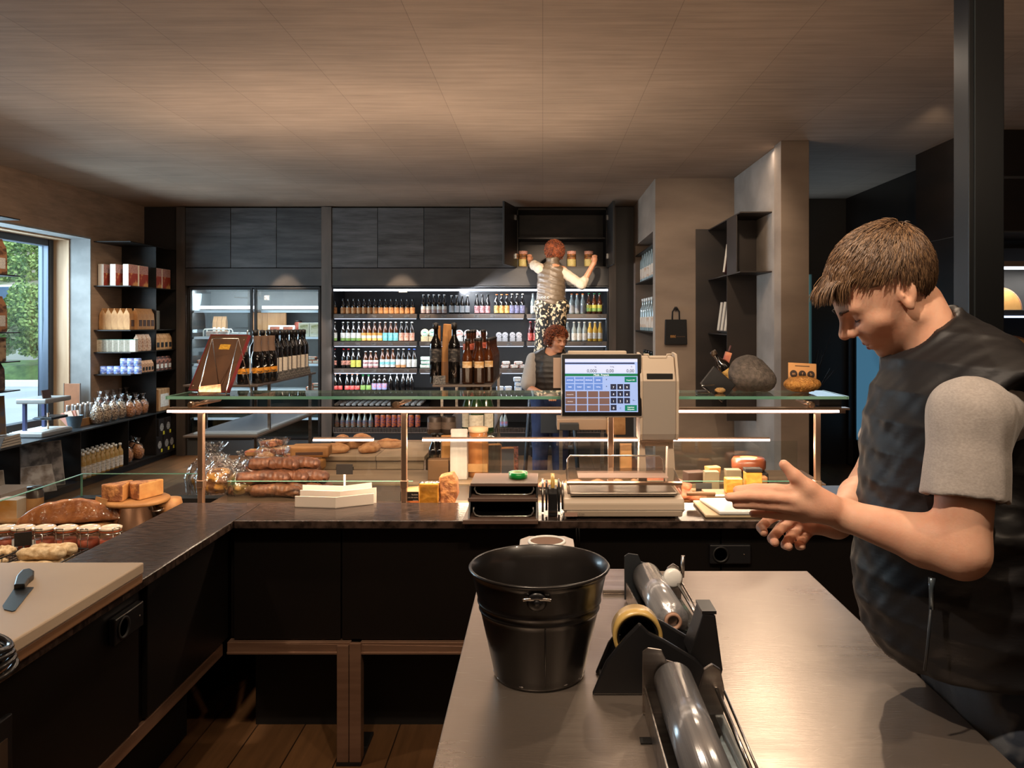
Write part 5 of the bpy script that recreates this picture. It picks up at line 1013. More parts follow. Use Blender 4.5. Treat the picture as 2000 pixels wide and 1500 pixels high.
# twig vase behind the pillar, cheese fridge on the far right
e = E('twig_vase', (2.75, 8.2, 0), 'dark floor vase of bare twigs behind the concrete pillar', 'plant'); MB().lathe([(.09,0),(.13,.25),(.1,.6),(.07,.75),(.08,.78)], 20).build('vase', blkm, e)
for k in range(22):
    a = random.uniform(0,6.28); b = random.uniform(.08,.3); h = random.uniform(.3,.8); MB().tube([(0,0,.7),(b*.4*math.cos(a),b*.4*math.sin(a),.75+h*.5),(b*math.cos(a+.4),b*math.sin(a+.4),.75+h)], [.006,.004,.002], 5).build('twig', mat('twig', (60,44,34), .7), e)
e = E('cheese_fridge', (3.6, 5.9, 0), 'recessed cheese fridge beyond the steel column', 'fridge'); X0, X1 = 3.29, 4.3
MB().box(X0,X1,6.3,6.38,.8,2.2).box(X0,X0+.02,5.83,6.3,.8,2.2).box(X1-.02,X1,5.83,6.3,.8,2.2).box(X0,X1,5.83,6.3,0,1.16).build('body', mat('fridge_dark', (40,42,44), .5), e, w=True)
MB().box(X0,X1,5.80,5.84,2.02,2.06).build('canopy', mat('canopy', (120,104,92), .5), e, w=True); MB().box(X0+.02,X1-.02,5.80,5.83,2.0,2.018).build('light_strip', ledc, e, w=True)
for z in (1.70,1.33): MB().box(X0,X1,5.85,6.3,z-.04,z).build('shelf', mat('shelf_dark', (56,58,62), .4), e, w=True); MB().box(X0,X1,5.845,5.853,z-.055,z-.04).build('light_strip', mat('led_dim', (205,220,255), .5, emit=1.1), e, w=True)
lamp_strip(3.3, 4.2, 5.95, 1.98, 6, (3.7,6.1,1.2))
chp = mat('cheese_paste', (222,176,110), .5, col2=(206,156,90), sc=(9,9,9)); chr_ = mat('cheese_rind', (150,96,56), .7, col2=(120,74,42), sc=(26,26,26), bump=.4)
o = MB().lathe([(0,-.05),(.16,-.05),(.17,-.04),(.17,.04),(.16,.05),(0,.05)], 32, 0, tr(0,0,0) @ rot(90,'X'), a0=0, a1=PI).build('half_cheese', chr_); T(o, 'half cheese wheel on the upper fridge shelf right of the column', 'cheese'); o.location = (3.42,5.98,1.705)
MB().lathe([(0,0.0505),(.155,.0505)], 32, 0, rot(90,'X'), a0=0, a1=PI, cap=False).build('cut_face', chp, o, recalc=False)
o = clone(o); o.location = (3.50,5.97,1.335); o.scale = (1.25,1,1.05); o['label'] = 'larger half cheese wheel on the lower fridge shelf right of the column'
# ---------------------------------------------------------------- food in the display counter
ZD, ZW = .8405, .7355
chy = mat('cheese_yellow', (226,166,66), .4, col2=(206,140,50), sc=(30,30,30), bump=.3, bsc=(50,50,50), coat=.4); cho = mat('cheese_orange', (212,160,98), .55, col2=(190,130,74), sc=(20,20,20), bump=.2)
rinde = mat('cheese_rind_mottled', (132,82,50), .75, col2=(196,138,84), sc=(34,34,34), detail=8, lo=.42, hi=.62, bump=.8)
film = glassmat('cling_wrap', (250,246,240), .08, 2.5, .8, (26,26,26))
def wedge(r, ang, h, rind, paste, name='cheese_wedge', bev=.004):
    """sector of a wheel, tip at the origin, opening along +X; rind outside, paste on the cut sides"""
    n = 8; a = [-ang/2+ang*i/n for i in range(n+1)]; rim = [(r*math.cos(t), r*math.sin(t)) for t in a]; poly = [(0,0)]+rim; k = len(poly); m = MB()
    v = [(x,y,0) for x, y in poly]+[(x,y,h) for x, y in poly]
    m.add(v, [tuple(range(k))[::-1], tuple(range(k,2*k))], 0); m.add(v, [(i,i+1,i+1+k,i+k) for i in range(1,k-1)], 0); m.add(v, [(0,1,1+k,k),(k-1,0,k,2*k-1)], 1)
    return T(m.build(name, [rind, paste], bev=bev), 'x', 'cheese')
def put(o, loc, label, rz=0, rx=0, ry=0, cat=None, group=None):
    o.location = loc; o.rotation_euler = (rx, ry, rz); o['label'] = label
    if cat: o['category'] = cat
    if group: o['group'] = group
    return o
def blk_(name, w, d, h, m, bev=.006): return T(MB().box(-w/2,w/2,-d/2,d/2,0,h).build(name, m, bev=bev, seg=3), 'x', 'cheese')
def lay(px, py, Y): p = at(px, py, Y); return (p.x, p.y, p.z)
def on(px, Y, z=ZD): return (xp(px, Y), Y, z)
# sign cards
def card(name, w, h, m, lines=(), tm=None, sz=.008):
    o = T(MB().box(-w/2,w/2,-.0015,.0015,0,h).build(name, m), 'x', 'card')
    for i, s in enumerate(lines): text(s, sz, tm, 'lettering', o, tr(w*.46,-.0022,h*.62-i*sz*1.5) @ FRONT, 'RIGHT')
    return o
inkw = mat('chalk', (214,196,176), .6); cardb = mat('card_black', (28,22,20), .5); cardg = mat('card_slate', (58,60,60), .5)
put(card('price_sign', .072, .036, cardb, ('Raclette','lait cru de vache','nature'), inkw, .0075), on(800,3.16,.9005), 'dark price sign with small pale lettering at the foot of the second post', cat='sign')
c = blk_('cheese_block', .078, .04, .098, chy, .004); MB().box(-.0405,.0405,-.0215,.0215,-.0005,.1).build('film', film, c, recalc=False); put(c, on(839,3.22,.862), 'bright yellow cheese block in wrinkled film, upright at the front of the display', rz=-.05)
wq = [(lambda v: (v.x, v.z))(at(a,b,3.22)) for a,b in ((860,988),(857,932),(884,925),(892,940),(894,968),(886,988))]
T(MB().prism(wq, 1, 3.22, 3.29).build('cheese_wedge', rinde, loc=(xp(875,3.22),3.25,.862), w=True, bev=.006, seg=3), 'mottled orange cheese wedge standing on its end beside the yellow block', 'cheese')
put(T(MB().lathe([(0,0),(.05,0),(.056,.02),(.05,.05),(0,.055)], 24).build('round_cheese', mat('soft_cheese', (220,170,110), .4, col2=(206,140,90), sc=(12,12,12), coat=.4)), 'x', 'cheese'), on(812,3.34,.862), 'small round cheese behind the yellow block')
put(T(MB().box(-.35,.24,3.17-3.3,3.34-3.3,0,.02).build('serving_tray', mat('tray_wood', (150,110,78), .5)), 'x', 'tray'), (-.2,3.3,.841), 'thin wooden tray under the cheeses left of the tray rack')
bn = surf(lambda p: smax(sde(p, (0,0,.0), (.075,.045,.032))+.006*wob(p, 45, 4), -p[:,2], .01), (-.09,-.06,-.006), (.09,.06,.045), .004, 'bread_roll', mat('crust', (226,170,84), .6, col2=(206,140,60), sc=(20,20,20), bump=.3)); T(bn, 'x', 'bread')
place(bn, 0, on(402,3.22), 'pale yellow roll at the far left of the display behind the corner'); place(bn, 1, on(480,3.22), 'second pale yellow roll left of the white paper trays', scale=(.8,1,.9))
# white folded card trays
wpm = mat('white_card', (220,208,196), .6)
for i, (x0, x1, x2, y0, Y, l) in enumerate(((576,658,730,968,3.05,'nearest of the three folded white card trays'),(586,667,735,958,3.17,'middle of the three folded white card trays'),(591,672,726,949,3.27,'rearmost of the three folded white card trays'))):
    a, b, c_ = at(x0,y0,Y), at(x1,y0,Y), at(x2,y0,Y+.05); h = .042 if i == 0 else .10
    m = MB(); z = .9005 if i == 0 else .8405
    m.prism([(a.x,a.y),(b.x,b.y-.02),(c_.x,c_.y),(c_.x,c_.y+.004),(b.x,b.y-.016),(a.x,a.y+.004)], 2, z, z+h); m.prism([(a.x,a.y),(b.x,b.y-.02),(c_.x,c_.y),(b.x,b.y+.05)], 2, z, z+.003)
    e = T(m.build('card_tray', wpm, loc=(b.x,b.y,z), w=True), l, 'tray', 'folded white card trays')
e = E('sign_clip', (xp(673,3.5), 3.5, ZD), 'clear clip with white foot holding a dark card above the white trays', 'sign holder'); MB().lathe([(.02,0),(.02,.01),(.005,.03),(.005,.10),(0,.10)], 16).build('stem', whiteg, e); MB().box(-.036,.036,-.002,.002,.10,.145).build('card', cardb, e)
# white bag, jar and boxes on the far ledge of the display (customer side)
T(MB().box(-1.2,1.35,3.785,4.14,.825,.84).build('customer_ledge', mat('ledge_wood', (146,120,96), .5, col2=(120,96,74), sc=(3,20,20))), 'wooden ledge along the customer side of the display', 'ledge')
for i, x in enumerate((-1.1,0,1.25)): T(MB().box(x-.02,x+.02,3.92,3.98,0,.825).build('ledge_leg', blk), ('left','middle','right')[i]+' black support of the customer ledge', 'support')
tb2 = kbag(.085, .07, .245, mat('white_paper', (206,196,190), .7, col2=(186,174,168), sc=(20,20,5), bump=.5), None); put(tb2, on(897,3.92), 'tall white paper bag standing behind the mottled wedge', cat='bag')
e = E('storage_jar', on(934,3.98), 'big brown tinted jar of sweets beside the white paper bag', 'jar')
MB().lathe([(0,0),(.05,0),(.052,.02),(.052,.16),(.046,.19),(.046,.225),(0,.225)], 28, 0, tr(0,0,0)).build('glass', mat('caramel_glass', (166,104,58), .2, col2=(190,126,76), sc=(9,9,14)), e); MB().lathe([(.048,.222),(.05,.226),(.05,.245),(0,.25)], 28).build('lid', mat('pale_lid', (226,190,150), .5), e)
MB().box(-.05,.05,-.055,-.05,.03,.07).build('label', kraft, e)
e = E('glass_jar', on(960,3.9), 'empty clear jar behind the brown jar', 'jar'); MB().lathe([(.045,0),(.048,.2),(.04,.23)], 24, cap=False).build('glass', glass, e, recalc=False)
put(kbag(.08,.05,.2,mat('caramel_paper',(176,120,56),.6,col2=(150,98,44),sc=(20,20,8),bump=.3),None), on(877,4.02), 'tan paper pouch behind the white bag', cat='bag', rz=.2)
put(blk_('gift_box', .1, .06, .10, mat('choc_box', (96,66,40), .5), .003), on(857,3.9), 'small brown box with open lid left of the white bag', cat='box')
put(carton(.11,.05,.15,mat('dark_window',(52,46,44),.3),mat('gold_side',(166,110,56),.5),'gift_box'), on(957,4.04), 'gold sided box with dark front right of the brown jar', rz=.3, cat='box')
put(carton(.07,.05,.13,mat('slate_window',(60,64,72),.3),mat('gold_side',(166,110,56),.5),'gift_box'), on(989,4.06,.9), 'slate coloured little box right of the gold box', rz=.3, cat='box').location.z = .8405
for i, px in enumerate((848,861)): 
    if i == 0: vb = bottle('beer', .2, .03, blackg, bcap, None)
    place(vb, i, on(px,4.08), ('left','right')[i]+' black bottle standing behind the small brown box', group='black bottles on the ledge')
put(kbag(.05,.04,.13,cran,None,'nut_pouch'), on(1003,4.08), 'pointed pouch of nuts near the ladder foot', cat='bag'); put(kbag(.06,.045,.16,kraft,None), on(1222,4.0), 'little kraft bag behind the scale column', cat='bag')
# low pale wooden table with loaves, sign on its front
e = E('bread_table', (xp(755,4.6), 4.6, 0), 'pale wooden bread table beyond the display', 'table'); btm = boardmat('pale_boards', (168,142,118), (150,124,100), 1.2, .09, 'XZ', (110,88,70), .6, (4,4,30))
X0, X1 = xp(628,4.3), -.64; MB().box(X0,X1,4.3,4.9,.86,.885).build('top', btm, e, w=True, bev=.003); MB().box(X0+.01,X1-.01,4.32,4.34,.2,.86).build('front', btm, e, w=True)
for x in (X0+.03,X1-.07):
    for y in (4.34,4.82): MB().box(x,x+.04,y,y+.04,0,.86).build('leg', btm, e, w=True)
MB().box(xp(656,4.31),xp(690,4.31),4.312,4.319,zp(928,4.31),zp(912,4.31)).build('sign', cardb, e, w=True)
lf = surf(lambda p: smax(sde(p, (0,0,.03), (.14,.085,.055))+.008*wob(p, 35, 9), -p[:,2], .01), (-.16,-.1,-.008), (.16,.1,.1), .006, 'bread_loaf', mat('loaf_crust', (140,92,56), .85, col2=(176,128,86), sc=(14,14,14), bump=.5)); T(lf, 'x', 'bread')
for i, (px, Y, z, s) in enumerate(((652,4.42,.886,.62),(688,4.6,.886,.7),(722,4.45,.886,.6),(668,4.5,.93,.5),(708,4.55,.93,.5),(762,4.6,.886,.6))): place(lf, i, on(px,Y,z), ['flat loaf at the left end of the bread table','large loaf in the middle rear of the bread table','loaf at the right of the pile on the bread table','small loaf on top of the left loaves','small loaf on top of the right loaves','loaf lying apart behind the second post'][i], rz=.6*i, group='loaves on the bread table', scale=(s,s,s))
# promotion table with wrapped goods on the left
e = E('promotion_table', (-1.62,4.1,0), 'low dark table heaped with wrapped delicatessen beyond the display', 'table'); X0, X1 = -2.02, -1.18
MB().box(X0,X1,3.9,4.4,.70,.72).build('top', deckm, e, w=True)
for x in (X0+.02,X1-.06):
    for y in (3.92,4.34): MB().box(x,x+.04,y,y+.04,0,.70).build('leg', blk, e, w=True)
def gift(w, h, fill, seed):
    o = surf(lambda p: smax(sde(p, (0,0,h*.32), (w*.42,w*.36,h*.34))+.012*wob(p, 40, seed), -p[:,2], .01), (-w*.6,-w*.5,-.01), (w*.6,w*.5,h*.8), w/24, 'gift_bag', fill, smooth=1)
    n = 30; v = []; f = []; pr = [(.42,0),(.5,.15),(.52,.4),(.42,.62),(.2,.8),(.14,.86),(.26,1.0)]
    rr = random.Random(seed); ph = [rr.uniform(-1,1) for _ in range(n)]
    for j, (r_, z) in enumerate(pr):
        for i in range(n): a = 2*PI*i/n; k = 1+.14*ph[i]*(.3+j/6)+.05*math.sin(a*7+j); v.append((w*r_*k*math.cos(a), w*r_*.85*k*math.sin(a), h*(z+.03*ph[(i+5)%n]*(j/6))))
    for j in range(len(pr)-1):
        for i in range(n): f.append((j*n+i,j*n+(i+1)%n,(j+1)*n+(i+1)%n,(j+1)*n+i))
    MB().add(v, f, 0, False).build('wrapping', cello, o, recalc=False); return T(o, 'x', 'bag')
mixf = mat('mixed_food', (110,72,44), .5, col2=(206,150,70), sc=(22,22,22), lo=.5, hi=.6, bump=.5); meatm = mat('dark_sausage', (74,44,32), .5, col2=(120,76,50), sc=(30,30,30), bump=.6); pasta = mat('dry_pasta', (196,140,84), .6, col2=(150,96,54), sc=(40,40,9), bump=.8)
put(gift(.24,.28,mixf,1), (-1.66,4.0,.721), 'large gift bag in shiny clear wrap at the left end of the display', group='wrapped gift bags'); put(gift(.18,.2,mat('grey_goods',(110,104,104),.4,col2=(60,56,56),sc=(14,14,14)),2), (-1.52,3.95,.721), 'smaller silvery gift bag in front of the large one', group='wrapped gift bags')
put(gift(.16,.24,pasta,5), (-1.36,4.12,.721), 'crinkled golden bag in the middle of the promotion table', group='wrapped gift bags')
put(gift(.16,.26,meatm,6), (-1.42,4.32,.721), 'dark wrapped bag at the rear of the promotion table', group='wrapped gift bags')
ss = surf(lambda p: smin(sdc(p, (-.12,0,.03), (0,.02,.03), .03, .032), sdc(p, (0,.02,.03), (.12,-.01,.03), .032, .028), .01)+.004*wob(p, 90, 2), (-.16,-.05,-.005), (.16,.06,.07), .005, 'dried_sausage', meatm); T(ss, 'x', 'sausage')
for i, (x, y, z, a) in enumerate(((-1.50,3.93,.721,.2),(-1.36,3.95,.721,-.3),(-1.26,3.97,.721,.5),(-1.43,4.02,.78,1.),(-1.30,4.0,.785,-.2),(-1.36,3.96,.78,.15),(-1.24,4.08,.721,1.2),(-1.27,4.02,.84,.1))): place(ss, i, (x,y,z), ['dark sausage at the left front of the heap','dark sausage lying across the front of the heap','dark sausage at the right front of the heap','dark sausage pointing back on the second layer','dark sausage on the right second layer','dark sausage in the middle of the second layer','dark sausage at the right rear of the heap','topmost dark sausage of the heap'][i], rz=a, group='dried sausages')
for i, (px, Y, z, a) in enumerate(((500,3.55,.8405,.2),(540,3.5,.8405,-.1),(580,3.54,.8405,.1),(520,3.6,.8405,.0),(565,3.62,.8405,.2),(605,3.6,.8405,-.2),(515,3.53,.893,.1),(555,3.56,.893,-.1),(592,3.56,.893,.1),(535,3.58,.945,.0),(575,3.6,.945,.1))):
    o = clone(ss); o.location = on(px,Y,z); o.rotation_euler.z = a; o.scale = (.8,.9,.9); o['label'] = '%s dark sausage of the pile on the display deck, left of the white trays' % NTH[i]; o['group'] = 'dark sausages on the display deck'
put(gift(.17,.17,mixf,9), on(428,3.58), 'crinkled clear bag on the display deck beside the corner post', group='wrapped gift bags'); put(gift(.13,.14,mat('green_goods',(70,84,50),.5,col2=(150,110,60),sc=(20,20,20)),11), on(470,3.55), 'small clear bag of green and tan goods on the display deck', group='wrapped gift bags')
put(gift(.15,.2,meatm,12), (-1.60,4.25,.721), 'dark clear wrapped bag behind the large gift bag', group='wrapped gift bags'); put(gift(.14,.2,pasta,14), (-1.48,4.22,.79), 'golden wrapped bag behind the dark red jars', group='wrapped gift bags')
kbx = T(MB().box(-.1,.1,-.06,.06,0,.06).build('kraft_box', mat('kraft_box', (166,116,66), .6, col2=(146,98,54), sc=(9,9,9)), bev=.012, seg=3), 'x', 'box'); MB().box(-.07,.07,-.062,-.06,.015,.03).build('band', choc, kbx)
for i, (x, y, z, s) in enumerate(((-1.23,4.22,.90,1),(-1.24,4.16,.84,.9),(-1.30,4.3,.78,1))): place(kbx, i, (x,y,z), ('top','middle','bottom')[i]+' kraft box of the leaning pile beside the bread table', rz=.1-.2*i, group='kraft boxes', scale=(s,s,s))
T(MB().box(-1.38,-1.2,4.2,4.38,.721,.78).build('crate', wd), 'wooden crate under the kraft boxes', 'crate')
jr = bottle('jar', .11, .045, mat('pate_jar', (120,70,52), .2), scap, kraft, (.1,.6), 16, 'jar'); 
for i, (px, Y) in enumerate(((488,4.05),(512,4.2),(540,4.28))): place(jr, i, on(px,Y,.79), ('first','second','third')[i]+' dark red jar from the left on the promotion table', group='dark red jars'); jr['category'] = 'jar'
T(MB().box(xp(480,4.15),xp(560,4.15),4.02,4.36,.721,.789).build('riser', blk, bev=.002), 'black riser under the dark red jars', 'riser')
mpk = slab('meat_pack', .1, .08, .03, lm('meatpk',(150,84,64),(206,150,120),26), kraft)
for i in range(9): 
    px, Y, z = ((500,4.24,.90),(525,4.3,.90),(548,4.3,.90),(566,4.3,.845),(585,4.34,.842),(560,4.36,.90),(530,4.34,.935),(600,4.36,.845),(574,4.25,.875))[i]; place(mpk, i, on(px,Y,z), '%s meat packet from the left in the pile behind the jars' % NTH[i], rz=.7*i, rx=.3 if False else 0, group='meat packets in the pile') if False else place(mpk, i, on(px,Y,z), '%s meat packet in the pile behind the dark red jars' % NTH[i], rz=.7*i, group='meat packets in the pile')
# cheeses right of the scale
put(wedge(.11,.5,.06,cho,cho), on(1403,3.66), 'tall orange cheese wedge standing behind the grey boxes', ry=-PI/2, rz=.3)
gbm = mat('sage_box', (136,124,98), .6, col2=(122,110,86), sc=(9,9,9))
put(blk_('cheese_box', .065,.05,.10,gbm,.003), on(1389,3.58), 'left sage green cheese block beside the slate card', cat='cheese'); put(blk_('cheese_box', .07,.05,.105,gbm,.003), on(1431,3.60), 'right sage green cheese block left of the yellow ones', cat='cheese')
c = T(MB().lathe([(0,0),(.07,0),(.078,.015),(.078,.045),(.07,.06),(0,.06)], 30).build('round_cheese', mat('washed_rind', (150,84,54), .35, col2=(120,62,40), sc=(14,14,14), bump=.4, coat=.5)), 'x', 'cheese'); put(c, on(1462,3.68,.925), 'glossy brown cheese wheel on top of the dark boxes')
MB().lathe([(0,.061),(.04,.061)], 24, cap=False).build('label', kraft, c, recalc=False)
put(blk_('cheese_box', .16,.09,.082,mat('dark_box',(40,36,34),.5),.003), on(1462,3.66), 'dark box under the glossy brown wheel', cat='box')
for i, (px, Y, z, w_, h, l) in enumerate(((1490,3.5,ZD,.07,.05,'tan wrapped piece beside the dark box'),(1484,3.56,.892,.06,.03,'small tan piece on top of the wrapped piece'),(1360,3.5,ZD,.075,.035,'long ochre cheese block in front of the slate card'),(1352,3.42,ZD,.09,.03,'flat ochre block nearest the scale'))): put(blk_('cheese_piece', w_,.05,h,mat('tan_wrap',(176,128,84),.5,col2=(150,104,66),sc=(14,14,14)),.006), on(px,Y,z), l)
put(blk_('cheese_box', .09,.06,.05,mat('choco_box',(76,58,50),.5),.004), on(1356,3.66,.875), 'crumpled dark brown packet behind the slate card', cat='packet', rz=.3); put(blk_('cheese_box', .1,.08,.034,gbm,.003), on(1356,3.66), 'flat sage box under the crumpled packet', cat='box')
put(card('slate_card', .07, .044, cardg), on(1375,3.46,.866), 'slate coloured card left of the right sage block', cat='card', rx=-.15); 
put(T(MB().box(-.04,.04,0,.03,0,.024).build('plinth', gbm), 'x', 'stand'), on(1375,3.465), 'low sage plinth carrying the slate card')
for i, (px, Y, h, l) in enumerate(((1432,3.24,.06,'left yellow cheese block behind the hands'),(1470,3.26,.082,'right taller yellow cheese block behind the hands'))):
    c = blk_('cheese_block', .068,.045,h,chy,.004); put(c, on(px,Y,.917), l)
    if i: MB().box(-.035,.035,-.024,.024,h,h+.014).build('dark_top', cardb, c, bev=.002)
put(T(MB().box(-.16,.1,-.05,.06,0,.0755).build('serving_tray', mat('tray_wood', (150,110,78), .5), bev=.003), 'x', 'tray'), on(1452,3.25), 'wooden plinth under the two yellow cheese blocks')
bg = surf(lambda p: chain(p, sdc(p, (-.1,0,.025), (-.05,.01,.027), .02, .026), [((-.05,.01,.027),.026),((.03,0,.028),.028),((.1,-.01,.022),.018)])+.004*wob(p, 60, 6), (-.14,-.05,-.005), (.14,.06,.07), .004, 'dried_sausage', mat('cured_red', (150,74,58), .5, col2=(196,120,84), sc=(24,24,24), bump=.6)); T(bg, 'x', 'sausage')
for i, (px, Y, z) in enumerate(((1285,3.5,ZD),(1315,3.42,ZD),(1300,3.47,.88))): place(bg, i, on(px,Y,z), ('left','right','upper')[i]+' reddish cured sausage behind the printer tower', rz=.2-.3*i, group='reddish cured sausages')
pc = card('price_sign', .098, .034, cardb, ('Saucisson de boeuf','pur boeuf'), inkw, .007); pc['category'] = 'sign'
for i, px in enumerate((1058,1101,1146,1190,1228)): place(pc, i, on(px,3.55), '%s dark price sign from the left in the row behind the scale' % NTH[i], group='price signs behind the scale', rz=.03*i)
bl = surf(lambda p: smax(sde(p, (0,0,.015), (.06,.035,.03))+.004*wob(p, 60, 8), -p[:,2], .01), (-.07,-.05,-.005), (.07,.05,.06), .004, 'ham_piece', mat('ham', (176,110,84), .4, col2=(206,150,110), sc=(20,20,20))); T(bl, 'x', 'meat')
for i, px in enumerate((1075,1120,1165,1208,1245)): place(bl, i, on(px,3.66), '%s cured meat piece from the left behind the price signs' % NTH[i], rz=.5*i, group='cured meat pieces')
# ---------------------------------------------------------------- left wing of the display: jars, baskets, cheeses
jg = glassmat('jar_glass', (250,246,240), .02, 2.0); pate = mat('jar_pate', (190,104,78), .5, col2=(160,74,58), sc=(30,30,30), bump=.2)
def clipjar():
    o = MB().lathe([(0,.004),(.036,.004),(.037,.04),(0,.042)], 24).build('jar', pate)
    MB().lathe([(.034,0),(.04,.004),(.04,.058),(.034,.066),(.034,.072)], 28, cap=False).build('glass', jg, o, recalc=False)
    MB().lathe([(.039,.076),(.041,.08),(.041,.086),(.03,.09),(.028,.087),(0,.087)], 28).build('lid', mat('jar_lid', (222,206,186), .15, spec=.7, coat=.4), o)
    MB().lathe([(.037,.070),(.039,.0735),(.037,.077)], 28, cap=False).build('seal', mat('rubber_seal', (206,110,70), .5), o)
    a = -.6; f = [(.041*math.cos(t), .041*math.sin(t), .066) for t in np.linspace(-PI*.9,-PI*.1,12)]
    MB().tube(f, .0015, 6).tube([(-.014,-.041,.066),(-.012,-.0415,.02),(.012,-.0415,.02),(.014,-.041,.066)], .0015, 6).tube([(-.014,-.041,.066),(-.014,-.04,.088),(.014,-.04,.088),(.014,-.041,.066)], .0015, 6).build('wire_clasp', chrome, o)
    return T(o, 'x', 'jar')
cj2 = clipjar()
for i, px in enumerate((10,45,86,129,173,216)): place(cj2, i, (xp(px,3.06), 3.06, .7365), '%s clip-top jar of pate from the left in the front row' % NTH[i], rz=(-.9,.4,.1,0,.15,1.0)[i], group='clip top jars of pate')
for o in [o for o in C.objects if o.parent is None and o.name.split('.')[0] == 'jar' and 'clip-top' in o['label']][1:3]: MB().box(-.012,.012,-.0425,-.041,.008,.045,0,Matrix.Rotation(-.5,4,'Z')).build('label', whiteg, o)
# round pot with board and two wedges
e = E('cooking_pot', (xp(262,3.42), 3.42, ZW), 'shiny steel pot carrying a round wooden board', 'pot'); MB().lathe([(.09,0),(.092,.003),(.092,.098),(.095,.1),(.09,.1),(.088,.006),(0,.006)], 40, cap=False).build('body', mat('pot_steel', (196,170,150), .2, 1), e)
for s in (-1,1): MB().tube([(s*.092,-.03,.07),(s*.118,-.026,.07),(s*.122,0,.07),(s*.118,.026,.07),(s*.092,.03,.07)], .005, 8).build('handle', chrome, e)
T(MB().lathe([(0,0),(.125,0),(.13,.004),(.13,.014),(.125,.018),(0,.018)], 44).build('round_board', mat('board_round', (186,136,84), .55, col2=(150,104,60), sc=(20,4,20)), loc=(xp(268,3.42),3.42,.8365)), 'round wooden board lying on the steel pot', 'cutting board')
zb = .855; put(wedge(.135,.85,.07,rinde,cho,'cheese_wedge',.006), (xp(240,3.42)+.02,3.47,zb), 'left brown rind cheese wedge on the round board', rz=-PI/2-.25); put(wedge(.135,.85,.07,rinde,cho,'cheese_wedge',.006), (xp(305,3.42),3.49,zb), 'right brown rind cheese wedge with cut face on the round board', rz=-PI/2-.75)
put(card('price_sign', .05, .05, kraft), (xp(188,3.3),3.32,.828), 'small kraft card leaning beside the left wedge', ry=.25, cat='sign'); put(blk_('cheese_piece', .06,.05,.092,rinde,.01), (xp(188,3.3),3.355,ZW), 'rough cheese piece under the leaning kraft card')
hw_ = surf(lambda p: smax(smax(sde(p, (0,0,0), (.19,.19,.10)), -p[:,2], .012), p[:,1]*-1-.0, .012)+.003*wob(p, 60, 5), (-.2,-.02,-.01), (.2,.2,.11), .006, 'cheese_half', mat('brown_cheese', (172,112,66), .4, col2=(136,82,48), sc=(30,30,30), detail=7, coat=.5, bump=.4, bsc=(20,70,20))); MB().add([(-.185,-.003,.005),(.185,-.003,.005),(.16,-.003,.06),(0,-.003,.098),(-.16,-.003,.06)], [(0,1,2,3,4)]).build('film', film, hw_, recalc=False)
put(T(hw_, 'x', 'cheese'), (xp(160,3.35)-.0,3.26,ZW), 'large film wrapped half cheese behind the jars', rz=.35, rx=-.25).location.z = ZW+.05
put(T(MB().lathe([(0,0),(.11,0),(.12,.03),(.11,.06),(0,.06)], 30, sx=1.2).build('round_riser', wd), 'x', 'riser'), (xp(160,3.35),3.36,ZW), 'oval wooden riser under the wrapped half cheese').scale = (1,.8,.6)
put(T(MB().lathe([(0,0),(.05,0),(.058,.03),(.05,.065),(0,.07)], 26).build('round_cheese', mat('tan_round', (190,140,90), .6, col2=(160,110,66), sc=(20,20,20), bump=.4)), 'x', 'cheese'), (xp(330,3.5),3.5,ZW+.035), 'small tan round cheese right of the steel pot'); T(MB().lathe([(.055,0),(.055,.035),(0,.035)], 22).build('stand_ring', blkp, loc=(xp(330,3.5),3.5,ZW)), 'black ring stand under the tan round cheese', 'stand')
MBt = MB().lathe([(0,0),(.13,0),(.135,.01),(.13,.02),(0,.02)], 36); T(MBt.build('round_board', mat('board_round', (186,136,84), .55), loc=(xp(45,3.5),3.55,ZW)), 'round wooden board on the left wing, behind the jars', 'cutting board')
e = put(bottle('jar', .12, .035, mat('dark_preserve', (52,38,32), .3), bcap, kraft, (.1,.6), 16, 'preserve_jar'), (xp(54,3.5),3.55,ZW+.0215), 'dark preserve jar on the round board at the left', cat='jar')
put(carton(.1,.08,.1,mat('orange_front',(206,140,60),.5,col2=(226,190,150),sc=(9,9,12)),mat('pale_side',(190,176,160),.6),'food_carton'), (xp(8,3.45),3.5,ZW), 'orange fronted carton at the left edge behind the jars', cat='box')
# wire baskets with white sausages and truffles
def basket(x0, x1, y0, y1, label):
    e = E('wire_basket', ((x0+x1)/2,(y0+y1)/2,ZW), label, 'basket'); m = MB(); h = .045
    for z in (.0,.02,h): m.tube([(x0,y0,ZW+z+.003),(x1,y0,ZW+z+.003),(x1,y1,ZW+z+.003),(x0,y1,ZW+z+.003)], .002 if z < h else .003, 6, closed=True)
    m.build('rim', blkp, e, w=True); m = MB()
    for k in range(9):
        x = x0+(x1-x0)*k/8; m.tube([(x,y0,ZW+h),(x,y0,ZW+.004),(x,y1,ZW+.004),(x,y1,ZW+h)], .0012, 5)
    for k in range(6):
        y = y0+(y1-y0)*k/5; m.tube([(x0,y,ZW+h),(x0,y,ZW+.004),(x1,y,ZW+.004),(x1,y,ZW+h)], .0012, 5)
    m.build('wire_mesh', blkp, e, w=True)
basket(-1.90,-1.66,2.62,2.90,'black wire basket of white sausages behind the cutting board'); basket(-2.16,-1.92,2.62,2.90,'black wire basket of crusty chips at the left edge')
mold = mat('white_mould', (222,200,164), .8, col2=(180,150,110), sc=(50,50,50), bump=.6)
wsg = surf(lambda p: sdc(p, (-.06,0,.022), (.06,0,.022), .02, .022)+.003*wob(p, 80, 3), (-.1,-.04,-.005), (.1,.04,.055), .004, 'white_sausage', mold); T(wsg, 'x', 'sausage')
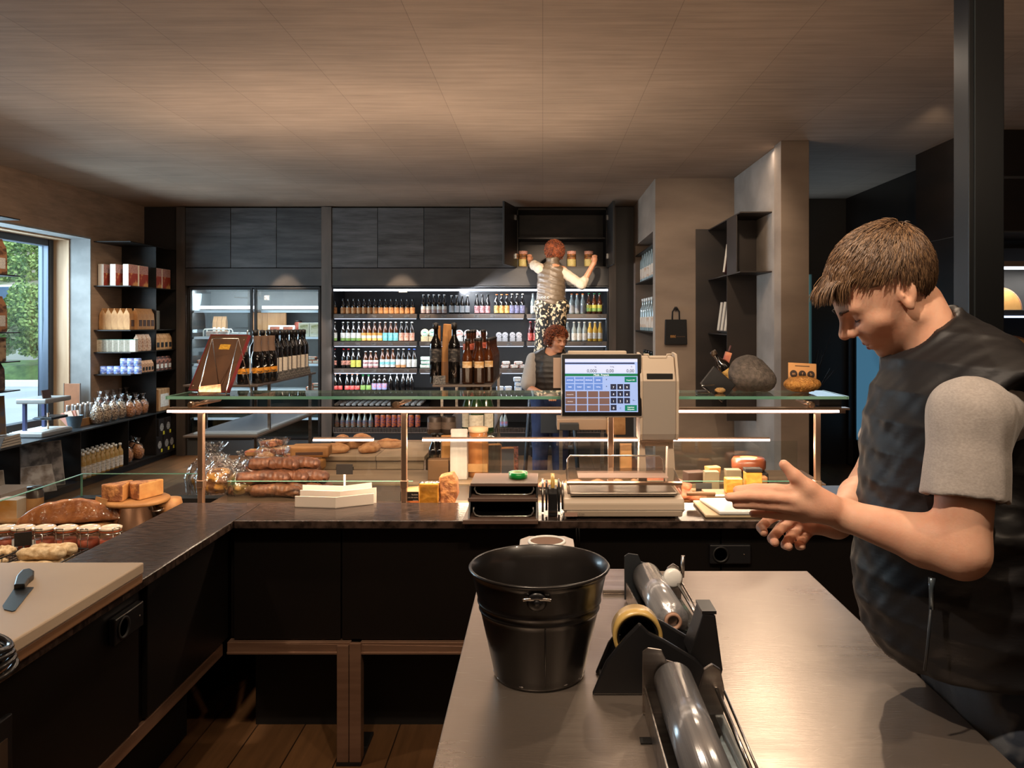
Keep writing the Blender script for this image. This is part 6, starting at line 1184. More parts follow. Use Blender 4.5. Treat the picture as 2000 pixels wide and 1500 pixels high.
for i, (x, y, z, a) in enumerate(((-1.76,2.84,.742,.05),(-1.76,2.79,.742,-.1),(-1.77,2.74,.742,.0),(-1.74,2.82,.782,.1),(-1.75,2.77,.782,.1),(-1.76,2.69,.742,.0))): place(wsg, i, (x,y,z), ['rear white mould sausage in the basket','second rear white mould sausage in the basket','middle white mould sausage in the basket','rear upper white mould sausage','front upper white mould sausage','front white mould sausage in the basket'][i], rz=a, group='white mould sausages')
chp_ = surf(lambda p: sde(p, (0,0,.016), (.034,.028,.016))+.008*wob(p, 110, 12), (-.05,-.045,-.008), (.05,.045,.045), .003, 'crusty_chip', mold); T(chp_, 'x', 'snack')
for i in range(24):
    a, b = i % 4, (i//4) % 3; place(chp_, i, (-2.13+.062*a+.01*(i//12), 2.66+.085*b+.02*(i//12), .742+.03*(i//12)), ('%s crusty piece from the left, %s row of the %s layer in the basket' % (NTH[a], ('front','middle','rear')[b], ('lower','upper')[i//12])), rz=i*1.1, group='crusty pieces in the wire basket')
put(card('price_sign', .055, .05, cardb), (xp(40,2.9),2.915,.79), 'brown black price card above the baskets at the left', rz=.5, cat='sign'); T(MB().lathe([(.012,0),(.003,.006),(.003,.06),(0,.06)], 10).build('card_stand', blkp, loc=(xp(40,2.9),2.917,ZW)), 'thin stand of the brown black price card', 'stand')
put(card('price_tag', .022, .03, kraft), (xp(73,2.9),2.92,.77), 'little kraft tag between the baskets and the jars', rz=-.3, rx=-.2, cat='tag'); T(MB().lathe([(.01,0),(.002,.006),(.002,.04),(0,.04)], 10).build('card_stand', blkp, loc=(xp(73,2.9),2.921,ZW)), 'thin stand of the little kraft tag', 'stand')
# ---------------------------------------------------------------- things on the glass top
ZG = 1.3215
e = E('framed_board', (xp(425,3.27), 3.26, ZG), 'brown backed board with red edge leaning on a wire easel on the glass top', 'board')
Mb = tr(-.03,.0,.008) @ Matrix.Rotation(-.42,4,'Z') @ rot(-27,'X')
bw, bh = .104, .25
MB().box(-bw,bw,-.006,.0,0,bh,0,Mb).build('backing', mat('leather_brown', (92,60,36), .65, col2=(76,48,28), sc=(14,14,14)), e)
rdm = mat('red_edge', (120,44,46), .4)
MB().box(-bw-.004,-bw,-.008,.006,-.004,bh+.004,0,Mb).box(bw,bw+.004,-.008,.006,-.004,bh+.004,0,Mb).box(-bw,bw,-.008,.006,bh,bh+.004,0,Mb).box(-bw,bw,-.008,.006,-.004,0,0,Mb).box(-bw,bw,0,.006,0,bh,0,Mb).build('edge', rdm, e)
MB().box(-.03,.028,-.0075,-.006,bh-.065,bh-.042,0,Mb).build('yellow_label', mat('yellow_label', (226,176,60), .5, col2=(190,136,40), sc=(90,90,150)), e)
for x, z in ((-bw+.014,bh-.02),(-bw+.012,.016),(bw-.014,bh-.02)): MB().lathe([(.004,0),(.003,.002),(0,.002)], 10, 0, Mb @ tr(x,-.006,z) @ rot(90,'X')).build('screw', brass, e)
ew = E('wire_easel', (xp(440,3.2), 3.2, ZG), 'thin wire easel holding the brown backed board', 'easel'); m = MB()
for x0 in (-.055,.055):
    xt = x0*.95
    m.tube([(x0-.03,-.06,.002),(xt,0,.225),(x0+.012 if x0 < 0 else x0+.032,.05,.002)], .0022, 6)
m.tube([(-.053,0,.225),(.053,0,.225)], .0022, 6); m.tube([(-.085,-.06,.003),(.025,-.06,.003)], .0018, 6)
m.build('frame', chrome, ew); put(T(MB().box(-.043,.043,-.0015,.0015,0,.036).build('price_card', mat('brown_card2', (166,124,92), .6, col2=(120,84,60), sc=(60,60,90))), 'x', 'card'), (xp(412,3.14),3.132,ZG+.005), 'brown printed card at the foot of the wire easel', ry=-.12, rx=-.2)
rk_ = surf(lambda p: smin(sde(p, (0,0,.077), (.083,.06,.077)), sde(p, (.07,.01,.05), (.05,.045,.05)), .03)+.002*wob(p, 120, 1), (-.1,-.08,-.005), (.14,.08,.17), .004, 'boulder', mat('grey_stone', (88,80,74), .8, col2=(60,54,50), sc=(60,60,60), bump=.8, bsc=(120,120,120))); put(T(rk_, 'x', 'stone'), (xp(1462,3.31),3.315,ZG-.001), 'rounded dark grey stone standing on the glass top')
e = E('golden_loaf', (xp(1567,3.27),3.27,ZG), 'golden rough loaf shaped stand with brown card on the glass top', 'card stand'); ld = surf(lambda p: sde(p, (0,0,.033), (.076,.04,.033))+.004*wob(p, 140, 7)+.002*wob(p, 300, 8), (-.09,-.06,-.008), (.09,.06,.075), .0028, 'body', mat('gold_loaf', (206,150,76), .5, col2=(170,112,48), sc=(60,60,60), bump=1, bsc=(160,160,160)), None, (0,0,0)); ld.parent = e
o = MB().box(-.058,.058,-.001,.001,.045,.122,0,rot(-10,'X') @ rot(3,'Y')).build('card', mat('tan_card', (190,140,88), .6), e); m = MB()
for x in (-.036,0,.036): m.lathe([(0,0),(.0155,0)], 20, 0, rot(-10,'X') @ rot(3,'Y') @ tr(x,-.0016,.076) @ rot(90,'X'), cap=False)
m.build('stamp', mat('stamp_black', (44,30,22), .6), e, recalc=False); MB().box(-.03,.03,-.0018,-.001,.108,.111,0,rot(-10,'X') @ rot(3,'Y')).build('lettering', mat('stamp_black', (44,30,22), .6), e)
for x, ch in ((-.036,'m'),(0,'f'),(.036,'b')): text(ch, .018, mat('tan_card', (190,140,88), .6), 'emblem', e, rot(-10,'X') @ rot(3,'Y') @ tr(x,-.0026,.071) @ FRONT)
e = E('card_reader', (xp(1385,3.25),3.26,ZG), 'black tablet terminal tilted on a wire stand on the glass top', 'terminal'); MB().box(-.06,.06,-.006,.006,0,.095,0,tr(.01,0,.0) @ Matrix.Rotation(.72,4,'Y') @ tr(0,0,.0) @ rot(-14,'X')).build('tablet', blkp, e, bev=.003); MB().box(-.05,.005,-.02,.03,0,.01).build('foot', blkp, e, bev=.003); MB().tube([(.02,-.02,.035),(-.035,-.025,.03),(.0,-.03,.002)], .0015, 6).build('stand_wire', chrome, e)
e = E('display_card', (xp(1407,3.3),3.33,ZG), 'small dark card with a gold walnut in front on the glass top', 'card'); MB().box(-.02,.026,-.002,.002,0,.056).build('panel', cardg, e); text('bbe', .012, inkw, 'lettering', e, tr(.003,-.003,.024) @ FRONT)
wn = surf(lambda p: sde(p, (0,0,.011), (.022,.016,.011))+.002*wob(p, 260, 3), (-.03,-.02,-.003), (.03,.02,.026), .002, 'walnut', mat('gold_nut', (206,166,110), .5, bump=.8, bsc=(200,200,200))); put(T(wn, 'x', 'walnut'), (xp(1407,3.25),3.255,ZG), 'golden nut piece in front of the small dark card')
o = put(bottle('wine', .19, .028, blackg, mat('foil', (60,48,36), .4, .5), lm('vintage',(206,170,100),(160,120,60),60), (.3,.52), 16, 'wine_bottle'), (xp(1444,3.34),3.352,ZG+.012), 'little dark bottle lying tilted behind the grey stone', ry=-.62)
e = E('gift_tube', (xp(1396,3.4),3.36,ZG), 'slanting printed carton tube behind the tilted tablet', 'tube'); MB().box(-.012,.012,-.012,.012,.0,.17,0,Matrix.Rotation(.3,4,'Y')).build('body', mat('peach_tube', (206,150,110), .5, col2=(150,60,60), sc=(9,9,24)), e); MB().lathe([(.005,.165),(.004,.20),(0,.20)], 10, 0, Matrix.Rotation(.3,4,'Y')).build('tip', mat('maroon', (70,34,34), .6), e)
e = E('cash_desk', (xp(1136,6.8),6.85,0), 'beige topped cash desk in front of the curly haired woman', 'desk'); X0, X1 = xp(1088,6.8), xp(1186,6.8)
MB().box(X0,X1,6.8,7.12,.69,.78).build('top', mat('desk_beige', (190,160,134), .5), e, w=True, bev=.004)
for x in (X0+.02,X1-.05): MB().box(x,x+.03,6.9,6.93,0,.69).build('leg', steelb, e, w=True)
T(MB().box(xp(1093,6.78),xp(1130,6.78),6.70,6.795,.70,.755).build('drawer_box', cardg, bev=.003), 'dark box fixed to the front of the beige cash desk', 'box')
put(kbag(.16,.08,.2,kraft,None), (xp(1202,6.8),6.76,.66), 'kraft carrier bag hanging at the right end of the cash desk', cat='bag'); T(MB().tube([(xp(1190,6.8),6.80,.86),(xp(1190,6.8),6.75,.86),(xp(1190,6.8),6.75,.87)], .004, 6).build('hook', steelb), 'small steel hook above the hanging kraft bag', 'hook')
# ---------------------------------------------------------------- outdoors beyond the window
gr = ST(MB().box(-60,-5.45,-10,90,-.3,-.1).build('ground', mat('pale_road', (176,186,196), .8, col2=(160,170,180), sc=(.5,.5,.5))))
T(MB().box(-30,-8,21.2,21.6,-.1,.05).build('kerb', mat('kerb_white', (240,240,236), .7)), 'pale kerb line across the road seen through the window', 'kerb')
vg = mat('hedge_green', (110,146,76), .7, col2=(60,92,44), sc=(3,3,3), bump=1, bsc=(7,7,7)); ST(MB().prism([(27,-.1),(30,.6),(46,9.5),(80,24),(80,-.1)], 0, -60, -8).build('hill', mat('hill_earth', (176,168,150), .9, col2=(96,120,70), sc=(.5,.9,.9), lo=.45, hi=.55, bump=1)))
o = MB().prism([(23.6,-.1),(24,.3),(25.6,.4),(25.6,-.1)], 0, -40, -8).build('grass', vg); T(o, 'strip of grass and plants beyond the road', 'grass'); o['kind'] = 'stuff'
def leafy(name, c, r, n, ls, m, label, cat, seed):
    rr = np.random.default_rng(seed); d = rr.normal(size=(n,3)); d /= np.linalg.norm(d,axis=1)[:,None]; p = d*np.array(r)*rr.uniform(.72,1.05,(n,1))*(1+.12*np.sin(d[:,:1]*7+d[:,2:]*5)); m_ = MB()
    for q_ in p:
        a = Vector(rr.normal(size=3)).normalized()*ls; b = a.orthogonal().normalized()*ls*.6; q_ = Vector(q_); m_.add([q_-a,q_-b,q_+a,q_+b], [(0,1,2,3)], 0 if rr.random() < .6 else 1)
    e = E(name, (c[0],c[1],c[2]-r[2]), label, cat); o = m_.build('foliage', m, e, recalc=False); o.location = (0,0,r[2]); o['kind'] = 'stuff'; MB().lathe([(.05,0),(.03,r[2])], 8).build('stem', mat('twig', (60,44,34), .7), e)
l1, l2 = mat('leaf_light', (150,176,96), .6), mat('leaf_dark', (84,118,56), .6)
leafy('bush', (xp(72,24.2),24.2,zp(622,24.2)), (1.05,.9,1.08), 9000, .06, [l1,l2], 'round yellow green bush beyond the road', 'bush', 3)
leafy('bush', (xp(-14,22.6),22.6,zp(660,22.6)), (.55,.5,.6), 1200, .1, [mat('leaf_dull', (110,120,84), .7), l2], 'dull low bush left of the round bush', 'bush', 4)
for k in range(5):
    Y = 35.2+1.4*k; z = .6+8.9*(Y-30)/16
    leafy('vine_row', (xp(40-4*k,Y),Y,z+.5), (2.6,.35,.6), 1500, .11, [l1,l2], '%s row of vines up the hillside beyond the road' % NTH[k], 'vines', 10+k)
e = E('car', (xp(10,27), 27, zp(590,27)-.9), 'white car with blue glass parked before the hillside', 'car'); wc = mat('car_white', (226,230,236), .25, coat=.5)
MB().prism([(-2.1,.35),(-2.05,.8),(-1.3,.95),(-.7,1.42),(.8,1.45),(1.5,1.0),(2.1,.9),(2.15,.35)], 1, -.85, .85).build('body', wc, e, bev=.06); MB().prism([(-1.2,.95),(-.68,1.36),(.75,1.38),(1.38,1.0)], 1, -.87, .87).build('window', mat('car_glass', (70,100,130), .1), e)
for x in (-1.3,1.3):
    for y in (-.8,.8): MB().lathe([(0,-.1),(.33,-.1),(.33,.1),(0,.1)], 20, 0, tr(x,y,.33) @ rot(90,'X')).build('wheel', blkm, e)
ST(MB().box(xp(-30,27)-2.5,xp(95,28)+2.5,25.8,29.0,-.1,zp(590,27)-.9).build('terrace_wall', mat('pale_terrace', (206,206,200), .8)))
# ---------------------------------------------------------------- people
skin = mat('skin', (226,178,150), .55, spec=.35, col2=(214,158,130), sc=(18,18,18), sss=.25, bump=.05, bsc=(220,220,220)); skin2 = mat('skin_tan', (200,144,112), .5, col2=(184,126,96), sc=(18,18,18), sss=.2)
lipm = mat('lips', (170,96,84), .4); browm = mat('brow_brown', (70,46,32), .7); lash = mat('lash_dark', (40,26,20), .6)
nyl = mat('black_nylon', (22,21,23), .52, bump=.22, bsc=(22,22,60), bdist=.006, spec=.35); tee = mat('grey_melange', (172,164,158), .85, col2=(156,149,143), sc=(220,220,420), bump=.15, bsc=(14,14,26), bdist=.012, sheen=.2)
camo = mat('camo_cloth', (112,116,122), .85, col2=(56,64,78), sc=(13,13,13), detail=2, lo=.47, hi=.53, bump=.2, bsc=(30,30,30)); jean = mat('blue_jeans', (44,62,104), .85, col2=(30,42,78), sc=(6,6,6), bump=.2, bsc=(90,90,90))
def mirror(q): q = q.copy(); q[:,2] = np.abs(q[:,2]); return q
def headfn(q, female=False, smile=0):
    """head in local axes (f forward, u up, s side), origin at the ear canals, metres"""
    m = mirror(q)
    d = sde(q, (.016,.048,0), (.097,.086,.075)); d = smin(d, sde(q, (.052,-.008,0), (.062,.074,.060)), .03)
    d = smin(d, sdc(m, (.018,-.042,.046), (.088,-.072,.010), .016, .014), .02); d = smin(d, sde(q, (.096,-.070,0), (.014,.013,.017)), .014)
    d = smin(d, sdc(m, (.104,.040,.0), (.090,.042,.040), .012, .012), .014)                     # brow ridge
    d = smin(d, sdc(m, (.074,-.004,.046), (.086,-.012,.030), .016, .016), .02)                    # cheeks
    d = smax(d, -sde(m, (.116,.021,.033), (.018,.013,.020)), .012)                                # eye sockets
    d = smin(d, sde(m, (.0905,.0215,.032), (.0135,.0125,.0155)), .004)                            # lidded eyes
    d = smax(d, -sdc(m, (.1045,.0165,.024), (.100,.0170,.041), .0012, .0012), .002)               # lid line
    n = sdc(q, (.112,.032,0), (.132,.004,0), .0075, .0105); n = smin(n, sde(q, (.134,.001,0), (.0095,.0095,.0105)), .008); n = smin(n, sde(m, (.121,-.004,.0125), (.010,.0085,.0075)), .006); d = smin(d, n, .009)
    d = smax(d, -sde(m, (.125,-.0115,.0065), (.005,.003,.0035)), .002)                            # nostrils
    d = smin(d, sde(q, (.102,-.036,0), (.013,.020,.026)), .012)
    d = smin(d, sdc(m, (.1135,-.0345,.0), (.1035,-.0385,.021), .0052, .0025), .004); d = smin(d, sdc(m, (.1115,-.0475,.0), (.102,-.0425,.020), .006, .0025), .004)
    d = smax(d, -sdc(m, (.1175,-.0405,.0), (.106,-.0405,.024), .0011, .001), .0025)               # mouth line
    m = m-np.array((.014,.008,0), np.float32); e = EA = np.array([[.88,-.475,0],[.475,.88,0],[0,0,1]], np.float32); e = sde(m, (-.008,.004,.074), (.0175,.030,.008), EA); e = smax(e, -sde(m, (-.005,.005,.083), (.0105,.0195,.008), EA), .003); e = smin(e, sde(m, (.004,-.021,.074), (.008,.010,.005)), .006); e = smin(e, sdc(m, (.004,.0,.078), (.002,.007,.078), .0035, .003), .003); e = smin(e, sdc(m, (-.010,-.006,.077), (-.012,.014,.077), .0025, .0025), .003)
    d = smin(d, e, .006)
    return d
class Head:
    def __init__(s, o, f, u, sc=1): s.o = np.array(o, np.float32); s.f = np.array(Vector(f).normalized(), np.float32); u = Vector(u)-Vector(f).normalized()*Vector(u).dot(Vector(f).normalized()); s.u = np.array(u.normalized(), np.float32); s.s = np.cross(s.f, s.u); s.R = np.stack([s.f, s.u, s.s], 1); s.sc = sc
    def loc(s, p): return (((p-s.o) @ s.R)/s.sc).astype(np.float32)
    def w(s, f, u, v): return tuple(s.o+s.sc*(s.f*f+s.u*u+s.s*v))
def extras(h, parent):
    """brows, lashes, lips as parts of the face"""
    m = MB()
    for g in (-1,1): m.tube([h.w(.1165,.040,.014*g), h.w(.116,.046,.028*g), h.w(.104,.044,.044*g)], [.0035,.0042,.002], 6, flat=.6)
    m.build('eyebrow', browm, parent, w=True); m = MB()
    for g in (-1,1): m.tube([h.w(.1035,.0165,.021*g), h.w(.1055,.0150,.031*g), h.w(.099,.0165,.0425*g)], [.0006,.0013,.0008], 5)
    m.build('eyelashes', lash, parent, w=True)
    def lf(p):
        q = h.loc(p); m_ = mirror(q); d = smin(sdc(m_, (.1140,-.0350,.0), (.1045,-.0392,.0195), .0052, .002), sdc(m_, (.1122,-.0470,.0), (.103,-.0428,.0185), .0060, .002), .0015); d = smax(d, -sdc(m_, (.1185,-.0407,.0), (.106,-.0407,.024), .0012, .001), .001); return d*h.sc
    a = np.array([h.w(x,y,z) for x in (.09,.125) for y in (-.06,-.025) for z in (-.03,.03)]); surf(lf, a.min(0), a.max(0), .0012, 'lips', lipm, parent)
def strands(h, parent, roots, flow, n, L, mats, r=.0009, gravity=0, curl=0, seed=1, name='hair_strands'):
    rr = np.random.default_rng(seed); m = MB(); c = np.array((.008,.052,0)); 
    for _ in range(n):
        p, base = roots(rr); t = flow(p, rr); ln = L*rr.uniform(.65,1.15); k = 12 if curl > .004 else 6; pts = []; q = np.array(p, float); ph = rr.uniform(0,6.28); lift = rr.uniform(.0,.010)
        for i in range(k):
            cq = (curl*math.cos(ph+i*1.0), curl*math.sin(ph+i*1.0), curl*math.sin(ph*2+i*.9)) if k > 6 else (curl*math.cos(ph+i*1.9), curl*math.sin(ph+i*2.3), curl*math.sin(ph*2+i*1.7)); pts.append(h.w(q[0]+cq[0], q[1]+cq[1], q[2]+cq[2]))
            st = ln/k; q = q+t*st; v = (q-c)/base; d_ = np.linalg.norm(v); tgt = 1.0+lift*8*(i/k)
            if d_ < tgt: q = c+v/d_*base*tgt
            t = t+np.array((0,-gravity*(i+1)/k,0)); nrm = (q-c)/base**2; nrm /= np.linalg.norm(nrm)
            if gravity == 0 or q[0] < .09: t = t-nrm*t.dot(nrm)*.8
            t /= np.linalg.norm(t)
        m.tube(pts, [r*1.1]+[r*1.3]*(k-4)+[r*1.2,r*.9,r*.3], 3, int(rr.integers(len(mats))))
    return m.build(name, mats, parent, w=True, recalc=False)
# ---- the young man -----------------------------------------------------------
man = E('person', (.80,1.5,0), 'young man in black padded vest and grey T-shirt rubbing his hands above the table', 'person')
th = math.radians(40)
hd = Head(at(1759,570,1.55), (-.755,.15,-.643), (-.643,.0,.766), 1.0)
nb0 = hd.w(-.006,-.04,0); neck = (.775,1.53,1.53)
LS, LE, LW = at(1893,800,1.33), at(1878,1078,1.29), at(1650,1006,1.41)
RS, RE, RW = Vector((.80,1.70,1.47)), Vector((.72,1.76,1.24)), at(1634,1022,1.475)
def A(px, py, Y): return tuple(at(px, py, Y))
LF = [[((1562,962),.0115),((1515,955),.0100),((1474,954),.0092),((1440,957),.0080)], [((1552,976),.0115),((1500,971),.0102),((1458,969),.0094),((1424,971),.0080)], [((1556,992),.0110),((1508,988),.0098),((1468,985),.0090),((1438,986),.0076)], [((1568,1008),.0100),((1528,1006),.0088),((1496,1003),.0080),((1470,1003),.0068)]]
LFY = [(1.405,1.41,1.42,1.43),(1.40,1.402,1.41,1.42),(1.402,1.405,1.412,1.42),(1.41,1.415,1.42,1.428)]
RF = [[((1536,996),1.475,.0112),((1504,1012),1.468,.0098),((1486,1030),1.45,.009),((1492,1040),1.432,.0078)], [((1552,1010),1.478,.0112),((1524,1032),1.47,.010),((1508,1052),1.448,.0092),((1514,1060),1.428,.0078)], [((1570,1020),1.48,.0108),((1546,1046),1.47,.0096),((1534,1064),1.448,.0088),((1541,1068),1.428,.0074)], [((1590,1026),1.482,.0098),((1570,1052),1.472,.0086),((1561,1066),1.452,.0080),((1567,1067),1.434,.0068)]]
def manfn(p):
    d = headfn(hd.loc(p)); d = smin(d, sdc(p, nb0, neck, .050, .055), .02); d = smin(d, sdc(p, hd.w(.035,-.05,0), (.78,1.53,1.53), .028, .05), .03)
    d = smin(d, sdc(p, (.81,1.51,1.42), (.80,1.5,1.02), .07, .085), .04); d = smin(d, sdc(p, (.82,1.38,1.445), (.82,1.64,1.445), .035, .035), .03)
    d = smin(d, sdc(p, (.87,1.44,.98), (.93,1.43,.5), .07, .055), .04); d = smin(d, sdc(p, (.87,1.57,.98), (.95,1.60,.5), .07, .055), .04)
    d = smin(d, sdc(p, (.90,1.43,.5), (.93,1.42,.09), .055, .038), .03); d = smin(d, sdc(p, (.92,1.60,.5), (.97,1.62,.09), .055, .038), .03)
    for S_, E_, W_, k in ((LS,LE,LW,0),(RS,RE,RW,1)):
        E_, W_, S_ = np.array(E_), np.array(W_), np.array(S_); a = sdc(p, S_, E_, .050, .042); M_ = E_*.72+W_*.28
        b = sdc(p, E_, M_, .038, .042); b = smin(b, sdc(p, M_, W_, .042, .0265), .015); a = smin(a, b, .022); d = smin(d, a, .03)
    # left hand: back of the hand to the camera, fingers to the left, thumb up
    W_ = np.array(LW); hnd = sdc(p, W_, A(1606,990,1.405), .0265, .026)
    for F_, Y_, in zip(LF, LFY): hnd = smin(hnd, sdc(p, A(1618,996,1.405), A(*F_[0][0],Y_[0]), .020, .0125), .010)
    d = smin(d, hnd, .014)
    for F_, Y_ in zip(LF, LFY): d = smin(d, chain(p, 9+np.zeros(len(p),np.float32), [(A(*a,y), r) for (a, r), y in zip(F_, Y_)], .0015), .0035)
    d = smin(d, chain(p, 9+np.zeros(len(p),np.float32), [(A(1616,984,1.40),.020),(A(1580,955,1.40),.0155),(A(1552,930,1.402),.0118),(A(1531,907,1.405),.0088)], .006), .010)
    # right hand: palm up behind, fingers wrapping under the left hand
    W_ = np.array(RW); hnd = sdc(p, W_, A(1590,1016,1.475), .026, .025)
    for F_ in RF: hnd = smin(hnd, sdc(p, A(1606,1016,1.478), A(*F_[0][0],F_[0][1]), .019, .0125), .010)
    d = smin(d, hnd, .012)
    for F_ in RF: d = smin(d, chain(p, 9+np.zeros(len(p),np.float32), [(A(*a,y), r) for a, y, r in F_], .0015), .003)
    d = smin(d, chain(p, 9+np.zeros(len(p),np.float32), [(A(1600,1006,1.47),.019),(A(1566,975,1.462),.0135),(A(1540,962,1.455),.0110),(A(1512,958,1.452),.0085)], .006), .008)
    return d
surf(manfn, (.30,1.17,.05), (1.05,1.86,1.83), .0034, 'body', skin, man, smooth=1)
extras(hd, man)
hb = [mat('hair_brown', (96,71,50), .4, spec=.5), mat('hair_light', (126,97,69), .4, spec=.5), mat('hair_dark', (74,54,39), .45, spec=.5)]
hbase = np.array((.103,.096,.083)); hctr = np.array((.008,.052,0))
hxf = np.array([-.1,-.06,-.035,-.018,.0,.026,.036,.050,.064,.085,.105,.13]); hxu = np.array([-.040,-.036,-.02,.02,.05,.055,.050,.058,.080,.104,.110,.108])
def hairfn(p):
    q = hd.loc(p); d = sde(q, hctr, hbase*1.0)+.0025*wob(q, 130, 3); lim = np.interp(q[:,0], hxf, hxu).astype(np.float32); return smax(d, (lim-q[:,1])*.8, .006)
a = np.array([hd.w(x,y,z) for x in (-.12,.14) for y in (-.07,.17) for z in (-.1,.1)]); surf(hairfn, a.min(0), a.max(0), .003, 'hair', hb[0], man)
whorl = np.array((-.055,.125,0))
def mroot(rr):
    while 1:
        v = rr.normal(size=3); v /= np.linalg.norm(v); q = hctr+v*hbase
        if q[1] > np.interp(q[0], hxf, hxu)+(.022 if q[0] > .02 else .008): return q, hbase
def mflow(p, rr):
    t = np.array(p)-whorl+rr.normal(size=3)*.007; t[0] += .05*(p[1] > .06); n_ = (np.array(p)-hctr)/hbase**2; n_ /= np.linalg.norm(n_); t = t-n_*t.dot(n_)+n_*.02; return t/np.linalg.norm(t)
strands(hd, man, mroot, mflow, 6500, .036, hb, .0008, 0, .0004, 2)
def froot(rr):
    v = np.array((rr.uniform(.45,1), rr.uniform(.35,.9), rr.uniform(-.75,.75))); v /= np.linalg.norm(v); q = hctr+v*hbase; q[1] = max(q[1], np.interp(q[0], hxf, hxu)); return q, hbase
def fflow(p, rr): t = np.array((.9, -.28, .25*np.sign(p[2])*abs(p[2])/.07))+rr.normal(size=3)*.09; return t/np.linalg.norm(t)
strands(hd, man, froot, fflow, 2400, .055, hb, .0008, .45, .0005, 5, 'fringe')
# vest, sleeves, trousers
def tors(p, g):
    d = sde(p, (.785,1.5,1.36), (.150+g,.200+g,.24+g)); d = smin(d, sde(p, (.775,1.5,1.13), (.158+g,.192+g,.22+g)), .08)
    d = smin(d, sdc(p, (.81,1.355,1.475), (.81,1.66,1.475), .058+g, .058+g), .06); return smin(d, np.minimum(sdc(p, (.80,1.46,1.12), (.825,1.46,.97), .135+g, .146+g), sdc(p, (.80,1.54,1.12), (.825,1.54,.97), .135+g, .146+g)), .04)
def vestfn(p):
    d = tors(p, .014); d = smax(d, .990+.06*(p[:,0]-.75)-p[:,2], .02)
    R_, n_ = np.array(at(1801,654,1.53), np.float32), np.array((-.665,0,.747), np.float32); B_ = R_-n_*.10
    d = smin(d, smax(sdc(p, B_, R_+n_*.03, .094, .079), (p-R_) @ n_, .006), .03); hole = sdc(p, B_+n_*.05, R_+n_*.06, .066, .068)
    for g, y in ((-1,1.285),(1,1.74)): d = smax(d, -sdc(p, (.815,y,1.455), (.775,y-.02*g,1.33), .066, .066), .02)
    d = smax(d, -hole, .006)
    d = d+.0045*np.abs(np.sin((p[:,2]+.12*p[:,0]+.004*wob(p, 14, 2))*PI/.058))**.6-.004+.003*wob(p, 38, 6)
    return d
def vest_outer(p):
    return vestfn(p)
surf(vest_outer, (.55,1.24,.90), (1.02,1.78,1.68), .0045, 'padded_vest', nyl, man, smooth=1)
for g, S_, E_, nm in ((-1,LS,LE,'near'),(1,RS,RE,'far')):
    S2, E2 = np.array(S_), np.array(E_); dr_ = (E2-S2)/np.linalg.norm(E2-S2); end = S2+dr_*(.148 if g < 0 else .15)
    def slv(p, S2=S2, end=end, dr_=dr_, g=g):
        d = sdc(p, S2+dr_*.012, end, .061, .067); d = smin(d, sdc(p, S2+dr_*.01, (.81,1.5+.12*g,1.455), .060, .05), .03); d = smax(d, (p-end) @ dr_.astype(np.float32), .004); d = smax(d, -sdc(p, S2+dr_*.06, end+dr_*.05, .056, .060), .004); return d+.003*wob(p*np.array((1,1,.6),np.float32), 52, 3+g)
    lo_ = np.minimum(S2, end)-.1; hi_ = np.maximum(S2, end)+.1; lo_[1] -= .03; hi_[1] += .03
    surf(slv, lo_, hi_, .0038, 'shirt_sleeve', tee, man)
def trou(p):
    p = p-np.array((.035,0,0), np.float32); d = sdc(p, (.815,1.44,1.02), (.85,1.44,.90), .118, .117); d = smin(d, sdc(p, (.815,1.57,1.02), (.85,1.57,.90), .118, .117), .06)
    for y0, x1, y1, x2 in ((1.43,.90,1.425,.935),(1.58,.92,1.60,.97)): d = smin(d, chain(p, 9+np.zeros(len(p),np.float32), [((.85,y0,.90),.112),((x1,y1,.5),.088),((x2,y1,.08),.07)], .03), .03)
    return smax(smax(d, p[:,2]-1.045, .01), .06-p[:,2], .01)+.004*wob(p, 40, 4)
surf(trou, (.68,1.26,.03), (1.14,1.76,1.08), .008, 'camo_trousers', camo, man)
for x, y in ((.905,1.425),(.94,1.60)): surf(lambda p, x=x, y=y: smax(smin(sde(p, (x-.06,y,.035), (.12,.048,.045)), sdc(p, (x+.03,y,.04), (x+.03,y,.09), .045, .042), .03), .004-p[:,2], .006), (x-.2,y-.07,-.01), (x+.11,y+.07,.15), .006, 'shoe', blkm, man)
zp_ = MB(); zx = [A(1820,1128,1.302),A(1819,1150,1.303),A(1820,1190,1.302)]
zp_.tube(zx, [.006,.004,.0045], 8).build('zip_pull', mat('zip_grey', (96,110,120), .3, .6), man, w=True); MB().tube([A(1818,1190,1.3),A(1812,1260,1.302),A(1806,1310,1.312)], .0025, 6).build('pocket_zip', mat('zip_tape', (40,46,52), .5), man, w=True)
